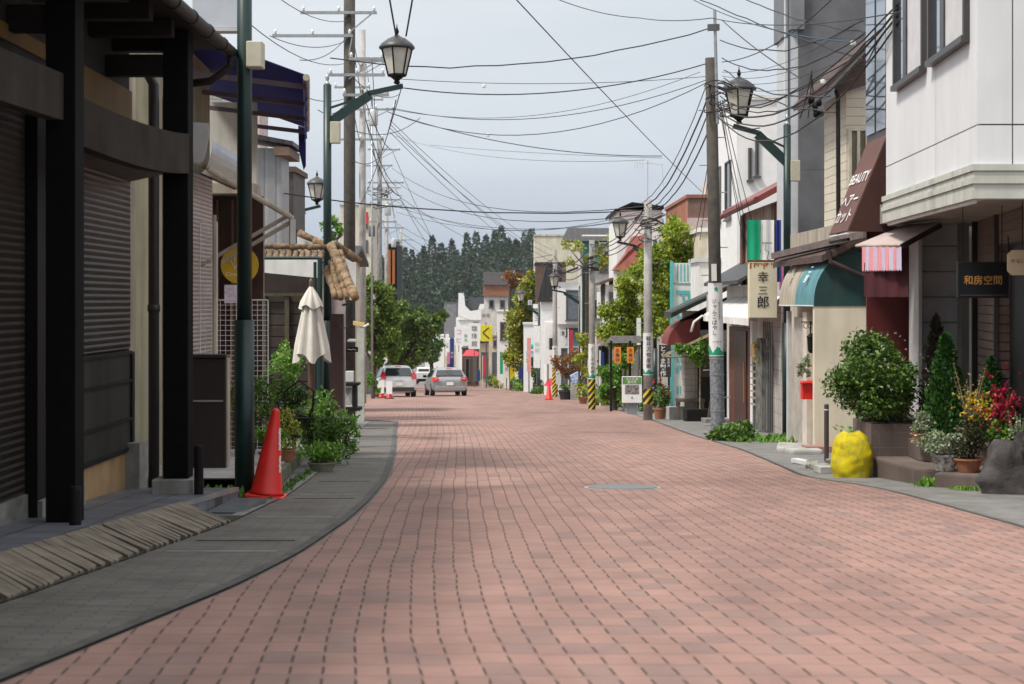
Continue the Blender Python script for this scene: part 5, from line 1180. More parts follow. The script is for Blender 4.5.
def mountain(t, x, Y, r, py0, py1):
    mb = MB(); z0, z1 = P(0,py1,Y).z, P(0,py0,Y).z; h = z1-z0; n = 16
    top = [z0+h*(.55+.35*math.sin(i*.9)*(1 if i % 3 else .4)) for i in range(n+1)]
    for i in range(n):
        a0, a1 = math.pi*(1+i/n), math.pi*(1+(i+1)/n)
        mb.quad((x+r*math.cos(a0),Y+r*math.sin(a0),z0),(x+r*math.cos(a1),Y+r*math.sin(a1),z0),(x+r*math.cos(a1),Y+r*math.sin(a1),top[i+1]),(x+r*math.cos(a0),Y+r*math.sin(a0),top[i]))
    mb.build('mountain_emblem', M_['inkg'], t)
def hazard(name, period):
    if name in MATS: return MATS[name]
    m = bpy.data.materials.new(name); m.use_nodes = True; MATS[name] = m; nt = m.node_tree; N = nt.nodes; K = nt.links
    tc = N.new('ShaderNodeTexCoord'); mp = N.new('ShaderNodeMapping'); mp.inputs['Rotation'].default_value = (0,.9,0)
    K.new(tc.outputs['Object'], mp.inputs[0]); wv = N.new('ShaderNodeTexWave'); wv.bands_direction = 'Z'; wv.inputs['Scale'].default_value = period
    K.new(mp.outputs[0], wv.inputs[0]); r = N.new('ShaderNodeValToRGB'); r.color_ramp.interpolation = 'CONSTANT'
    r.color_ramp.elements[0].color = (.015,.015,.013,1); r.color_ramp.elements[1].position = .62; r.color_ramp.elements[1].color = (.62,.44,.02,1)
    K.new(wv.outputs['Fac'], r.inputs[0]); K.new(r.outputs[0], N['Principled BSDF'].inputs['Base Color']); N['Principled BSDF'].inputs['Roughness'].default_value = .6
    return m
haz = hazard('black_yellow_guard', 2.6)
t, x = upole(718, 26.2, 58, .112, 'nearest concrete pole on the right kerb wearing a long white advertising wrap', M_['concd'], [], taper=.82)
wrap = mat('white_pole_wrap', (.70,.71,.71), .5, .05, 5, dirt=.12)
band(t, x, 26.2, .113, 357, 440, mat('grey_metal_wrap', (.21,.23,.26), .55, .25, 22, bump=.9, bscale=35), 'lower_wrap')
band(t, x, 26.2, .118, 283, 356, wrap, 'advert_wrap')
for py in (358,374,392,410): band(t, x, 26.2, .119, py, py+1.2, M_['steel'], 'strap')
YT = 26.2-.121
text('ジャムこばやし', M_['ink'], t, (x-.035,YT,P(0,317,26.2).z), UX, UP, .082, True, pitch=1.05, bold=.01)
text('軽井沢町中央通り', M_['ink'], t, (x+.045,YT+.004,P(0,311,26.2).z), UX, UP, .036, True, pitch=1.05)
text('●', M_['inkg'], t, (x,YT,P(0,289,26.2).z), UX, UP, .08)
text('←', M_['inkr'], t, (x-.05,YT,P(0,341.5,26.2).z), UX, UP, .06); text('駐車場', M_['ink'], t, (x+.02,YT,P(0,341.5,26.2).z), UX, UP, .03)
mountain(t, x, 26.2, .1185, 344, 355)
t.rotation_euler = (0, math.radians(-1.1), 0)
steps_(t, x, 26.2, .1, P(0,425,26.2).z, P(0,360,26.2).z); steps_(t, x, 26.2, .1, P(0,275,26.2).z, P(0,70,26.2).z)
MB().tube([(x+.07,26.05,P(0,125,26.2).z),(x+.06,26.05,P(0,12,26.2).z)], .026, 8).build('steel_riser', M_['steel'], t)
MB().box(x-.06,x+.13,26.0,26.1,P(0,32,26.2).z,P(0,26,26.2).z).build('clamp', M_['alu'], t)
MB().box(x-.07,x+.01,26.05,26.085,P(0,281,26.2).z,P(0,264,26.2).z).build('number_plate', M_['white'], t)
for (px_, Y_, top, b0, b1, h0, h1, r_, lab, tx) in ((648,36,200,333,375,389,404,.105,'concrete pole with a white wrap over a short black and yellow band, antenna on top','軽井沢物産館'),
      (592,47,240,344,379,379,411,.10,'slim pole striped black and yellow at its foot beside the green bush','ようこそ中央通'),
      (555,76,250,346,367,368,398,.125,'far pole striped black and yellow with a small red cone at its foot','町の商店会')):
    t, x = upole(px_, Y_, top, r_, lab, M_['concl'] if px_ != 592 else M_['conc'], [], taper=.85)
    band(t, x, Y_, r_+.006, b0, b1, wrap, 'advert_wrap'); o = MB().lathe((x,Y_,0), [(r_+.008,P(0,h1,Y_).z),(r_+.008,P(0,h0,Y_).z)], 14).build('hazard_band', haz, t)
    text(tx, M_['ink'], t, (x,Y_-r_-.012,P(0,(b0*1.1+b1*.9)/2,Y_).z), UX, UP, (b1-b0)*Y_/F/ len(tx)*.72, True, bold=.01)
    mountain(t, x, Y_, r_+.008, b1-7, b1-1)
    steps_(t, x, Y_, r_, P(0,b0-10,Y_).z, P(0,top+10,Y_).z)
    if px_ == 648:
        m = MB().tube([(x-.01,Y_,P(0,200,Y_).z),(x-.01,Y_,P(0,160,Y_).z)], .014, 6).build('antenna_mast', M_['alul'], t)
        for j, (z, dx0, dx1) in enumerate(((P(0,163,Y_).z,-.02,.33),(P(0,162,Y_).z,-.3,0))):
            bm = MB().tube([(x+dx0,Y_,z),(x+dx1,Y_,z-.03)], .008, 5).build('antenna_boom', M_['alul'], m)
        for k in range(4): MB().tube([(x-.30+.06*k,Y_,z-.03),(x-.30+.06*k,Y_,z-.15)], .006, 5).build('antenna_rod', M_['alul'], t)
        MB().tube([(x+.31,Y_,P(0,164,Y_).z),(x+.36,Y_,P(0,190,Y_).z)], .006, 5).build('antenna_rod', M_['alul'], t)
# left poles
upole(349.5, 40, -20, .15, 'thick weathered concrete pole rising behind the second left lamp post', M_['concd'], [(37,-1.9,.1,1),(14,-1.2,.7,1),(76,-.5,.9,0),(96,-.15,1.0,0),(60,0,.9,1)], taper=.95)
upole(362.5, 58, 30, .14, 'pale concrete pole carrying a grey transformer can, left of the far trees', M_['concl'], [(62,-.3,1.0,1),(88,-1.0,.3,0),(110,-.2,1.2,1),(140,-.9,.8,0)], cans=((172,-.42),(118,.4)))
upole(379.5, 84, 140, .15, 'tall far pole crowded with crossarms above the left trees', M_['conc'], [(150,-.6,1.1,1),(166,-.9,.7,1),(183,-.6,1.3,0),(200,-.4,1.1,1),(222,-.5,.9,0)], cans=((210,.45),(231,-.4)))
upole(386.5, 110, 180, .15, 'farther pole with pale crossarms just right of the crowded one', M_['concl'], [(188,-.7,1.0,1),(206,-.8,1.1,0),(228,-.5,1.2,1)], cans=((243,.5),))
upole(401, 150, 228, .15, 'smallest distant pole above the left trees', M_['concl'], [(240,-.8,1.2,0),(256,-1.0,.9,1)])
upole(372, 70, 90, .05, 'thin pale steel mast between the left poles', M_['steel'], [(100,-.3,.5,0)])

# ================================================================ MID RIGHT: restaurant with white awning
b = thing('restaurant', 'restaurant with brown door, tiled piers and a red-roofed timber upper floor', 'restaurant', (4.6,31,gz(31)))
MB().box(4.62,10,29.7,34.4,gz(35)-.2,1.3).build('wall', M_['offw'], b)
MB().box(4.62,4.88,27.3,29.69,gz(30)-.2,1.1).build('tiled_wall', brickmat('white_facing_tile', (.50,.47,.44),(.45,.42,.40),(.30,.28,.27),.25,.13,.008,0,rot=(0,math.pi/2,0)), b)
MB().box(4.56,4.615,30.6,33.6,gz(33)-.1,.45).build('brown_front', mat('red_brown_timber', (.12,.035,.02), .5, .2), b)
dr = MB().box(4.53,4.557,31.0,32.6,gz(33)-.05,.40).build('door', mat('dark_door_wood', (.06,.02,.014), .4, .2), b)
MB().box(4.515,4.528,31.15,31.25,-1.0,-.2).build('handle', mat('brass', (.5,.32,.1), .3, metal=.8), dr)
MB().box(4.54,4.62,30.25,30.5,gz(31)-.1,.6).build('white_post', M_['whitec'], b)
MB().box(4.50,4.60,29.8,30.2,P(0,357,30).z,P(0,344,30).z).build('lamp_box', mat('amber_lamp_box', (.70,.45,.18), .6), b, bevel=.01)
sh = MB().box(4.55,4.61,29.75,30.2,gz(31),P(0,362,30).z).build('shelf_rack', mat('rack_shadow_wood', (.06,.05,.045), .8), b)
for k in range(7): MB().box(4.50,4.62,29.72,30.2,P(0,366+6.5*k,30).z,P(0,364.6+6.5*k,30).z).build('shelf', mat('rack_shelf', (.28,.25,.2), .7), sh)
for k in range(5): MB().tube([(4.45,27.4+k*.22,gz(28)),(4.45,27.4+k*.22,P(0,322,27.5).z)], .014, 5).build('grille_bar', M_['alu'], b)
o = MB().prism([(4.4,28.2,gz(28)),(4.4,28.9,gz(28)),(4.4,28.9,P(0,345,28).z),(4.4,28.7,P(0,339,28).z),(4.4,28.35,P(0,339,28).z),(4.4,28.2,P(0,345,28).z)],(.08,0,0)).build('stone_slab', mat('grey_green_stone', (.16,.16,.14), .8, .3, 7, bump=.5)); tag(o, 'upright grey green stone slab beneath the cream character sign', 'stone slab')
MB().box(4.95,10,29.75,34.4,1.3,2.85).build('upper_wall', M_['beige'], b)
for yy in (29.8,33.9): MB().box(4.88,4.945,yy,yy+.35,1.1,2.8).build('timber_post', mat('red_brown_timber', (.12,.035,.02)), b)
MB().prism([(4.55,29.7,2.80),(7.5,29.7,4.4),(7.5,29.7,4.52),(4.55,29.7,2.92)],(0,4.9,0)).build('roof', M_['roofr'], b)
MB().tube([(4.53,29.6,2.86),(4.53,34.7,2.80)], .06, 8).build('gutter', mat('dark_red_gutter', (.18,.03,.025), .5), b)
MB().prism([(4.2,29.8,1.30),(5.0,29.8,1.75),(5.0,29.8,1.82),(4.2,29.8,1.37)],(0,5.2,0)).build('lower_roof', M_['roofdy'], b)
t = thing('awning', 'dirty white sloping awning over the restaurant door', 'awning', (4.2,31,.6))
MB().prism([(4.62,27.4,1.05),(4.05,27.4,.68),(4.05,33.8,.68),(4.62,33.8,1.05)],(0,0,.012)).build('canvas', mat('dirty_white_canvas', (.78,.76,.72), .8, .1, 3, dirt=.25), t)
MB().box(4.045,4.052,27.4,33.8,.56,.68).build('valance', mat('dirty_white_canvas', (.62,.60,.57)), t)
p, q = P(749,262,27.0), P(782,318,27.0)
t = thing('projecting_sign', 'cream box sign with vertical brush characters and rust along its top', 'sign', p)
MB().box(p.x,q.x-.08,27,27.16,q.z,p.z).build('sign_box', mat('cream_sign_box', (.70,.64,.47), .5, .05, 3), t, bevel=.01)
mb = MB(); rg = random.Random(2)
for i in range(14): 
    w_ = rg.uniform(.008,.03); xx = p.x+.01+i*.033; mb.box(xx,xx+w_,26.994,26.998,p.z-rg.uniform(.02,.11),p.z-.01)
mb.build('rust_streaks', mat('rust_stain', (.40,.17,.04), .9, .3), t)
MB().box(p.x-.02,P(790,0,27).x,27.0,27.12,p.z+.002,p.z+.035).build('rusty_bracket', mat('rusty_iron', (.20,.07,.03), .8, .3, 30), t)
xs = p.x+.02+.215
text('幸', M_['ink'], t, (xs,26.992,P(0,277,27).z), UX, UP, .20, bold=.006); text('三', M_['ink'], t, (xs,26.992,P(0,290.5,27).z), UX, UP, .17, bold=.006); text('郎', M_['ink'], t, (xs,26.992,P(0,302,27).z), UX, UP, .22, bold=.012)
for i, (x0, x1, y0, y1, mm, lab) in enumerate(((747,760.5,220,277,'flagg','hanging green cloth banner panel above the cream character sign'),(761,774,220,264,'whitec','hanging white cloth banner with thin drawn marks between green and navy'),(775,781,220,282,'flagb','hanging navy cloth banner against the lamp post'),(779,785,255,290,'pinkc','short pink cloth banner beneath the navy one'))):
    Y_ = 28.2+.02*i+(.3 if i == 3 else 0); a, c_ = P(x0,y0,Y_), P(x1,y1,Y_); mb = MB(); n = 8
    for k in range(n):
        f0, f1 = k/n, (k+1)/n; mb.quad(*[V((a.x+(c_.x-a.x)*f, Y_+.012*math.sin(f*9+i), z)) for f, z in ((f0,c_.z),(f1,c_.z),(f1,a.z),(f0,a.z))])
    o = mb.build('banner', M_[mm]); tag(o, lab, 'banner')
    if i == 1:
        mk = MB(); pts = [P(763,246,28.1),P(766,244,28.1),P(765,250,28.1),P(769,252,28.1),P(767,258,28.1),P(771,263,28.1)]; mk.tube(pts, .006, 4); mk.tube([P(762,243,28.1),P(772,243,28.1)], .008, 4); mk.build('drawn_marks', M_['ink'], o)
# house with maroon rounded awning
b = thing('house', 'white tiled house with dark tile roof, maroon rounded awning and bamboo canopy', 'house', (4.2,36.6,gz(36.6)))
MB().box(3.95,8,36.6,37.3,gz(41)-.2,.75).build('wall', brickmat('white_facing_tile_front', (.52,.49,.44),(.47,.44,.40),(.30,.28,.27),.3,.13,.008,0,rot=(math.pi/2,0,0)), b)
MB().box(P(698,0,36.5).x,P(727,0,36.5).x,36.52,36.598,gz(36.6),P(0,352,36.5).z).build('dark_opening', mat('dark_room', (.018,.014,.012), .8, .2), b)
MB().box(P(700,0,36.5).x,P(713,0,36.5).x,36.48,36.518,P(0,377,36.5).z,P(0,360,36.5).z).build('shop_window', mat('warm_dark_glass', (.10,.07,.04), .2), b)
MB().prism([P(671,318,35.6),P(751,279,35.6),P(751,275,35.6),P(671,312,35.6)],(0,1.6,0)).build('roof', M_['roofd'], b)
MB().prism([P(680,320,36.6),P(760,281,36.6),P(760,330,36.6),P(680,330,36.6)],(0,.1,0)).build('gable_wall', mat('dark_plum_wall', (.05,.03,.035), .8), b)
MB().tube([P(671,313,35.5),P(708,296,35.5)], .05, 8).build('gutter', mat('green_black_gutter', (.03,.05,.045), .4), b)
MB().box(P(707,0,35.4).x,P(713.5,0,35.4).x,35.3,35.5,P(0,321,35.4).z,P(0,295,35.4).z).build('air_conditioner', M_['alul'], b, bevel=.01)
mb = MB(); mb.tube([P(712,318,35.2),P(702,316,35.2),P(694,322,35.2),P(691,332,35.2)], .03, 6); mb.build('white_duct', M_['white'], b, True)
t = thing('awning', 'rounded maroon awning at the corner of the white tiled house', 'awning', P(684,330,36)); n = 12; pr = []
for i in range(n+1):
    a = math.pi/2*i/n; pr.append(P(700-32*math.sin(a)**.9, 345-27*math.cos(a), 36.2))
mb = MB(); Y2_ = V((0,1.6,0)); 
for a, c_ in zip(pr, pr[1:]): mb.quad(a, c_, c_+Y2_, a+Y2_)
mb.build('front_canvas', mat('maroon_canvas', (.20,.035,.03), .7), t, True); MB().prism(pr+[P(700,345,36.2)], (0,-.02,0)).build('side_canvas', mat('maroon_canvas', (.20,.035,.03)), t)
t = thing('canopy', 'slanted bamboo and board canopy propped over the house entrance', 'canopy', P(690,345,35))
MB().prism([P(662,358,35.8),P(712,335,34.6),P(714,333,36.2),P(668,354,37)],(0,0,.05)).build('boards', mat('weathered_bamboo', (.33,.27,.18), .8, .3, 20), t)
for a, c_ in (((664,357),(712,356)),((700,352),(700,415)),((712,345),(712,415))): MB().tube([P(*a,35.2),P(*c_,35.2)], .02, 6).build('strut', mat('weathered_bamboo', (.33,.27,.18)), t)
# Pocket tower sign
p, q = P(671,263,46), P(698,396,46)
t = thing('tower_sign', 'tall white and teal tower sign with big sideways teal letters', 'sign', ((p.x+q.x)/2,46,gz(46)))
MB().box(p.x+.05,q.x-.05,46,46.4,gz(46),p.z).build('panel', mat('off_white_sign_panel', (.66,.68,.66), .5, .05), t)
for px_ in (671.5,697): MB().box(P(px_,0,46).x-.04,P(px_,0,46).x+.04,45.9,46.05,gz(46),p.z+.05).build('teal_post', M_['inkt'], t)
mb = MB()
for k in range(5): mb.box(P(677+3.4*k,0,46).x,P(678+3.4*k,0,46).x,45.985,45.998,P(0,281,46).z,P(0,264,46).z)
for k in range(5): mb.box(P(677+3.0*k,0,46).x,P(678.3+3.0*k,0,46).x,45.985,45.998,P(0,394,46).z,P(0,386,46).z)
mb.build('teal_stripes', M_['inkt'], t)
MB().box(p.x+.05,q.x-.05,45.98,45.998,P(0,284,46).z,P(0,283,46).z).build('divider', M_['inkt'], t)
text('Pocket', M_['inkt'], t, (P(683,0,46).x,45.98,P(0,331,46).z), (0,0,-1), UX, .56, sx=1.55, bold=.012)
# boards & things along the mid right kerb
Y_ = 41.5
t = thing('info_board', 'white notice board with a green heading and a dark photo on a grey pedestal', 'board', (P(632,0,Y_).x,Y_,gz(Y_)))
MB().box(P(622,0,Y_).x,P(642,0,Y_).x,Y_,Y_+.06,P(0,403,Y_).z,P(0,376.5,Y_).z).build('panel', M_['whitec'], t, bevel=.01)
MB().box(P(622.6,0,Y_).x,P(641.4,0,Y_).x,Y_-.006,Y_-.001,P(0,384,Y_).z,P(0,377,Y_).z).build('green_heading', mat('olive_green_print', (.12,.28,.06), .6), t)
text('旧三笠通', M_['inkw'], t, (P(632,0,Y_).x,Y_-.008,P(0,379,Y_).z), UX, UP, .08); text('案内板', M_['inkw'], t, (P(632,0,Y_).x,Y_-.008,P(0,382,Y_).z), UX, UP, .08)
MB().box(P(625,0,Y_).x,P(639,0,Y_).x,Y_-.006,Y_-.001,P(0,394,Y_).z,P(0,385,Y_).z).build('photo_print', mat('dark_photo_print', (.30,.28,.26), .5, .42, 14, col2=(.04,.04,.04)), t)
text('●', M_['inkt'], t, (P(632,0,Y_).x,Y_-.006,P(0,397.5,Y_).z), UX, UP, .07)
MB().box(P(626.5,0,Y_).x,P(637.5,0,Y_).x,Y_+.06,Y_+.2,gz(Y_)-.02,P(0,401,Y_).z).build('pedestal', mat('blue_grey_pedestal', (.25,.28,.31), .5), t, bevel=.01)
for px_, lab in ((617.5,'left orange hanging sign with vertical writing near the notice board'),(630.5,'right orange hanging sign above the notice board')):
    Y_ = 44.5; a = P(px_-3.4,347,Y_); c_ = P(px_+3.4,363,Y_); t = thing('hanging_sign', lab, 'sign', a, 'pair of orange signs')
    MB().box(a.x,c_.x,Y_,Y_+.04,c_.z,a.z).build('panel', mat('orange_sign', (.80,.27,.03), .5), t); text('古美術', M_['ink'], t, ((a.x+c_.x)/2,Y_-.005,(a.z+c_.z)/2), UX, UP, .12, True, bold=.01)
    MB().tube([(a.x-.02,Y_+.02,a.z+.02),(c_.x+.02,Y_+.02,a.z+.02)], .012, 5).build('hanger_bar', M_['dkwood'], t)
Y_ = 44.7
t = thing('wood_gate', 'small dark timber gate holding the orange signs beneath the right trees', 'gate', (P(628,0,Y_).x,Y_,gz(Y_)))
for px_ in (610,629,641): MB().box(P(px_,0,Y_).x,P(px_+2.2,0,Y_).x,Y_,Y_+.12,gz(Y_),P(0,341,Y_).z).build('post', M_['dkwood'], t)
MB().prism([P(606,343,Y_),P(646,343,Y_),P(640,336,Y_+.3),P(612,336,Y_+.3)],(0,.4,0)).build('roof', mat('grey_shingle', (.10,.095,.09), .8, .2, 12), t)
mb = MB()
for k in range(6):
    MB().box(P(646-4.2*k,0,Y_).x-.05,P(646-4.2*k,0,Y_).x,Y_+.3,Y_+.34,gz(Y_),P(0,370,Y_).z).build('slat', mat('grey_white_wood', (.40,.36,.30), .8, .2), t)
Y_ = 39
p, q = P(659,345,Y_), P(671,377,Y_)
t = thing('vertical_sign', 'tall dark vertical sign with white brushed writing right of the banded pole', 'sign', p)
MB().box(p.x,q.x,Y_,Y_+.06,q.z,p.z).build('board', mat('dark_brown_board', (.035,.028,.025), .6), t); text('とくま製作', M_['inkw'], t, (p.x+.10,Y_-.005,(p.z+q.z)/2), UX, UP, .155, True, pitch=.98, bold=.012)
text('木彫家具', M_['inkw'], t, (q.x-.06,Y_-.005,(p.z+q.z)/2), UX, UP, .07, True)
for k in (0,1): MB().box(p.x+.02+k*.2,p.x+.05+k*.2,Y_+.02,Y_+.05,gz(Y_),q.z).build('post', M_['dkwood'], t)
Y_ = 36.4; xx = P(690,0,Y_).x
t = thing('bench_table', 'weathered low wooden table at the right kerb beside the bamboo canopy', 'table', (xx,Y_,gz(Y_)))
MB().box(xx-.32,xx+.32,Y_-.2,Y_+.25,gz(Y_)+.42,gz(Y_)+.48).build('tabletop', mat('greyed_wood', (.14,.12,.09), .8, .2), t)
for sx in (-1,1):
    for sy in (-1,1): MB().box(xx+sx*.27-.03,xx+sx*.27+.03,Y_+sy*.15-.03,Y_+sy*.15+.03,gz(Y_)-.03,gz(Y_)+.42).build('leg', mat('greyed_wood', (.14,.12,.09)), t)
for px_, Y_, w_, h_, mm, lab in ((672,37.8,.30,.20,'concl','pale long trough planter left of the wooden table'),(700,35.2,.42,.28,'dkwood','dark wooden box under the small maple'),(716,34.2,.35,.1,'kerb','flat stone step at the house entrance'),(676,36.6,.24,.3,'concl','upright pale block by the wooden table')):
    xx = P(px_,0,Y_).x; tag(MB().cbox((xx,Y_,gz(Y_)+h_/2), w_*1.6,.4,h_, .1).build('kerbside_box' if mm != 'kerb' else 'stone_step', M_[mm], None, bevel=.01), lab, 'box' if mm != 'kerb' else 'step')
potted('potted_plant', 'terracotta pot with red flowers at the foot of the banded pole', (P(660,0,37).x,37,gz(37)), .16, .26, M_['terrap'], M_['g1'], (.25,.25,.42), 700, .07, 61, group='potted plants on the right pavement', flowers=(M_['fr'],14))
# ================================================================ TREES
def tree(label, px, Y, blobs, n, size, lm, seed, group='street trees', tr=.1, cr=.42, name='tree', cl=None):
    """blobs: (px, py, radius px) circles of crown"""
    rg = random.Random(seed); base = V((P(px,0,Y).x, Y, gz(Y))); t = thing(name, label, name.replace('_',' '), base, group)
    k = Y/F; mb = MB(); ms = MB(); tot = sum(r*r for _,_,r in blobs); top = min(b[1] for b in blobs)
    fork = base+V((rg.uniform(-.1,.1),0,max(.8,(P(0,max(b_[1]+b_[2]*.5 for b_ in blobs),Y).z-base.z))))
    ms.tube([base-V((0,0,.1)), base+(fork-base)*.5+V((rg.gauss(0,.05),0,0)), fork], [tr*1.2,tr,tr*.8], 8)
    for (bx, by, br) in blobs:
        c = P(bx,by,Y)+V((0,rg.uniform(-.5,.5)*br*k,0)); r = br*k
        q = foliage(mb, c, (r,r,r), int(n*br*br/tot), size, rg, max(6,int(cl or 12)), cr=cr)
        ms.tube([fork, (fork+c)/2+V((rg.gauss(0,.1),rg.gauss(0,.1),0)), c], [tr*.6,tr*.35,tr*.15], 6)
        for w_ in q[:5]: ms.tube([c-(c-fork)*.2, (c+w_)/2, w_], [tr*.22,tr*.12,tr*.05], 4)
    ms.build('trunk', M_['trunk'], t); mb.build('crown', lm, t); return t
tree('tall loose tree with yellowing leaves above the tower sign', 678, 48, [(683,245,26),(668,270,28),(694,262,22),(655,298,22),(672,228,18),(664,325,20),(652,262,18),(700,240,12)], 9500, .13, M_['g6'], 101)
tree('leafy yellow green tree between the notice board and the orange signs', 628, 50, [(622,318,26),(634,286,24),(612,334,20),(640,318,20),(628,345,18),(648,262,14)], 11000, .13, M_['g6'], 102)
tree('dense green bush reaching the ground left of the notice board', 614, 46, [(615,378,15),(608,392,12),(622,362,11),(620,398,12),(604,372,8)], 4500, .11, M_['g4'], 103, name='bush', group='kerbside bushes')
tree('small bright maple in front of the bamboo canopy', 708, 35, [(690,352,9),(704,345,11),(678,349,6),(710,358,8),(700,360,8)], 2600, .075, M_['g4'], 104, tr=.04)
tree('wispy yellow green shrub by the restaurant wall', 772, 28.5, [(762,360,7),(770,352,8),(768,378,7),(776,398,8),(757,345,4),(768,335,5)], 420, .07, M_['g3'], 105, tr=.02, name='shrub', group='kerbside bushes')
tree('reddish autumn shrub in a dark tub behind the far red cone', 566, 68, [(562,364,9),(572,358,9),(556,360,6),(567,374,8),(577,368,6)], 1500, .12, M_['g5'], 106, tr=.05, name='shrub', group='kerbside bushes')
tree('pale yellow green sapling beside the slim striped pole', 582, 62, [(583,340,8),(580,357,8),(586,372,7),(581,386,6),(588,352,6)], 1500, .12, M_['g3'], 107, tr=.05)
tree('tall yellow and rusty leafed tree rising from the far right kerb', 524, 108, [(524,300,15),(518,322,16),(530,283,12),(520,345,17),(527,365,14),(513,360,12),(526,332,15),(535,278,9)], 7500, .27, M_['g3'], 108, tr=.16)
tree('small tree with rusty tips above the brown topped building', 511, 112, [(509,276,6),(514,284,6),(518,278,5)], 500, .25, M_['g5'], 109, tr=.1)
tree('dark green shrub below the far yellow tree', 534, 96, [(537,372,7),(533,362,7),(540,384,6)], 1000, .2, M_['g1'], 110, tr=.06, name='shrub', group='kerbside bushes')
tree('yellowing tree behind the dark tiled roof', 585, 66, [(600,252,10),(578,246,8),(604,264,9),(566,244,6),(610,240,8),(590,262,9),(570,262,7)], 800, .15, M_['g3'], 111, tr=.06)
tree('hedge patch at the foot of the farthest right lamp post', 541, 88, [(536,391,5),(543,389,5),(549,390,4)], 900, .14, M_['g4'], 112, tr=.04, name='hedge', group='kerbside bushes')
# left street trees
tree('bright green street tree nearest on the left beyond the lattice planter', 375, 75, [(377,298,18),(366,316,16),(386,318,17),(374,338,17),(388,338,14),(370,284,11),(364,345,12),(380,358,11),(392,352,9)], 17000, .17, leafmat('leaf_mid_street', [(.03,.06,.01),(.08,.15,.015),(.16,.25,.03),(.26,.33,.04)]), 121, tr=.15, group='street trees on the left')
tree('broad darker street tree on the left above the white hatchback', 400, 95, [(400,318,18),(414,324,17),(430,322,14),(404,340,15),(420,340,13),(390,350,12),(440,320,10),(406,358,12),(418,356,10),(394,366,9)], 18000, .23, leafmat('leaf_deep_street', [(.03,.06,.01),(.06,.12,.02),(.12,.20,.03),(.20,.25,.04)]), 122, tr=.18, group='street trees on the left')
tree('distant street tree over the small truck', 432, 150, [(430,336,9),(437,345,8),(432,355,8)], 1500, .35, M_['g1'], 123, tr=.2, group='street trees on the left')
tree('low green shrub under the left street trees', 374, 70, [(372,384,5),(370,377,5),(378,391,3)], 600, .13, M_['g4'], 124, tr=.04, name='shrub', group='kerbside bushes')
tree('bright creeper showing above the clay tiled gate', 280, 34, [(276,242,9),(284,238,8),(270,248,8),(262,240,6)], 1300, .11, M_['g3'], 125, tr=.05, name='shrub', group='kerbside bushes')
tree('thin pale green tree behind the thick left pole', 336, 44, [(334,222,7),(330,236,7),(340,230,6),(325,226,5)], 500, .12, M_['g4'], 126, tr=.05)
# ================================================================ FAR BUILDINGS
def pb(label, px0, px1, pyt, Y, dep, wm, roof=None, rm=None, win=None, group=None, cat='building', extra=None, zb=None, street=None, name='building', sm=None):
    x0, x1 = P(px0,0,Y).x, P(px1,0,Y).x
    t = bldg(name, label, x0, x1, Y, Y+dep, P(0,pyt,Y).z, wm, roof, rm, cat, group=group, zb=zb)
    Ff = frame((0,Y,0), UX, NS)
    for (a, c_, ya, yb, cols, *r_) in (win or []):
        window(t, Ff, P(a,0,Y).x, P(c_,0,Y).x, P(0,yb,Y).z, P(0,ya,Y).z, cols, 1, M_['alu'], r_[0] if r_ else None, t=max(.04,Y*.0007), sill=True)
    if street:
        Fs_ = frame((x0,Y,0), UY, NW) if street[0] == 'R' else frame((x1,Y,0), UY, NE)
        for (u0, u1, z0, z1, cols) in street[1]: window(t, Fs_, u0, u1, gz(Y)+z0, gz(Y)+z1, cols, 1, t=max(.04,Y*.0007))
    return t
pb('white building with tall narrow windows behind the green banner', 737, 800, 100, 40, 6, M_['whitec'], 'flat', M_['white'], [(748,752,148,180,1),(755,759,140,176,1)], street=('R',[(1,2,5,6.5,1),(3,4,5,6.5,1)]))
pb('white block below the terracotta building, grey window on its right', 699, 750, 262, 43, 2, M_['white'], 'flat', M_['alul'])
pb('cream block with grey shutters right behind the nearest right pole', 700, 745, 232, 46, 4, M_['cream'], 'flat', M_['white'], [(731,742,240,262,1),(716,727,240,258,2)])
t = pb('terracotta tiled building with a pale band standing above the right roofs', 688, 760, 198, 56, 8, M_['terra'], 'flat', M_['terra'])
MB().box(P(688,0,56).x-.03,P(760,0,56).x,55.95,55.998,P(0,232,56).z,P(0,218,56).z).build('pale_band', mat('pale_pink_band', (.55,.42,.40), .8, .08), t)
MB().box(P(702,0,58).x,P(709,0,58).x,57,58,P(0,198,58).z,P(0,181,58).z).build('rooftop_hut', M_['offw'], t)
t = pb('white building with a black roof edge behind the mid street lantern', 617, 662, 210, 60, 5, M_['whitec'], None)
MB().prism([P(614,213,59.8),P(632,205,59.8),P(664,209,59.8),P(664,206,59.8),P(632,202,59.8),P(614,210,59.8)],(0,5.4,0)).build('roof_edge', M_['black'], t)
t = pb('house with a steep red mansard roof under the mid lantern', 616, 668, 268, 58, 1.5, M_['offw'], None)
MB().prism([P(614,270,57.8),P(646,270,57.8),P(650,236,58.4),P(634,236,58.4),P(628,252,58)],(0,1.6,0)).build('roof', mat('red_mansard_sheet', (.27,.07,.05), .7, .15, 4), t)
pb('white walled shop beneath the red mansard roof', 606, 650, 285, 62, 4, M_['offw'], ('sh',0,.8), M_['roofb'], [(609,617,292,306,2),(619,623,292,306,1),(626,634,296,312,2),(610,618,316,330,2)], street=('R',[(.6,2.6,3.5,4.6,2)]))
t = pb('low shop with a pink-brown awning board at the corner by the green bush', 596, 632, 332, 55, 4, M_['offw'], None, None, [(603,609,346,372,1,M_['curt']),(598,602,346,360,1)])
MB().prism([P(596,336,54.9),P(612,330,54.9),P(612,338,54.9),P(596,344,54.9)],(0,-.5,0)).build('awning_board', mat('pinkish_tan_board', (.42,.30,.25), .8), t)
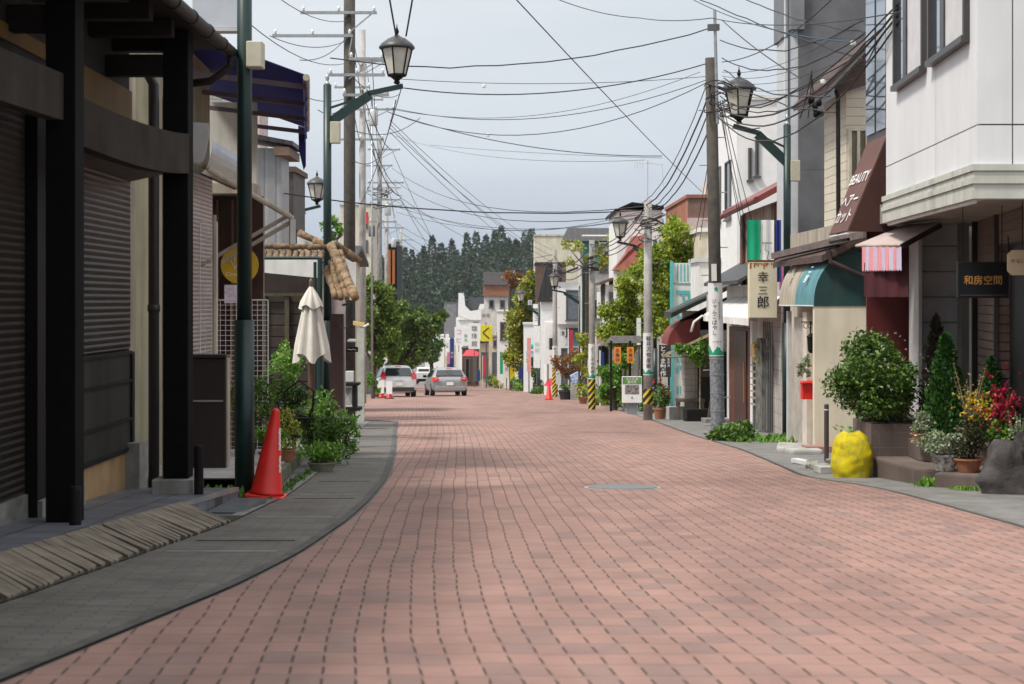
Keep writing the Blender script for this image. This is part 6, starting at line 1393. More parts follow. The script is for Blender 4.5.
MB().box(P(602,0,54.9).x,P(608,0,54.9).x,54.9,54.99,gz(55),P(0,346,55).z).build('doorway', M_['black'], t)
t = pb('house with wide dark tile roof and a teal wall panel', 583, 612, 243, 72, 5, M_['offw'], None, None, [(600,608,252,272,2),(594,599,300,318,1),(602,609,300,318,2)])
MB().prism([P(562,241,71.6),P(616,241,71.6),P(612,228,73.5),P(568,228,73.5)],(0,1.8,0)).build('roof', M_['roofd'], t)
MB().box(P(583,0,71.8).x,P(599,0,71.8).x,71.8,71.99,P(0,268,72).z,P(0,240,72).z).build('teal_panel', mat('teal_panel', (.04,.22,.21), .6, .1), t)
MB().tube([P(582,236,71),P(620,236,71)], .06, 6).build('rail', M_['alul'], t); MB().box(P(582,0,71.7).x,P(585.5,0,71.7).x,71.5,71.7,gz(72),P(0,268,72).z).build('green_post', M_['green'], t)
MB().box(P(586,0,71.9).x,P(592,0,71.9).x,71.9,71.99,P(0,345,72).z,P(0,270,72).z).build('brown_wall', M_['brown'], t)
pb('grey shuttered house with a dark balcony line, far right side', 558, 590, 282, 80, 5, M_['whitec'], ('sh',.2,1), M_['roofd'], [(566,580,290,320,1,mat('grey_blue_shutter', (.14,.17,.20), .6))], zb=P(0,324,80).z)
t = pb('white walled shop with a small teal awning and grey glass doors', 546, 598, 322, 82, 4, M_['whitec'], None, None, [(561,578,348,386,3,M_['glassb']),(549,556,338,352,1),(566,578,328,336,2)])
MB().prism([P(565,346,80.6),P(580,346,80.6),P(580,330,81.9),P(573,330,81.9)],(0,.08,0)).build('teal_awning', M_['teall'], t)
t = pb('black and white house with a steep dark roof slope, far right', 541, 560, 300, 90, 5, M_['whitec'], None)
MB().prism([P(537,302,89.8),P(546,266,89.8),P(562,266,89.8),P(562,302,89.8)],(0,1,0)).build('roof', M_['roofd'], t)
pb('big blank cream building behind the far right roofs', 535, 580, 236, 118, 8, mat('cream_panel', (.62,.58,.47), .8, .06, 2, dirt=.2), 'flat', M_['cream'])
pb('brown timber house under the blank cream building', 536, 566, 264, 104, 5, M_['brown'], 'flat', M_['roofd'], [(546,556,270,280,2)])
pb('green sided narrow house right of the yellow far tree', 527, 536, 278, 116, 6, mat('dull_green_wall', (.10,.14,.12), .7, .1), 'flat', M_['alu'], [(529,533,286,300,1)])
pb('white low shop with signs behind the farthest lamp post', 524, 548, 325, 100, 4, M_['whitec'], 'flat', M_['alul'], [(534,539,332,350,1),(541,546,332,350,1),(534,545,356,386,3,M_['glassb'])])
t = pb('brown topped building with pale lower floors, far centre', 484, 508, 296, 165, 8, M_['offw'], None, None, [(489,494,300,308,1),(500,505,300,308,1)])
MB().box(P(483,0,165).x,P(508.5,0,165).x,164.7,173,P(0,296,165).z+.01,P(0,285,165).z).build('brown_band', mat('orange_brown_siding', (.30,.13,.08), .8), t); MB().box(P(483,0,165).x,P(510,0,165).x,164.5,173,P(0,285,165).z+.01,P(0,272,165).z).build('grey_top', mat('grey_brown_sheet', (.13,.12,.12), .7), t)
pb('grey tower block standing behind the far signs', 444, 456, 303, 230, 10, M_['grey'], 'flat', M_['alu'])
t = pb('white villa with a tall chimney spire, far centre', 456, 484, 318, 200, 8, M_['whitec'], None, None, [(473,479,308+14,330,1)])
MB().prism([P(458,320,199.8),P(458.5,293,199.8),P(463.5,293,199.8),P(465,306,199.8),P(470,311,199.8),P(478,310,199.8),P(480,304,199.8),P(484,304,199.8),P(484,320,199.8)],(0,2,0)).build('curved_gable', M_['whitec'], t)
MB().prism([P(466,309,202),P(469,297,202),P(484,297,202),P(484,311,202)],(0,5,0)).build('roof', mat('slate_roof', (.06,.065,.075), .6), t)
pb('white shops in the far distance left of the signs', 425, 450, 336, 255, 8, M_['whitec'], 'flat', M_['alul'], [(430,436,344,356,1),(440,446,344,356,1)])
pb('cream shops behind the silver hatchback', 444, 470, 340, 215, 6, M_['cream'], 'flat', M_['white'], [(447,453,352,378,1),(457,463,350,380,1)])
pb('dark timber shop under the small red awning in the far distance', 462, 480, 349, 150, 6, mat('shaded_brown_timber', (.10,.065,.045), .8), 'flat', M_['roofd'], [(465,470,358,381,1,M_['black']),(473,477,356,381,1,M_['glassb'])])
pb('beige shop with brown shutters between the red awning and the yellow sign', 479, 490, 343, 148, 6, M_['beige'], ('sh',0,.5), M_['roofb'], [(481,488,352,378,2,M_['brown'])])
pb('cream shop with a wide window right of the yellow sign', 489, 502, 338, 143, 6, M_['cream'], 'flat', M_['brown'], [(492,499,352,376,2,M_['glassb']),(493,498,340,347,1)])
pb('white shop front beside the far yellow tree', 497, 526, 312, 128, 8, M_['whitec'], 'flat', M_['alul'], [(500,506,322,340,1)], street=('R',[(1,3,2,4.5,1)]))
pb('cream apartment block far left behind the poles', 340, 371, 205, 100, 8, mat('cream_panel', (.62,.58,.47)), 'flat', M_['alul'], [(362,368,215,228,1),(362,368,240,252,1)])

t = pb('narrow black and orange building between the far left poles', 385, 397, 245, 125, 6, M_['black'], 'flat', M_['alu'])
for k in range(2): MB().box(P(388+4.2*k,0,124.8).x,P(390.6+4.2*k,0,124.8).x,124.8,124.95,P(0,284,125).z,P(0,250,125).z).build('orange_panel', mat('orange_brown_panel', (.35,.12,.03), .6), t)
o = MB().box(P(362,0,95).x,P(368,0,95).x,95,95.3,P(0,224,95).z,P(0,212,95).z).build('red_sign', M_['inkr']); tag(o, 'small red sign panel on the far left rooftop', 'sign')
pb('low white shop wall under the left street trees', 352, 386, 352, 112, 6, M_['offw'], 'flat', M_['alul'])
pb('stone based wall left of the white hatchback', 355, 379, 355, 88, 3, mat('stone_wall', (.14,.13,.11), .9, .3, 3, bump=.6), None, cat='wall', name='wall')
pb('pale house rising behind the clay tiled gate', 300, 346, 262, 44, 4, M_['cream'], ('gx',.4), M_['roofd'])
# far signs
def fsign(label, px0, px1, py0, py1, Y, m, txt=None, tm=None, vert=True, size=None, name='shop_sign', post=True, group='far shop signs', dy=.15):
    a, c_ = P(px0,py0,Y), P(px1,py1,Y); t = thing(name, label, 'sign', a, group)
    MB().box(a.x,c_.x,Y,Y+dy,c_.z,a.z).build('panel', m, t)
    if txt: text(txt, tm or M_['ink'], t, ((a.x+c_.x)/2,Y-.02,(a.z+c_.z)/2), UX, UP, size or (min((a.z-c_.z)/len(txt)*.7, (c_.x-a.x)*.75) if vert else min((a.z-c_.z)*.5, (c_.x-a.x)/len(txt)*.8)), vert, bold=0, pitch=1.25)
    if post: MB().tube([((a.x+c_.x)/2,Y+.08,c_.z),((a.x+c_.x)/2,Y+.08,gz(Y))], .04, 6).build('post', M_['alu'], t)
    return t
yl = mat('bright_yellow_sign', (.80,.70,.02), .5)
t = fsign('bright yellow square sign with a black curved mark', 480.5, 492.5, 325, 341, 130, yl, 'く', M_['ink'], False, 1.1)
fsign('tall white sign with small black writing left of the yellow one', 468.5, 480, 323, 349, 138, M_['whitec'], '珈琲館', M_['ink'])
fsign('grey white sign above the yellow one', 481, 491, 309, 322, 145, M_['offw'], '民宿', M_['alu'], False)
fsign('white sign with pink and green marks behind the silver car', 454.5, 463, 327, 345, 160, M_['whitec'], 'コヒ', M_['pinkc'])
fsign('green lettered narrow sign beside the pink and green one', 463.5, 468, 328, 348, 158, M_['whitec'], '薬局', M_['inkg'])
fsign('tall white vertical banner sign far down the street', 435, 439, 338, 366, 190, M_['whitec'], '三山', M_['ink'])
fsign('second tall white vertical banner with dark writing down the street', 445.5, 449, 334, 356, 185, M_['whitec'], '土産', M_['ink'])
fsign('deep blue tall banner behind the silver hatchback', 450, 454, 338, 372, 150, M_['flagb'], '手打', M_['inkw'])
fsign('small pink pennant beside the blue banner', 447, 450, 352, 364, 152, M_['pinkc'])
fsign('white vertical banner with red writing below the far yellow tree', 504, 509, 350, 378, 112, M_['whitec'], 'そば処', M_['inkr'])
fsign('white banner with pink writing edged in yellow', 510, 515, 348, 379, 110, yl, 'みやげ', M_['inkr'])
fsign('tall white vertical sign right of the far yellow tree', 533.5, 540, 326, 368, 90, M_['whitec'], '御宿', M_['alul'])
fsign('black and white banded sign at the steep dark roof', 533, 541, 304, 325, 92, M_['whitec'], '三三', M_['black'], post=False)
fsign('salmon pink leaning pennant at the far right kerb', 527, 531, 338, 372, 93, mat('salmon_cloth', (.72,.32,.30), .8))
fsign('square white sign by the far striped pole', 544, 552, 350, 364, 78, M_['whitec'])
fsign('white panel sign on the grey shuttered house', 558, 565.5, 288, 314, 79, M_['whitec'], post=False)
fsign('white lettered post sign with jagged outline by the far roofs', 597, 600.5, 292, 318, 60, M_['whitec'], '茶房', M_['ink'], post=False)
fsign('tall green and white banner behind the right trees', 637, 641, 318, 345, 47, M_['whitec'])
o = MB().prism([P(462,356,140),P(478,356,140),P(479,353,141),P(473,350,142),P(466,350.5,142)],(0,1.6,0)).build('red_awning', M_['redc']); tag(o, 'red awning over a dark doorway in the far distance', 'awning')
o = MB().prism([P(544,386,80),P(556,386,80),P(556,379,81),P(549,379,81)],(0,.6,0)).build('red_awning', M_['redc']); tag(o, 'low reddish canvas cover behind the far red cone', 'awning')
t = thing('wall_clock_lamp', 'turquoise round ornament above a blue cloth on the far right', 'ornament', P(532,346,95)); MB().lathe(P(532,349,95), [(.1,0),(.24,.12),(.26,.28),(.12,.45)], 12).build('ornament_body', mat('turquoise_paint', (.12,.55,.55), .5), t); MB().box(P(526,0,95).x,P(534,0,95).x,95,95.2,P(0,357,95).z,P(0,351,95).z).build('blue_cloth', mat('light_blue_cloth', (.35,.55,.75), .8), t)
o = potted('potted_plant', 'dark tub at the foot of the reddish shrub', (P(566,0,67).x,67,gz(67)), .34, .4, mat('dark_planter', (.03,.028,.028)), M_['g1'], (.3,.3,.15), 120, .12, 71, group='potted plants on the right pavement')
t = thing('fishing_boat_sign', 'white and blue small covered cart behind the reddish shrub', 'cart', P(574,385,66)); MB().prism([P(570,376,66),P(578,372,66),P(578,382,66),P(573,384,66)],(0,.5,0)).build('cover', mat('blue_white_sheet', (.5,.6,.75), .6, .3, 9, col2=(.05,.12,.4)), t); MB().box(P(571,0,66).x,P(578,0,66).x,66,66.5,gz(66),P(0,383,66).z).build('base', M_['concl'], t)
potted('potted_plant', 'terracotta pots beside the slim striped pole', (P(583,0,57).x,57,gz(57)), .18, .25, M_['terrap'], M_['g3'], (.3,.3,.25), 250, .09, 72, group='potted plants on the right pavement')

# small street clutter far down the right side
for i, (px0, px1, py0, py1, Y_, mm, nm, ct, lab) in enumerate((
 (441,444,345,372,170,'whitec','banner','banner','thin white banner right of the small truck'),
 (456.5,459.5,352,376,150,'whitec','banner','banner','white banner left of the dark timber shop'),
 (483,486,356,376,135,'redc','banner','banner','narrow red banner below the yellow sign'),
 (500,503,352,374,118,'flagg','banner','banner','green banner left of the red lettered ones'),
 (545,548,328,350,84,'inkt','banner','banner','narrow teal banner by the far white shop'),
 (569,573,330,350,70,'redc','banner','banner','red banner above the reddish shrub'),
 (601,604,352,376,53,'flagb','banner','banner','dark blue banner at the corner shop door'),
 (556,561,372,384,72,'alul','vending_box','box','grey box against the wall behind the reddish shrub'),
 (590,596,378,396,56,'alul','vending_box','box','pale grey cabinet beside the slim striped pole'),
 (519,523,366,382,106,'flagb','vending_box','box','blue crate below the far yellow tree'),
 (477.5,480,370,381,138,'flagb','vending_box','box','small blue bin by the far dark doorway'),
 (603,609,330,336,54,'alul','air_conditioner','air conditioner','air conditioner high on the corner shop wall'),
 (560,566,330,336,79,'alul','air_conditioner','air conditioner','air conditioner below the grey shutters'),
 (528,532,300,305,99,'alul','air_conditioner','air conditioner','air conditioner on the green sided house'))):
    a, c_ = P(px0,py0,Y_), P(px1,py1,Y_); dp = .04 if nm == 'banner' else .4
    t = thing(nm, lab, ct, a); MB().box(a.x,c_.x,Y_,Y_+dp,c_.z,a.z).build('cloth' if nm == 'banner' else 'casing', M_[mm], t)
    if nm == 'banner': MB().tube([(a.x-.03,Y_,a.z+.05),(a.x-.03,Y_,gz(Y_))], .025, 6).build('pole', M_['whitec'], t)
    if nm == 'air_conditioner': MB().box(a.x+.1,c_.x-.1,Y_-.02,Y_-.002,c_.z+.06,a.z-.06).build('fan_grille', M_['alu'], t)
for px_, Y_, s_, lm, lab in ((493,135,.7,'g1','green shrub before the cream far shop'),(497,126,.6,'g3','yellowish shrub at the foot of the far white banners'),(517,104,.6,'g4','leafy pot shrub below the far yellow tree'),(551,86,.5,'g4','low shrub by the far striped pole wall'),(596,54,.45,'g1','dark shrub left of the pale grey cabinet'),(606,49,.5,'g6','kerb shrub in front of the dense green bush'),(648,43,.5,'g1','shrub behind the foot of the banded pole'),(487,150,.6,'g4','small green shrub under the yellow sign')):
    p = V((P(px_,0,Y_).x,Y_,gz(Y_)+s_*.7)); bush('shrub', lab, p, (s_,s_,s_*.9), 500, .16 if Y_ > 80 else .09, M_[lm], int(px_), clumps=12, group='kerbside bushes', stem=False)
# ================================================================ VEHICLES
def car(label, px, Y, yaw, paint, w=1.70, h=1.5, ln=4.0, glassn='glass', lights='hatch', kind='a'):
    x = P(px,0,Y).x; g0 = gz(Y)
    t = thing('parked_car', label, 'car', (0,0,0), 'hatchbacks on the road')
    # stations: y, zb, belt z, roof z, half width, roof half width
    hb = w/2
    st = [(0.0,.30,.72,.74,hb*.86,hb*.84),(.06,.22,.86,.90,hb*.97,hb*.90),(.16,.20,.95,1.00,hb,hb*.88),(.34,.20,.97,1.22,hb,hb*.80),(.55,.20,.97,h-.08,hb,hb*.73),(.85,.20,.96,h-.01,hb,hb*.72),(1.6,.19,.93,h,hb,hb*.72),(2.3,.19,.90,h-.04,hb,hb*.71),(2.75,.19,.88,h-.25,hb,hb*.74),(3.1,.19,.86,.98,hb,hb*.80),(3.6,.20,.80,.84,hb*.97,hb*.8),(3.88,.24,.68,.72,hb*.88,hb*.75),(ln,.32,.52,.56,hb*.70,hb*.6)]
    vs = []
    for (y_, zb, zbelt, zr, hw, rw) in st:
        half = [(0,zb),(hw*.80,zb),(hw*.97,zb+.10),(hw,(zb+zbelt)/2+.05),(hw*.985,zbelt-.05),(hw*.93,zbelt+.01),(rw*1.0,zr-.05),(rw*.86,zr),(0,zr+.012)]
        vs += [(a,y_,z) for a, z in half]+[(-a,y_,z) for a, z in half[-2:0:-1]]
    n = 16; mb = MB(); mb.add(vs, [(j*n+i,j*n+(i+1)%n,(j+1)*n+(i+1)%n,(j+1)*n+i) for j in range(len(st)-1) for i in range(n)]+[tuple(range(n-1,-1,-1)),tuple((len(st)-1)*n+i for i in range(n))])
    body = mb.build('body', paint, t, True, sub=2)
    tb = M_['glass']
    # rear window follows the hatch slope, side windows
    rw = .155
    MB().add([( -hb*.72,.20,1.02),(hb*.72,.20,1.02),(hb*.60,.50,h-.13),(-hb*.60,.50,h-.13)], []) if False else None
    o = MB(); pts = [(-hb*.78,.105,1.00),(hb*.78,.105,1.00),(hb*.66,.435,h-.14),(-hb*.66,.435,h-.14)]; o.prism(pts,(0,-.012,.006)); o.build('rear_window', tb, t)
    MB().box(-.30,.30,.14,.155,1.03,1.045).build('rear_wiper', M_['black'], t)
    for s in (-1,1):
        MB().prism([(s*hb*.965,.62,.985),(s*hb*.965,1.55,.965),(s*hb*.765,1.5,h-.13),(s*hb*.765,.80,h-.14)],(s*.012,0,0)).build('side_window', tb, t)
        MB().prism([(s*hb*.965,1.62,.96),(s*hb*.965,2.85,.93),(s*hb*.78,2.35,h-.16),(s*hb*.765,1.57,h-.13)],(s*.012,0,0)).build('side_window', tb, t)
        MB().cbox((s*(hb+.09),2.55,.98), .17,.09,.13).build('mirror', paint if kind == 'a' else M_['black'], t, bevel=.02)
        if kind == 'a':
            MB().prism([(s*hb*.99,.085,.84),(s*hb*.70,.0,.84),(s*hb*.72,.045,1.0),(s*hb*.80,.23,1.22),(s*hb*.92,.26,1.16),(s*hb*1.0,.16,.98)],(0,-.02,0)).build('tail_light', mat('tail_light_red', (.65,.02,.015), .2, spec=.8), t)
        else:
            MB().prism([(s*hb*.99,.03,.74),(s*hb*.62,-.03,.74),(s*hb*.62,.0,.93),(s*hb*.98,.10,.93)],(0,-.03,0)).build('tail_light', mat('tail_light_red', (.65,.02,.015)), t)
            MB().cbox((s*hb*.76,-.045,.86),.14,.02,.07).build('light_glow', mat('tail_light_pale', (.9,.45,.35), .3), t)
        for yy in (.72,3.28):
            wv = thing_w = MB(); wv.tube([(s*(hb-.20),yy,.30),(s*(hb+.005),yy,.30)], .30, 22); tw = wv.build('wheel', M_['rubber'], t)
            MB().tube([(s*(hb+.002),yy,.30),(s*(hb+.016),yy,.30)], .19, 16).build('rim', M_['steel'], tw)
    MB().box(-hb*.86,hb*.86,-.035,.10,.26,.46).build('bumper', mat('dark_bumper_plastic', (.03,.03,.032), .6) if kind == 'a' else paint, t, bevel=.02)
    MB().box(-.17,.17,-.045,-.03,.53,.70).build('licence_plate', M_['whitec'], t)
    MB().box(-.2,.2,-.01,.0,.74,.765).build('plate_trim', M_['steel'], t)
    MB().cbox((0,.44,h-.06),.28,.03,.035).build('brake_light', mat('tail_light_red', (.65,.02,.015)), t)
    if kind == 'a': MB().box(-hb*.80,hb*.80,.08,.10,.80,.84).build('hatch_line', mat('dark_seam', (.05,.05,.05)), t)
    t.location = (x,Y,g0+.012); t.rotation_euler = (math.atan(-.0475),0,yaw); return t
white_p = mat('pearl_white_car_paint', (.68,.69,.70), .22, .03, spec=.7)
silver_p = mat('silver_car_paint', (.38,.39,.41), .28, .03, metal=.55)
car('pearl white hatchback parked at the left kerb under the street trees', 399, 75, .17, white_p, 1.70, 1.5)
car('silver grey hatchback driving away in the middle of the road', 450, 79, .16, silver_p, 1.78, 1.42, kind='b')
x = P(422.5,0,180).x; Y_ = 180; g0 = gz(Y_)+.03
t = thing('light_truck', 'small pale flatbed truck far down the street between the two cars', 'truck', (x,Y_,g0))
MB().box(x-.82,x+.82,Y_,Y_+2.4,g0+.65,g0+1.35).build('cargo_bed', M_['alul'], t, bevel=.02)
MB().box(x-.78,x+.78,Y_+2.5,Y_+3.7,g0+.4,g0+1.8).build('cab', M_['whitec'], t, bevel=.05)
MB().box(x-.6,x+.6,Y_+2.47,Y_+2.495,g0+1.2,g0+1.65).build('rear_window', M_['glass'], t)
MB().box(x-.75,x+.75,Y_+.1,Y_+3.4,g0+.35,g0+.64).build('chassis', M_['black'], t)
for s in (-1,1):
    MB().box(x+s*.62-.1,x+s*.62+.1,Y_-.03,Y_-.002,g0+.5,g0+.62).build('tail_light', MATS['tail_light_red'], t)
    for yy in (.5,3.0): MB().tube([(x+s*.55,Y_+yy,g0+.28),(x+s*.78,Y_+yy,g0+.28)], .28, 14).build('wheel', M_['rubber'], t)
# cones and boards in front of the white car
def small_cone(label, px, Y, h=.7, boardp=True):
    x = P(px,0,Y).x; g0 = gz(Y)+.015; t = thing('traffic_cone', label, 'traffic cone', (x,Y,g0), 'red traffic cones')
    MB().lathe((x,Y,g0), [(.16,.03),(.13,.06),(.035,h-.02),(.02,h)], 16).build('cone_body', M_['red'], t, True)
    MB().box(x-.19,x+.19,Y-.19,Y+.19,g0,g0+.035).build('cone_base', M_['red'] if not boardp else M_['rubber'], t)
    if boardp: MB().box(x-.13,x+.13,Y-.20,Y-.19,g0+.22,g0+h+.12).build('white_notice', M_['whitec'], t)
    else: MB().lathe((x,Y,g0), [(.105,.22),(.068,.46)], 16).build('white_collar', M_['inkw'], t)
    return t
small_cone('red cone with a white board, left of the pair at the white car', 381.5, 72, .65)
small_cone('red cone with a white board, right of the pair at the white car', 389.5, 69, .65)
small_cone('small red cone with a white collar at the far striped pole', 549, 66, .75, False)
t = thing('road_sign', 'round white road sign on a pole behind the left cones', 'road sign', (P(383.5,0,78).x,78,gz(78)))
MB().tube([(P(383.5,0,78).x,78,gz(78)),(P(383.5,0,78).x,78,P(0,357,78).z)], .03, 8).build('post', M_['alul'], t)
p = P(383.5,360,77.95); MB().prism([(p.x+.19*math.cos(i*.3142), 77.93, p.z+.19*math.sin(i*.3142)) for i in range(20)],(0,.02,0)).build('disc', M_['whitec'], t)
MB().prism([(p.x+.11*math.cos(i*.3142), 77.915, p.z+.11*math.sin(i*.3142)) for i in range(20)],(0,.01,0)).build('inner_disc', M_['alul'], t)
MB().box(p.x-.15,p.x+.15,77.92,77.94,p.z-.48,p.z-.28).build('sub_plate', M_['alul'], t)
# pedestrians? none visible. parasol-like red and white cloths behind
for px_, py_, Y_, mm, lab in ((392,364,120,'redc','red cloth stall roof glimpsed left of the small truck'),(404,360,125,'pinkc','pink and white cloth glimpsed above the white car')):
    t = thing('market_parasol', lab, 'parasol', P(px_,py_,Y_)); p = P(px_,py_,Y_)
    MB().lathe(p, [(.75,0),(.70,.06),(.35,.30),(.04,.45)], 12).build('canopy', M_[mm], t); MB().tube([p+V((0,0,.3)),V((p.x,p.y,gz(Y_)))], .025, 6).build('pole', M_['alul'], t)

# ================================================================ HILL AND FOREST
mb = MB(); NX, NY = 50, 26
def hz(x, y):
    u = max(0, min(1, (y-400)/190)); s = u*u*(3-2*u)
    return gz(y)-.5+s*(21+7*math.sin(x/47+1.1)+4*math.sin(x/19))*max(.25,1-max(0,abs(x+15)-120)/400)
for j in range(NY+1):
    for i in range(NX+1):
        xx = -420+840*i/NX; yy = 400+300*j/NY; mb.v.append((xx,yy,hz(xx,yy)))
for j in range(NY):
    for i in range(NX): mb.f.append((j*(NX+1)+i,j*(NX+1)+i+1,(j+1)*(NX+1)+i+1,(j+1)*(NX+1)+i))
mb.build('hill', mat('forest_floor', (.02,.035,.015), .95, .3, .1), None, True)['kind'] = 'structure'
rg = random.Random(77); mb = MB(); ms = MB()
def conif(x, y, h, r, n, size):
    b = V((x,y,hz(x,y))); ms.tube([b,b+V((0,0,h*.9))], [.35,.1], 5)
    lay = rg.uniform(5,9)
    for i in range(n):
        z = .12+.88*rg.random(); a = rg.random()*6.283; rr = r*(1-z)**.8*(.55+.45*abs(math.sin(z*lay*3.1+a)))*rg.uniform(.75,1.1)
        mb.leaf(b+V((rr*math.cos(a),rr*math.sin(a),z*h)), size, rg, up=(math.cos(a)*.9,math.sin(a)*.9,-.1))
for k in range(330):
    y = rg.uniform(455,600); x = rg.uniform(-.115,.014)*y*1.15
    conif(x, y, rg.uniform(9,15), rg.uniform(2.2,3.6), 300, 1.05)
for px_, py_ in ((398,242),(405,248),(432,236),(441,243),(452,240),(467,234),(476,232),(486,236),(495,230),(501,226),(508,238),(516,240),(524,244),(424,246),(412,250),(388,255),(378,250),(370,262)  ):
    y = rg.uniform(560,590); x = P(px_,0,y).x; top = P(0,py_,y).z; conif(x, y, top-hz(x,y), rg.uniform(3,5), 900, 1.0)
o = mb.build('forest', M_['conif']); o['kind'] = 'stuff'
o = ms.build('forest_trunks', M_['trunk']); o['kind'] = 'stuff'

# ================================================================ OVERHEAD CABLES
def cable(p0, p1, sag, r, label, m='wire', n=16, group='overhead cables across the street', wob=0):
    p0, p1 = V(p0), V(p1); rg = random.Random(hash(label) % 1000 if False else int(p0.x*91+p1.z*37) % 997); pts = []
    for i in range(n+1):
        t = i/n; q = p0.lerp(p1, t); q.z -= sag*4*t*(1-t)
        if wob and 0 < i < n: q.z += rg.gauss(0,wob); 
        pts.append(q)
    o = MB().tube(pts, r*(.82 if r > .009 else .85), 5).build('overhead_cable', M_[m]); tag(o, label, 'cable', group); return o
A = P
cb = 'cable of the thick bundle sweeping from the nearest right pole to the upper right'
for (y0, y1, s, r_) in ((108,6,.55,.016),(112,12,.62,.014),(104,2,.42,.012),(118,20,.75,.013)):
    cable(A(716,y0-3,26.2), A(900,y1,15.5), s, r_, cb, wob=.006, group='thick cable bundle at the nearest right pole')
    cable(A(900,y1,15.5), A(1080,y1-95,11.5), .1, r_, cb, group='thick cable bundle at the nearest right pole', n=6)
cable(A(714,103,26.2), A(880,30,17), .35, .012, 'rippled cable just above the thick bundle on the right', wob=.02)
cable(A(690,-2,24), A(850,42,19), .12, .008, 'blue tinted cable slanting down from the top towards the cream upper floor', 'wireb')
cable(A(722,20,26.2), A(800,78,20), .05, .010, 'straight dark cable falling from the right pole top towards the tall grey building')
cable(A(722,62,26.2), A(860,-30,19), .25, .009, 'cable rising from the right pole across the tall grey building top')
for y0, y1 in ((72,12),(76,30),(80,44),(84,60),(90,70)):
    cable(A(722,y0,26.2), A(872,y1,18), .22, .005, 'one of five thin wires fanning from the nearest right pole to the cream upper floor', group='thin wires at the nearest right pole', n=10)
cable(A(640,18,33), A(712,18,26.2), .05, .010, 'short dark cable entering the right pole top from the left'); cable(A(552,-3,30), A(640,18,33), .08, .010, 'dark cable drooping from the top edge towards the right pole')
cable(A(712,18,26.2), A(900,12,15), .12, .008, 'near level cable from the right pole top to the right edge')
cable(A(330,58,26), A(713,27,26.2), .35, .013, 'rippled thick cable crossing the street at the top', wob=.008)
cable(A(400,79,26), A(712,76,26.2), .10, .006, 'thin straight wire crossing the street under the rippled cable')
cable(A(404,88,26), A(712,62,26.2), .28, .012, 'sagging dark cable crossing just below the near lantern')
cable(A(392,108,30), A(712,78,26.2), .42, .008, 'upper of the two sagging wires crossing mid height'); cable(A(388,112,30), A(712,80,26.2), .65, .009, 'lower of the two sagging wires crossing mid height'); cable(A(386,108,31), A(700,72,28), .45, .006, 'thin grey wire just above the two sagging ones')
cable(A(388,112,34), A(662,156,33), .25, .011, 'dark cable descending from left to the antenna pole'); cable(A(430,145,50), A(662,158,34), .05, .006, 'thin teal wire running into the antenna pole'); cable(A(392,135,60), A(645,160,35), .35, .006, 'faint sagging wire beneath the descending cable')
cable(A(514,-3,14), A(702,192,34), .04, .007, 'thin straight guy wire slanting across the whole sky')
cable(A(258,190,30), A(646,210,36), .22, .016, 'long black cable crossing low over the street from the grey house', wob=.004)
cable(A(390,204,50), A(655,214,38), .55, .008, 'low thin cable sagging towards the mid lantern'); cable(A(396,212,50), A(650,216,38), .45, .007, 'second low thin cable near the hill top'); cable(A(390,198,60), A(640,212,40), .8, .008, 'lowest sagging wire in front of the hill')
for y0, y1 in ((124,262),(128,256),(120,250),(132,270)):
    cable(A(390,y0,42), A(552,y1,78), .35, .010, 'one of four thin wires diving from the left pole towards the far right pole', group='diving wires over the road', n=10)
for x0, y0, x1, y1, r_ in ((646,205,714,80,.018),(650,208,716,92,.014),(642,203,712,70,.010),(652,210,717,110,.016)):
    cable(A(x0,y0,36), A(x1,y1,26.2), .38, r_, 'dark cable of the steep group climbing between the two right concrete poles', group='steep cables between the right poles', wob=.008)
for x0, y0, x1, y1 in ((594,246,646,206),(592,250,648,214),(596,252,646,222),(590,244,650,200)):
    cable(A(x0,y0,47), A(x1,y1,36), .35, .015, 'cable of the group between the banded pole and the slim striped pole', group='cables at the slim striped pole')
for x0, y0, x1, y1 in ((554,256,591,246),(556,262,592,256),(555,270,593,262)):
    cable(A(x0,y0,76), A(x1,y1,47), .5, .022, 'cable of the sagging group between the two striped poles', group='cables between the two striped poles')
for x1, y1 in ((500,262),(508,275),(496,285)):
    cable(A(555,258,76), A(x1,y1,140), .6, .02, 'faint cable running on from the far striped pole down the street', group='far cables on the right', n=8)
for k, (y0, y1, Y1) in enumerate(((20,-30,24),(62,20,24),(96,60,20))):
    cable(A(350,y0,40), A(245,y1,Y1), .3, .010, 'cable from the thick left pole back over the left roofs', group='left roof cables', n=10)
for x0, y0, x1, y1, Ya, Yb in ((350,15,363,64,40,58),(372,60,379,152,40,84),(355,60,380,168,40,84),(352,96,364,140,40,58),(366,64,384,152,58,84),(368,112,386,200,58,84),(376,150,392,190,84,110),(384,166,396,208,84,110),(388,186,404,242,84,150),(392,206,404,256,84,150),(388,228,402,258,110,150),(378,200,388,230,84,110)):
    cable(A(x0,y0,Ya), A(x1,y1,Yb), .5, .014, 'wire of the tangle linking the left poles above the trees', group='wire tangle between the left poles', n=10)
for x0, y0, x1, y1 in ((392,150,470,300),(396,190,480,310),(400,200,500,290),(404,240,520,300),(404,250,470,320),(400,256,540,268),(390,190,540,262)):
    cable(A(x0,y0,110), A(x1,y1,170), 1.0, .022, 'faint far wire strung in front of the wooded hill', group='far wires before the hill', n=10)
for x0, x1 in ((389,396),(413,406)):
    cable(A(x0,-4,24), A(x1,36,26), .0, .018, 'short black cable dropping to the near lantern', group='pair of cables at the near lantern', n=4)
cable(A(402,86,26), A(360,205,45), .2, .010, 'cable running from the near lantern arm down towards the left poles'); cable(A(396,100,27), A(382,150,60), .1, .012, 'thick short cable below the near lantern arm')
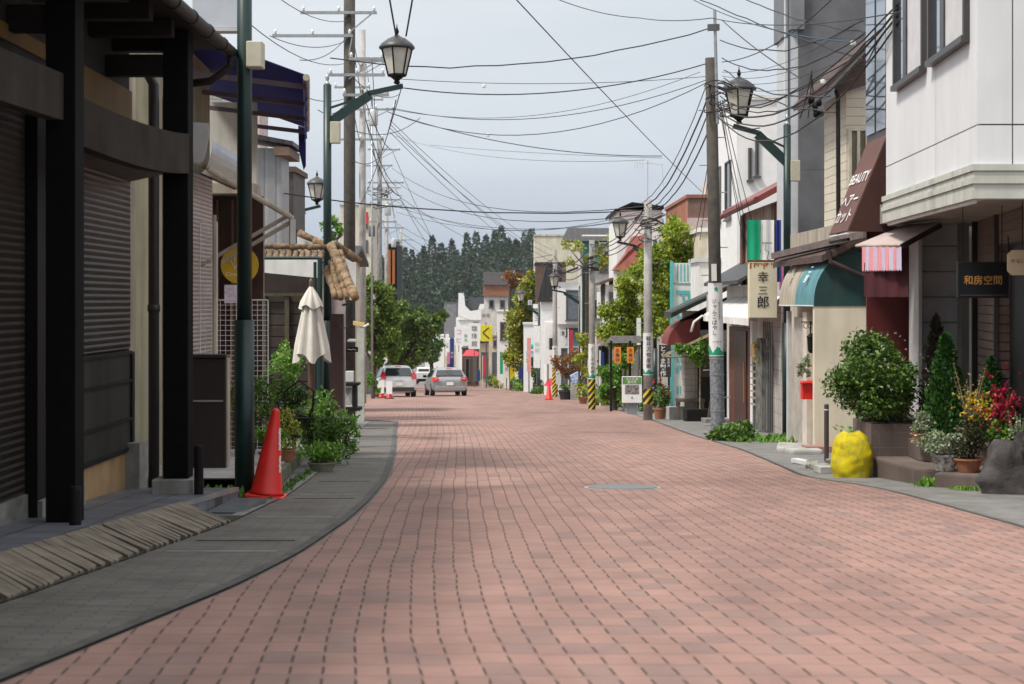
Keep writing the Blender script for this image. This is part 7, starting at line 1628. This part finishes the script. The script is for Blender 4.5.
for x0, x1, y1 in ((716,700,240),(718,690,262),(720,744,246),(718,755,280),(720,770,330),(722,764,262)):
    cable(A(x0,100,26.3), A(x1,y1,32), .12, .008, 'drop wire hanging from the nearest right pole towards the roofs behind', group='drop wires at the nearest right pole', n=10)
for k in range(3):
    cable(A(812,70+k*4,19), A(800+8*k,118,20), .05, .009, 'looped service wire below the thick bundle on the right', group='service loops on the right', n=8)
t = thing('cable_connector', 'cluster of black cable connectors hanging before the tall grey building', 'connector', A(815,105,19.5))
for dx, dy in ((-4,-4),(0,3),(4,-2),(1,9),(6,8)): MB().lathe(A(815+dx,105+dy,19.5), [(.02,-.04),(.035,-.02),(.035,.02),(.02,.04)], 10).build('connector_can', M_['black'], t, True)
rg = random.Random(13)
for k, (px_, py_, Y_) in enumerate(((484,86,26),(488,135,29),(456,170,60),(432,197,60),(462,222,70),(853,43,19),(823,82,19))):
    o = MB().lathe(A(px_,py_,Y_), [(.012,-.03),(.035,-.02),(.035,.02),(.012,.03)], 8).build('cable_marker', M_['porc']); tag(o, 'little white bead clamped on a wire against the sky', 'cable marker', 'white beads on the wires')
# tangles of coiled cable on pole tops
for px_, py_, Y_, r_, n_, lab in ((718,85,26.1,.30,9,'tangled coil of cables round the top of the nearest right pole'),(649,212,35.9,.42,12,'tangled coil of cables round the top of the antenna pole'),(592,256,46.9,.35,7,'tangled coil of cables round the top of the slim striped pole'),(555,264,75.9,.5,7,'tangled coil of cables on the far striped pole'),(380,190,83.8,.8,9,'tangled cables and clamps on the crowded far left pole')):
    mb = MB(); c = A(px_,py_,Y_)
    for k in range(n_):
        ph = rg.random()*6.28; rr = r_*rg.uniform(.4,1); zz = -abs(rg.gauss(0,r_*.8)); a0 = rg.random()*6.28
        mb.tube([c+V((rr*math.cos(a0+a*.5)*.9, rr*math.sin(a0+a*.5)*.5-.1, zz+.25*rr*math.sin(a*.7+ph))) for a in range(11)], .010 if Y_ < 40 else .016, 4)
    tag(mb.build('cable_coil', M_['wire']), lab, 'cable coil')

for k, (x0, y0, x1, y1, s_) in enumerate(((720,40,884,8,.3),(722,58,880,22,.35),(720,96,884,40,.5),(716,116,760,128,.1),(724,70,830,96,.15),(724,78,836,112,.12),(700,0,900,70,.05),(740,-4,884,34,.1))):
    cable(A(x0,y0,26.2), A(x1,y1,17.5 if x1 > 800 else 25), s_, .011, 'dark cable of the loose spray leaving the nearest right pole for the upper right', group='loose cable spray on the right', wob=.01)
for k, (x0, y0, x1, y1) in enumerate(((270,36,352,38),(300,60,352,30),(352,76,400,94),(318,110,350,96),(352,130,420,118),(352,160,388,146),(362,90,392,150),(366,120,396,186),(372,150,402,196))):
    cable(A(x0,y0,34), A(x1,y1,44), .25, .012, 'short slack cable strung around the thick left pole', group='slack cables at the thick left pole', n=10)
for k, (x0, y0, x1, y1) in enumerate(((392,168,647,206),(394,180,647,214),(398,224,555,254),(400,232,555,262))):
    cable(A(x0,y0,84), A(x1,y1,36.2 if x1 > 600 else 76), .9, .014, 'slack cable sagging over the far road before the hill', group='slack cables over the far road', n=12)

# ================================================================ AIR
hz_ = MB().box(-420,420,-45,640,-26,60).build('haze', None); hz_['kind'] = 'stuff'
m = bpy.data.materials.new('pale_air'); m.use_nodes = True; nt = m.node_tree; nt.nodes.clear()
o_ = nt.nodes.new('ShaderNodeOutputMaterial'); pv = nt.nodes.new('ShaderNodeVolumePrincipled')
pv.inputs['Color'].default_value = (.82,.88,.95,1); pv.inputs['Density'].default_value = .00012; pv.inputs['Anisotropy'].default_value = .2
nt.links.new(pv.outputs[0], o_.inputs['Volume']); hz_.data.materials.append(m)
SC.cycles.volume_bounces = 0
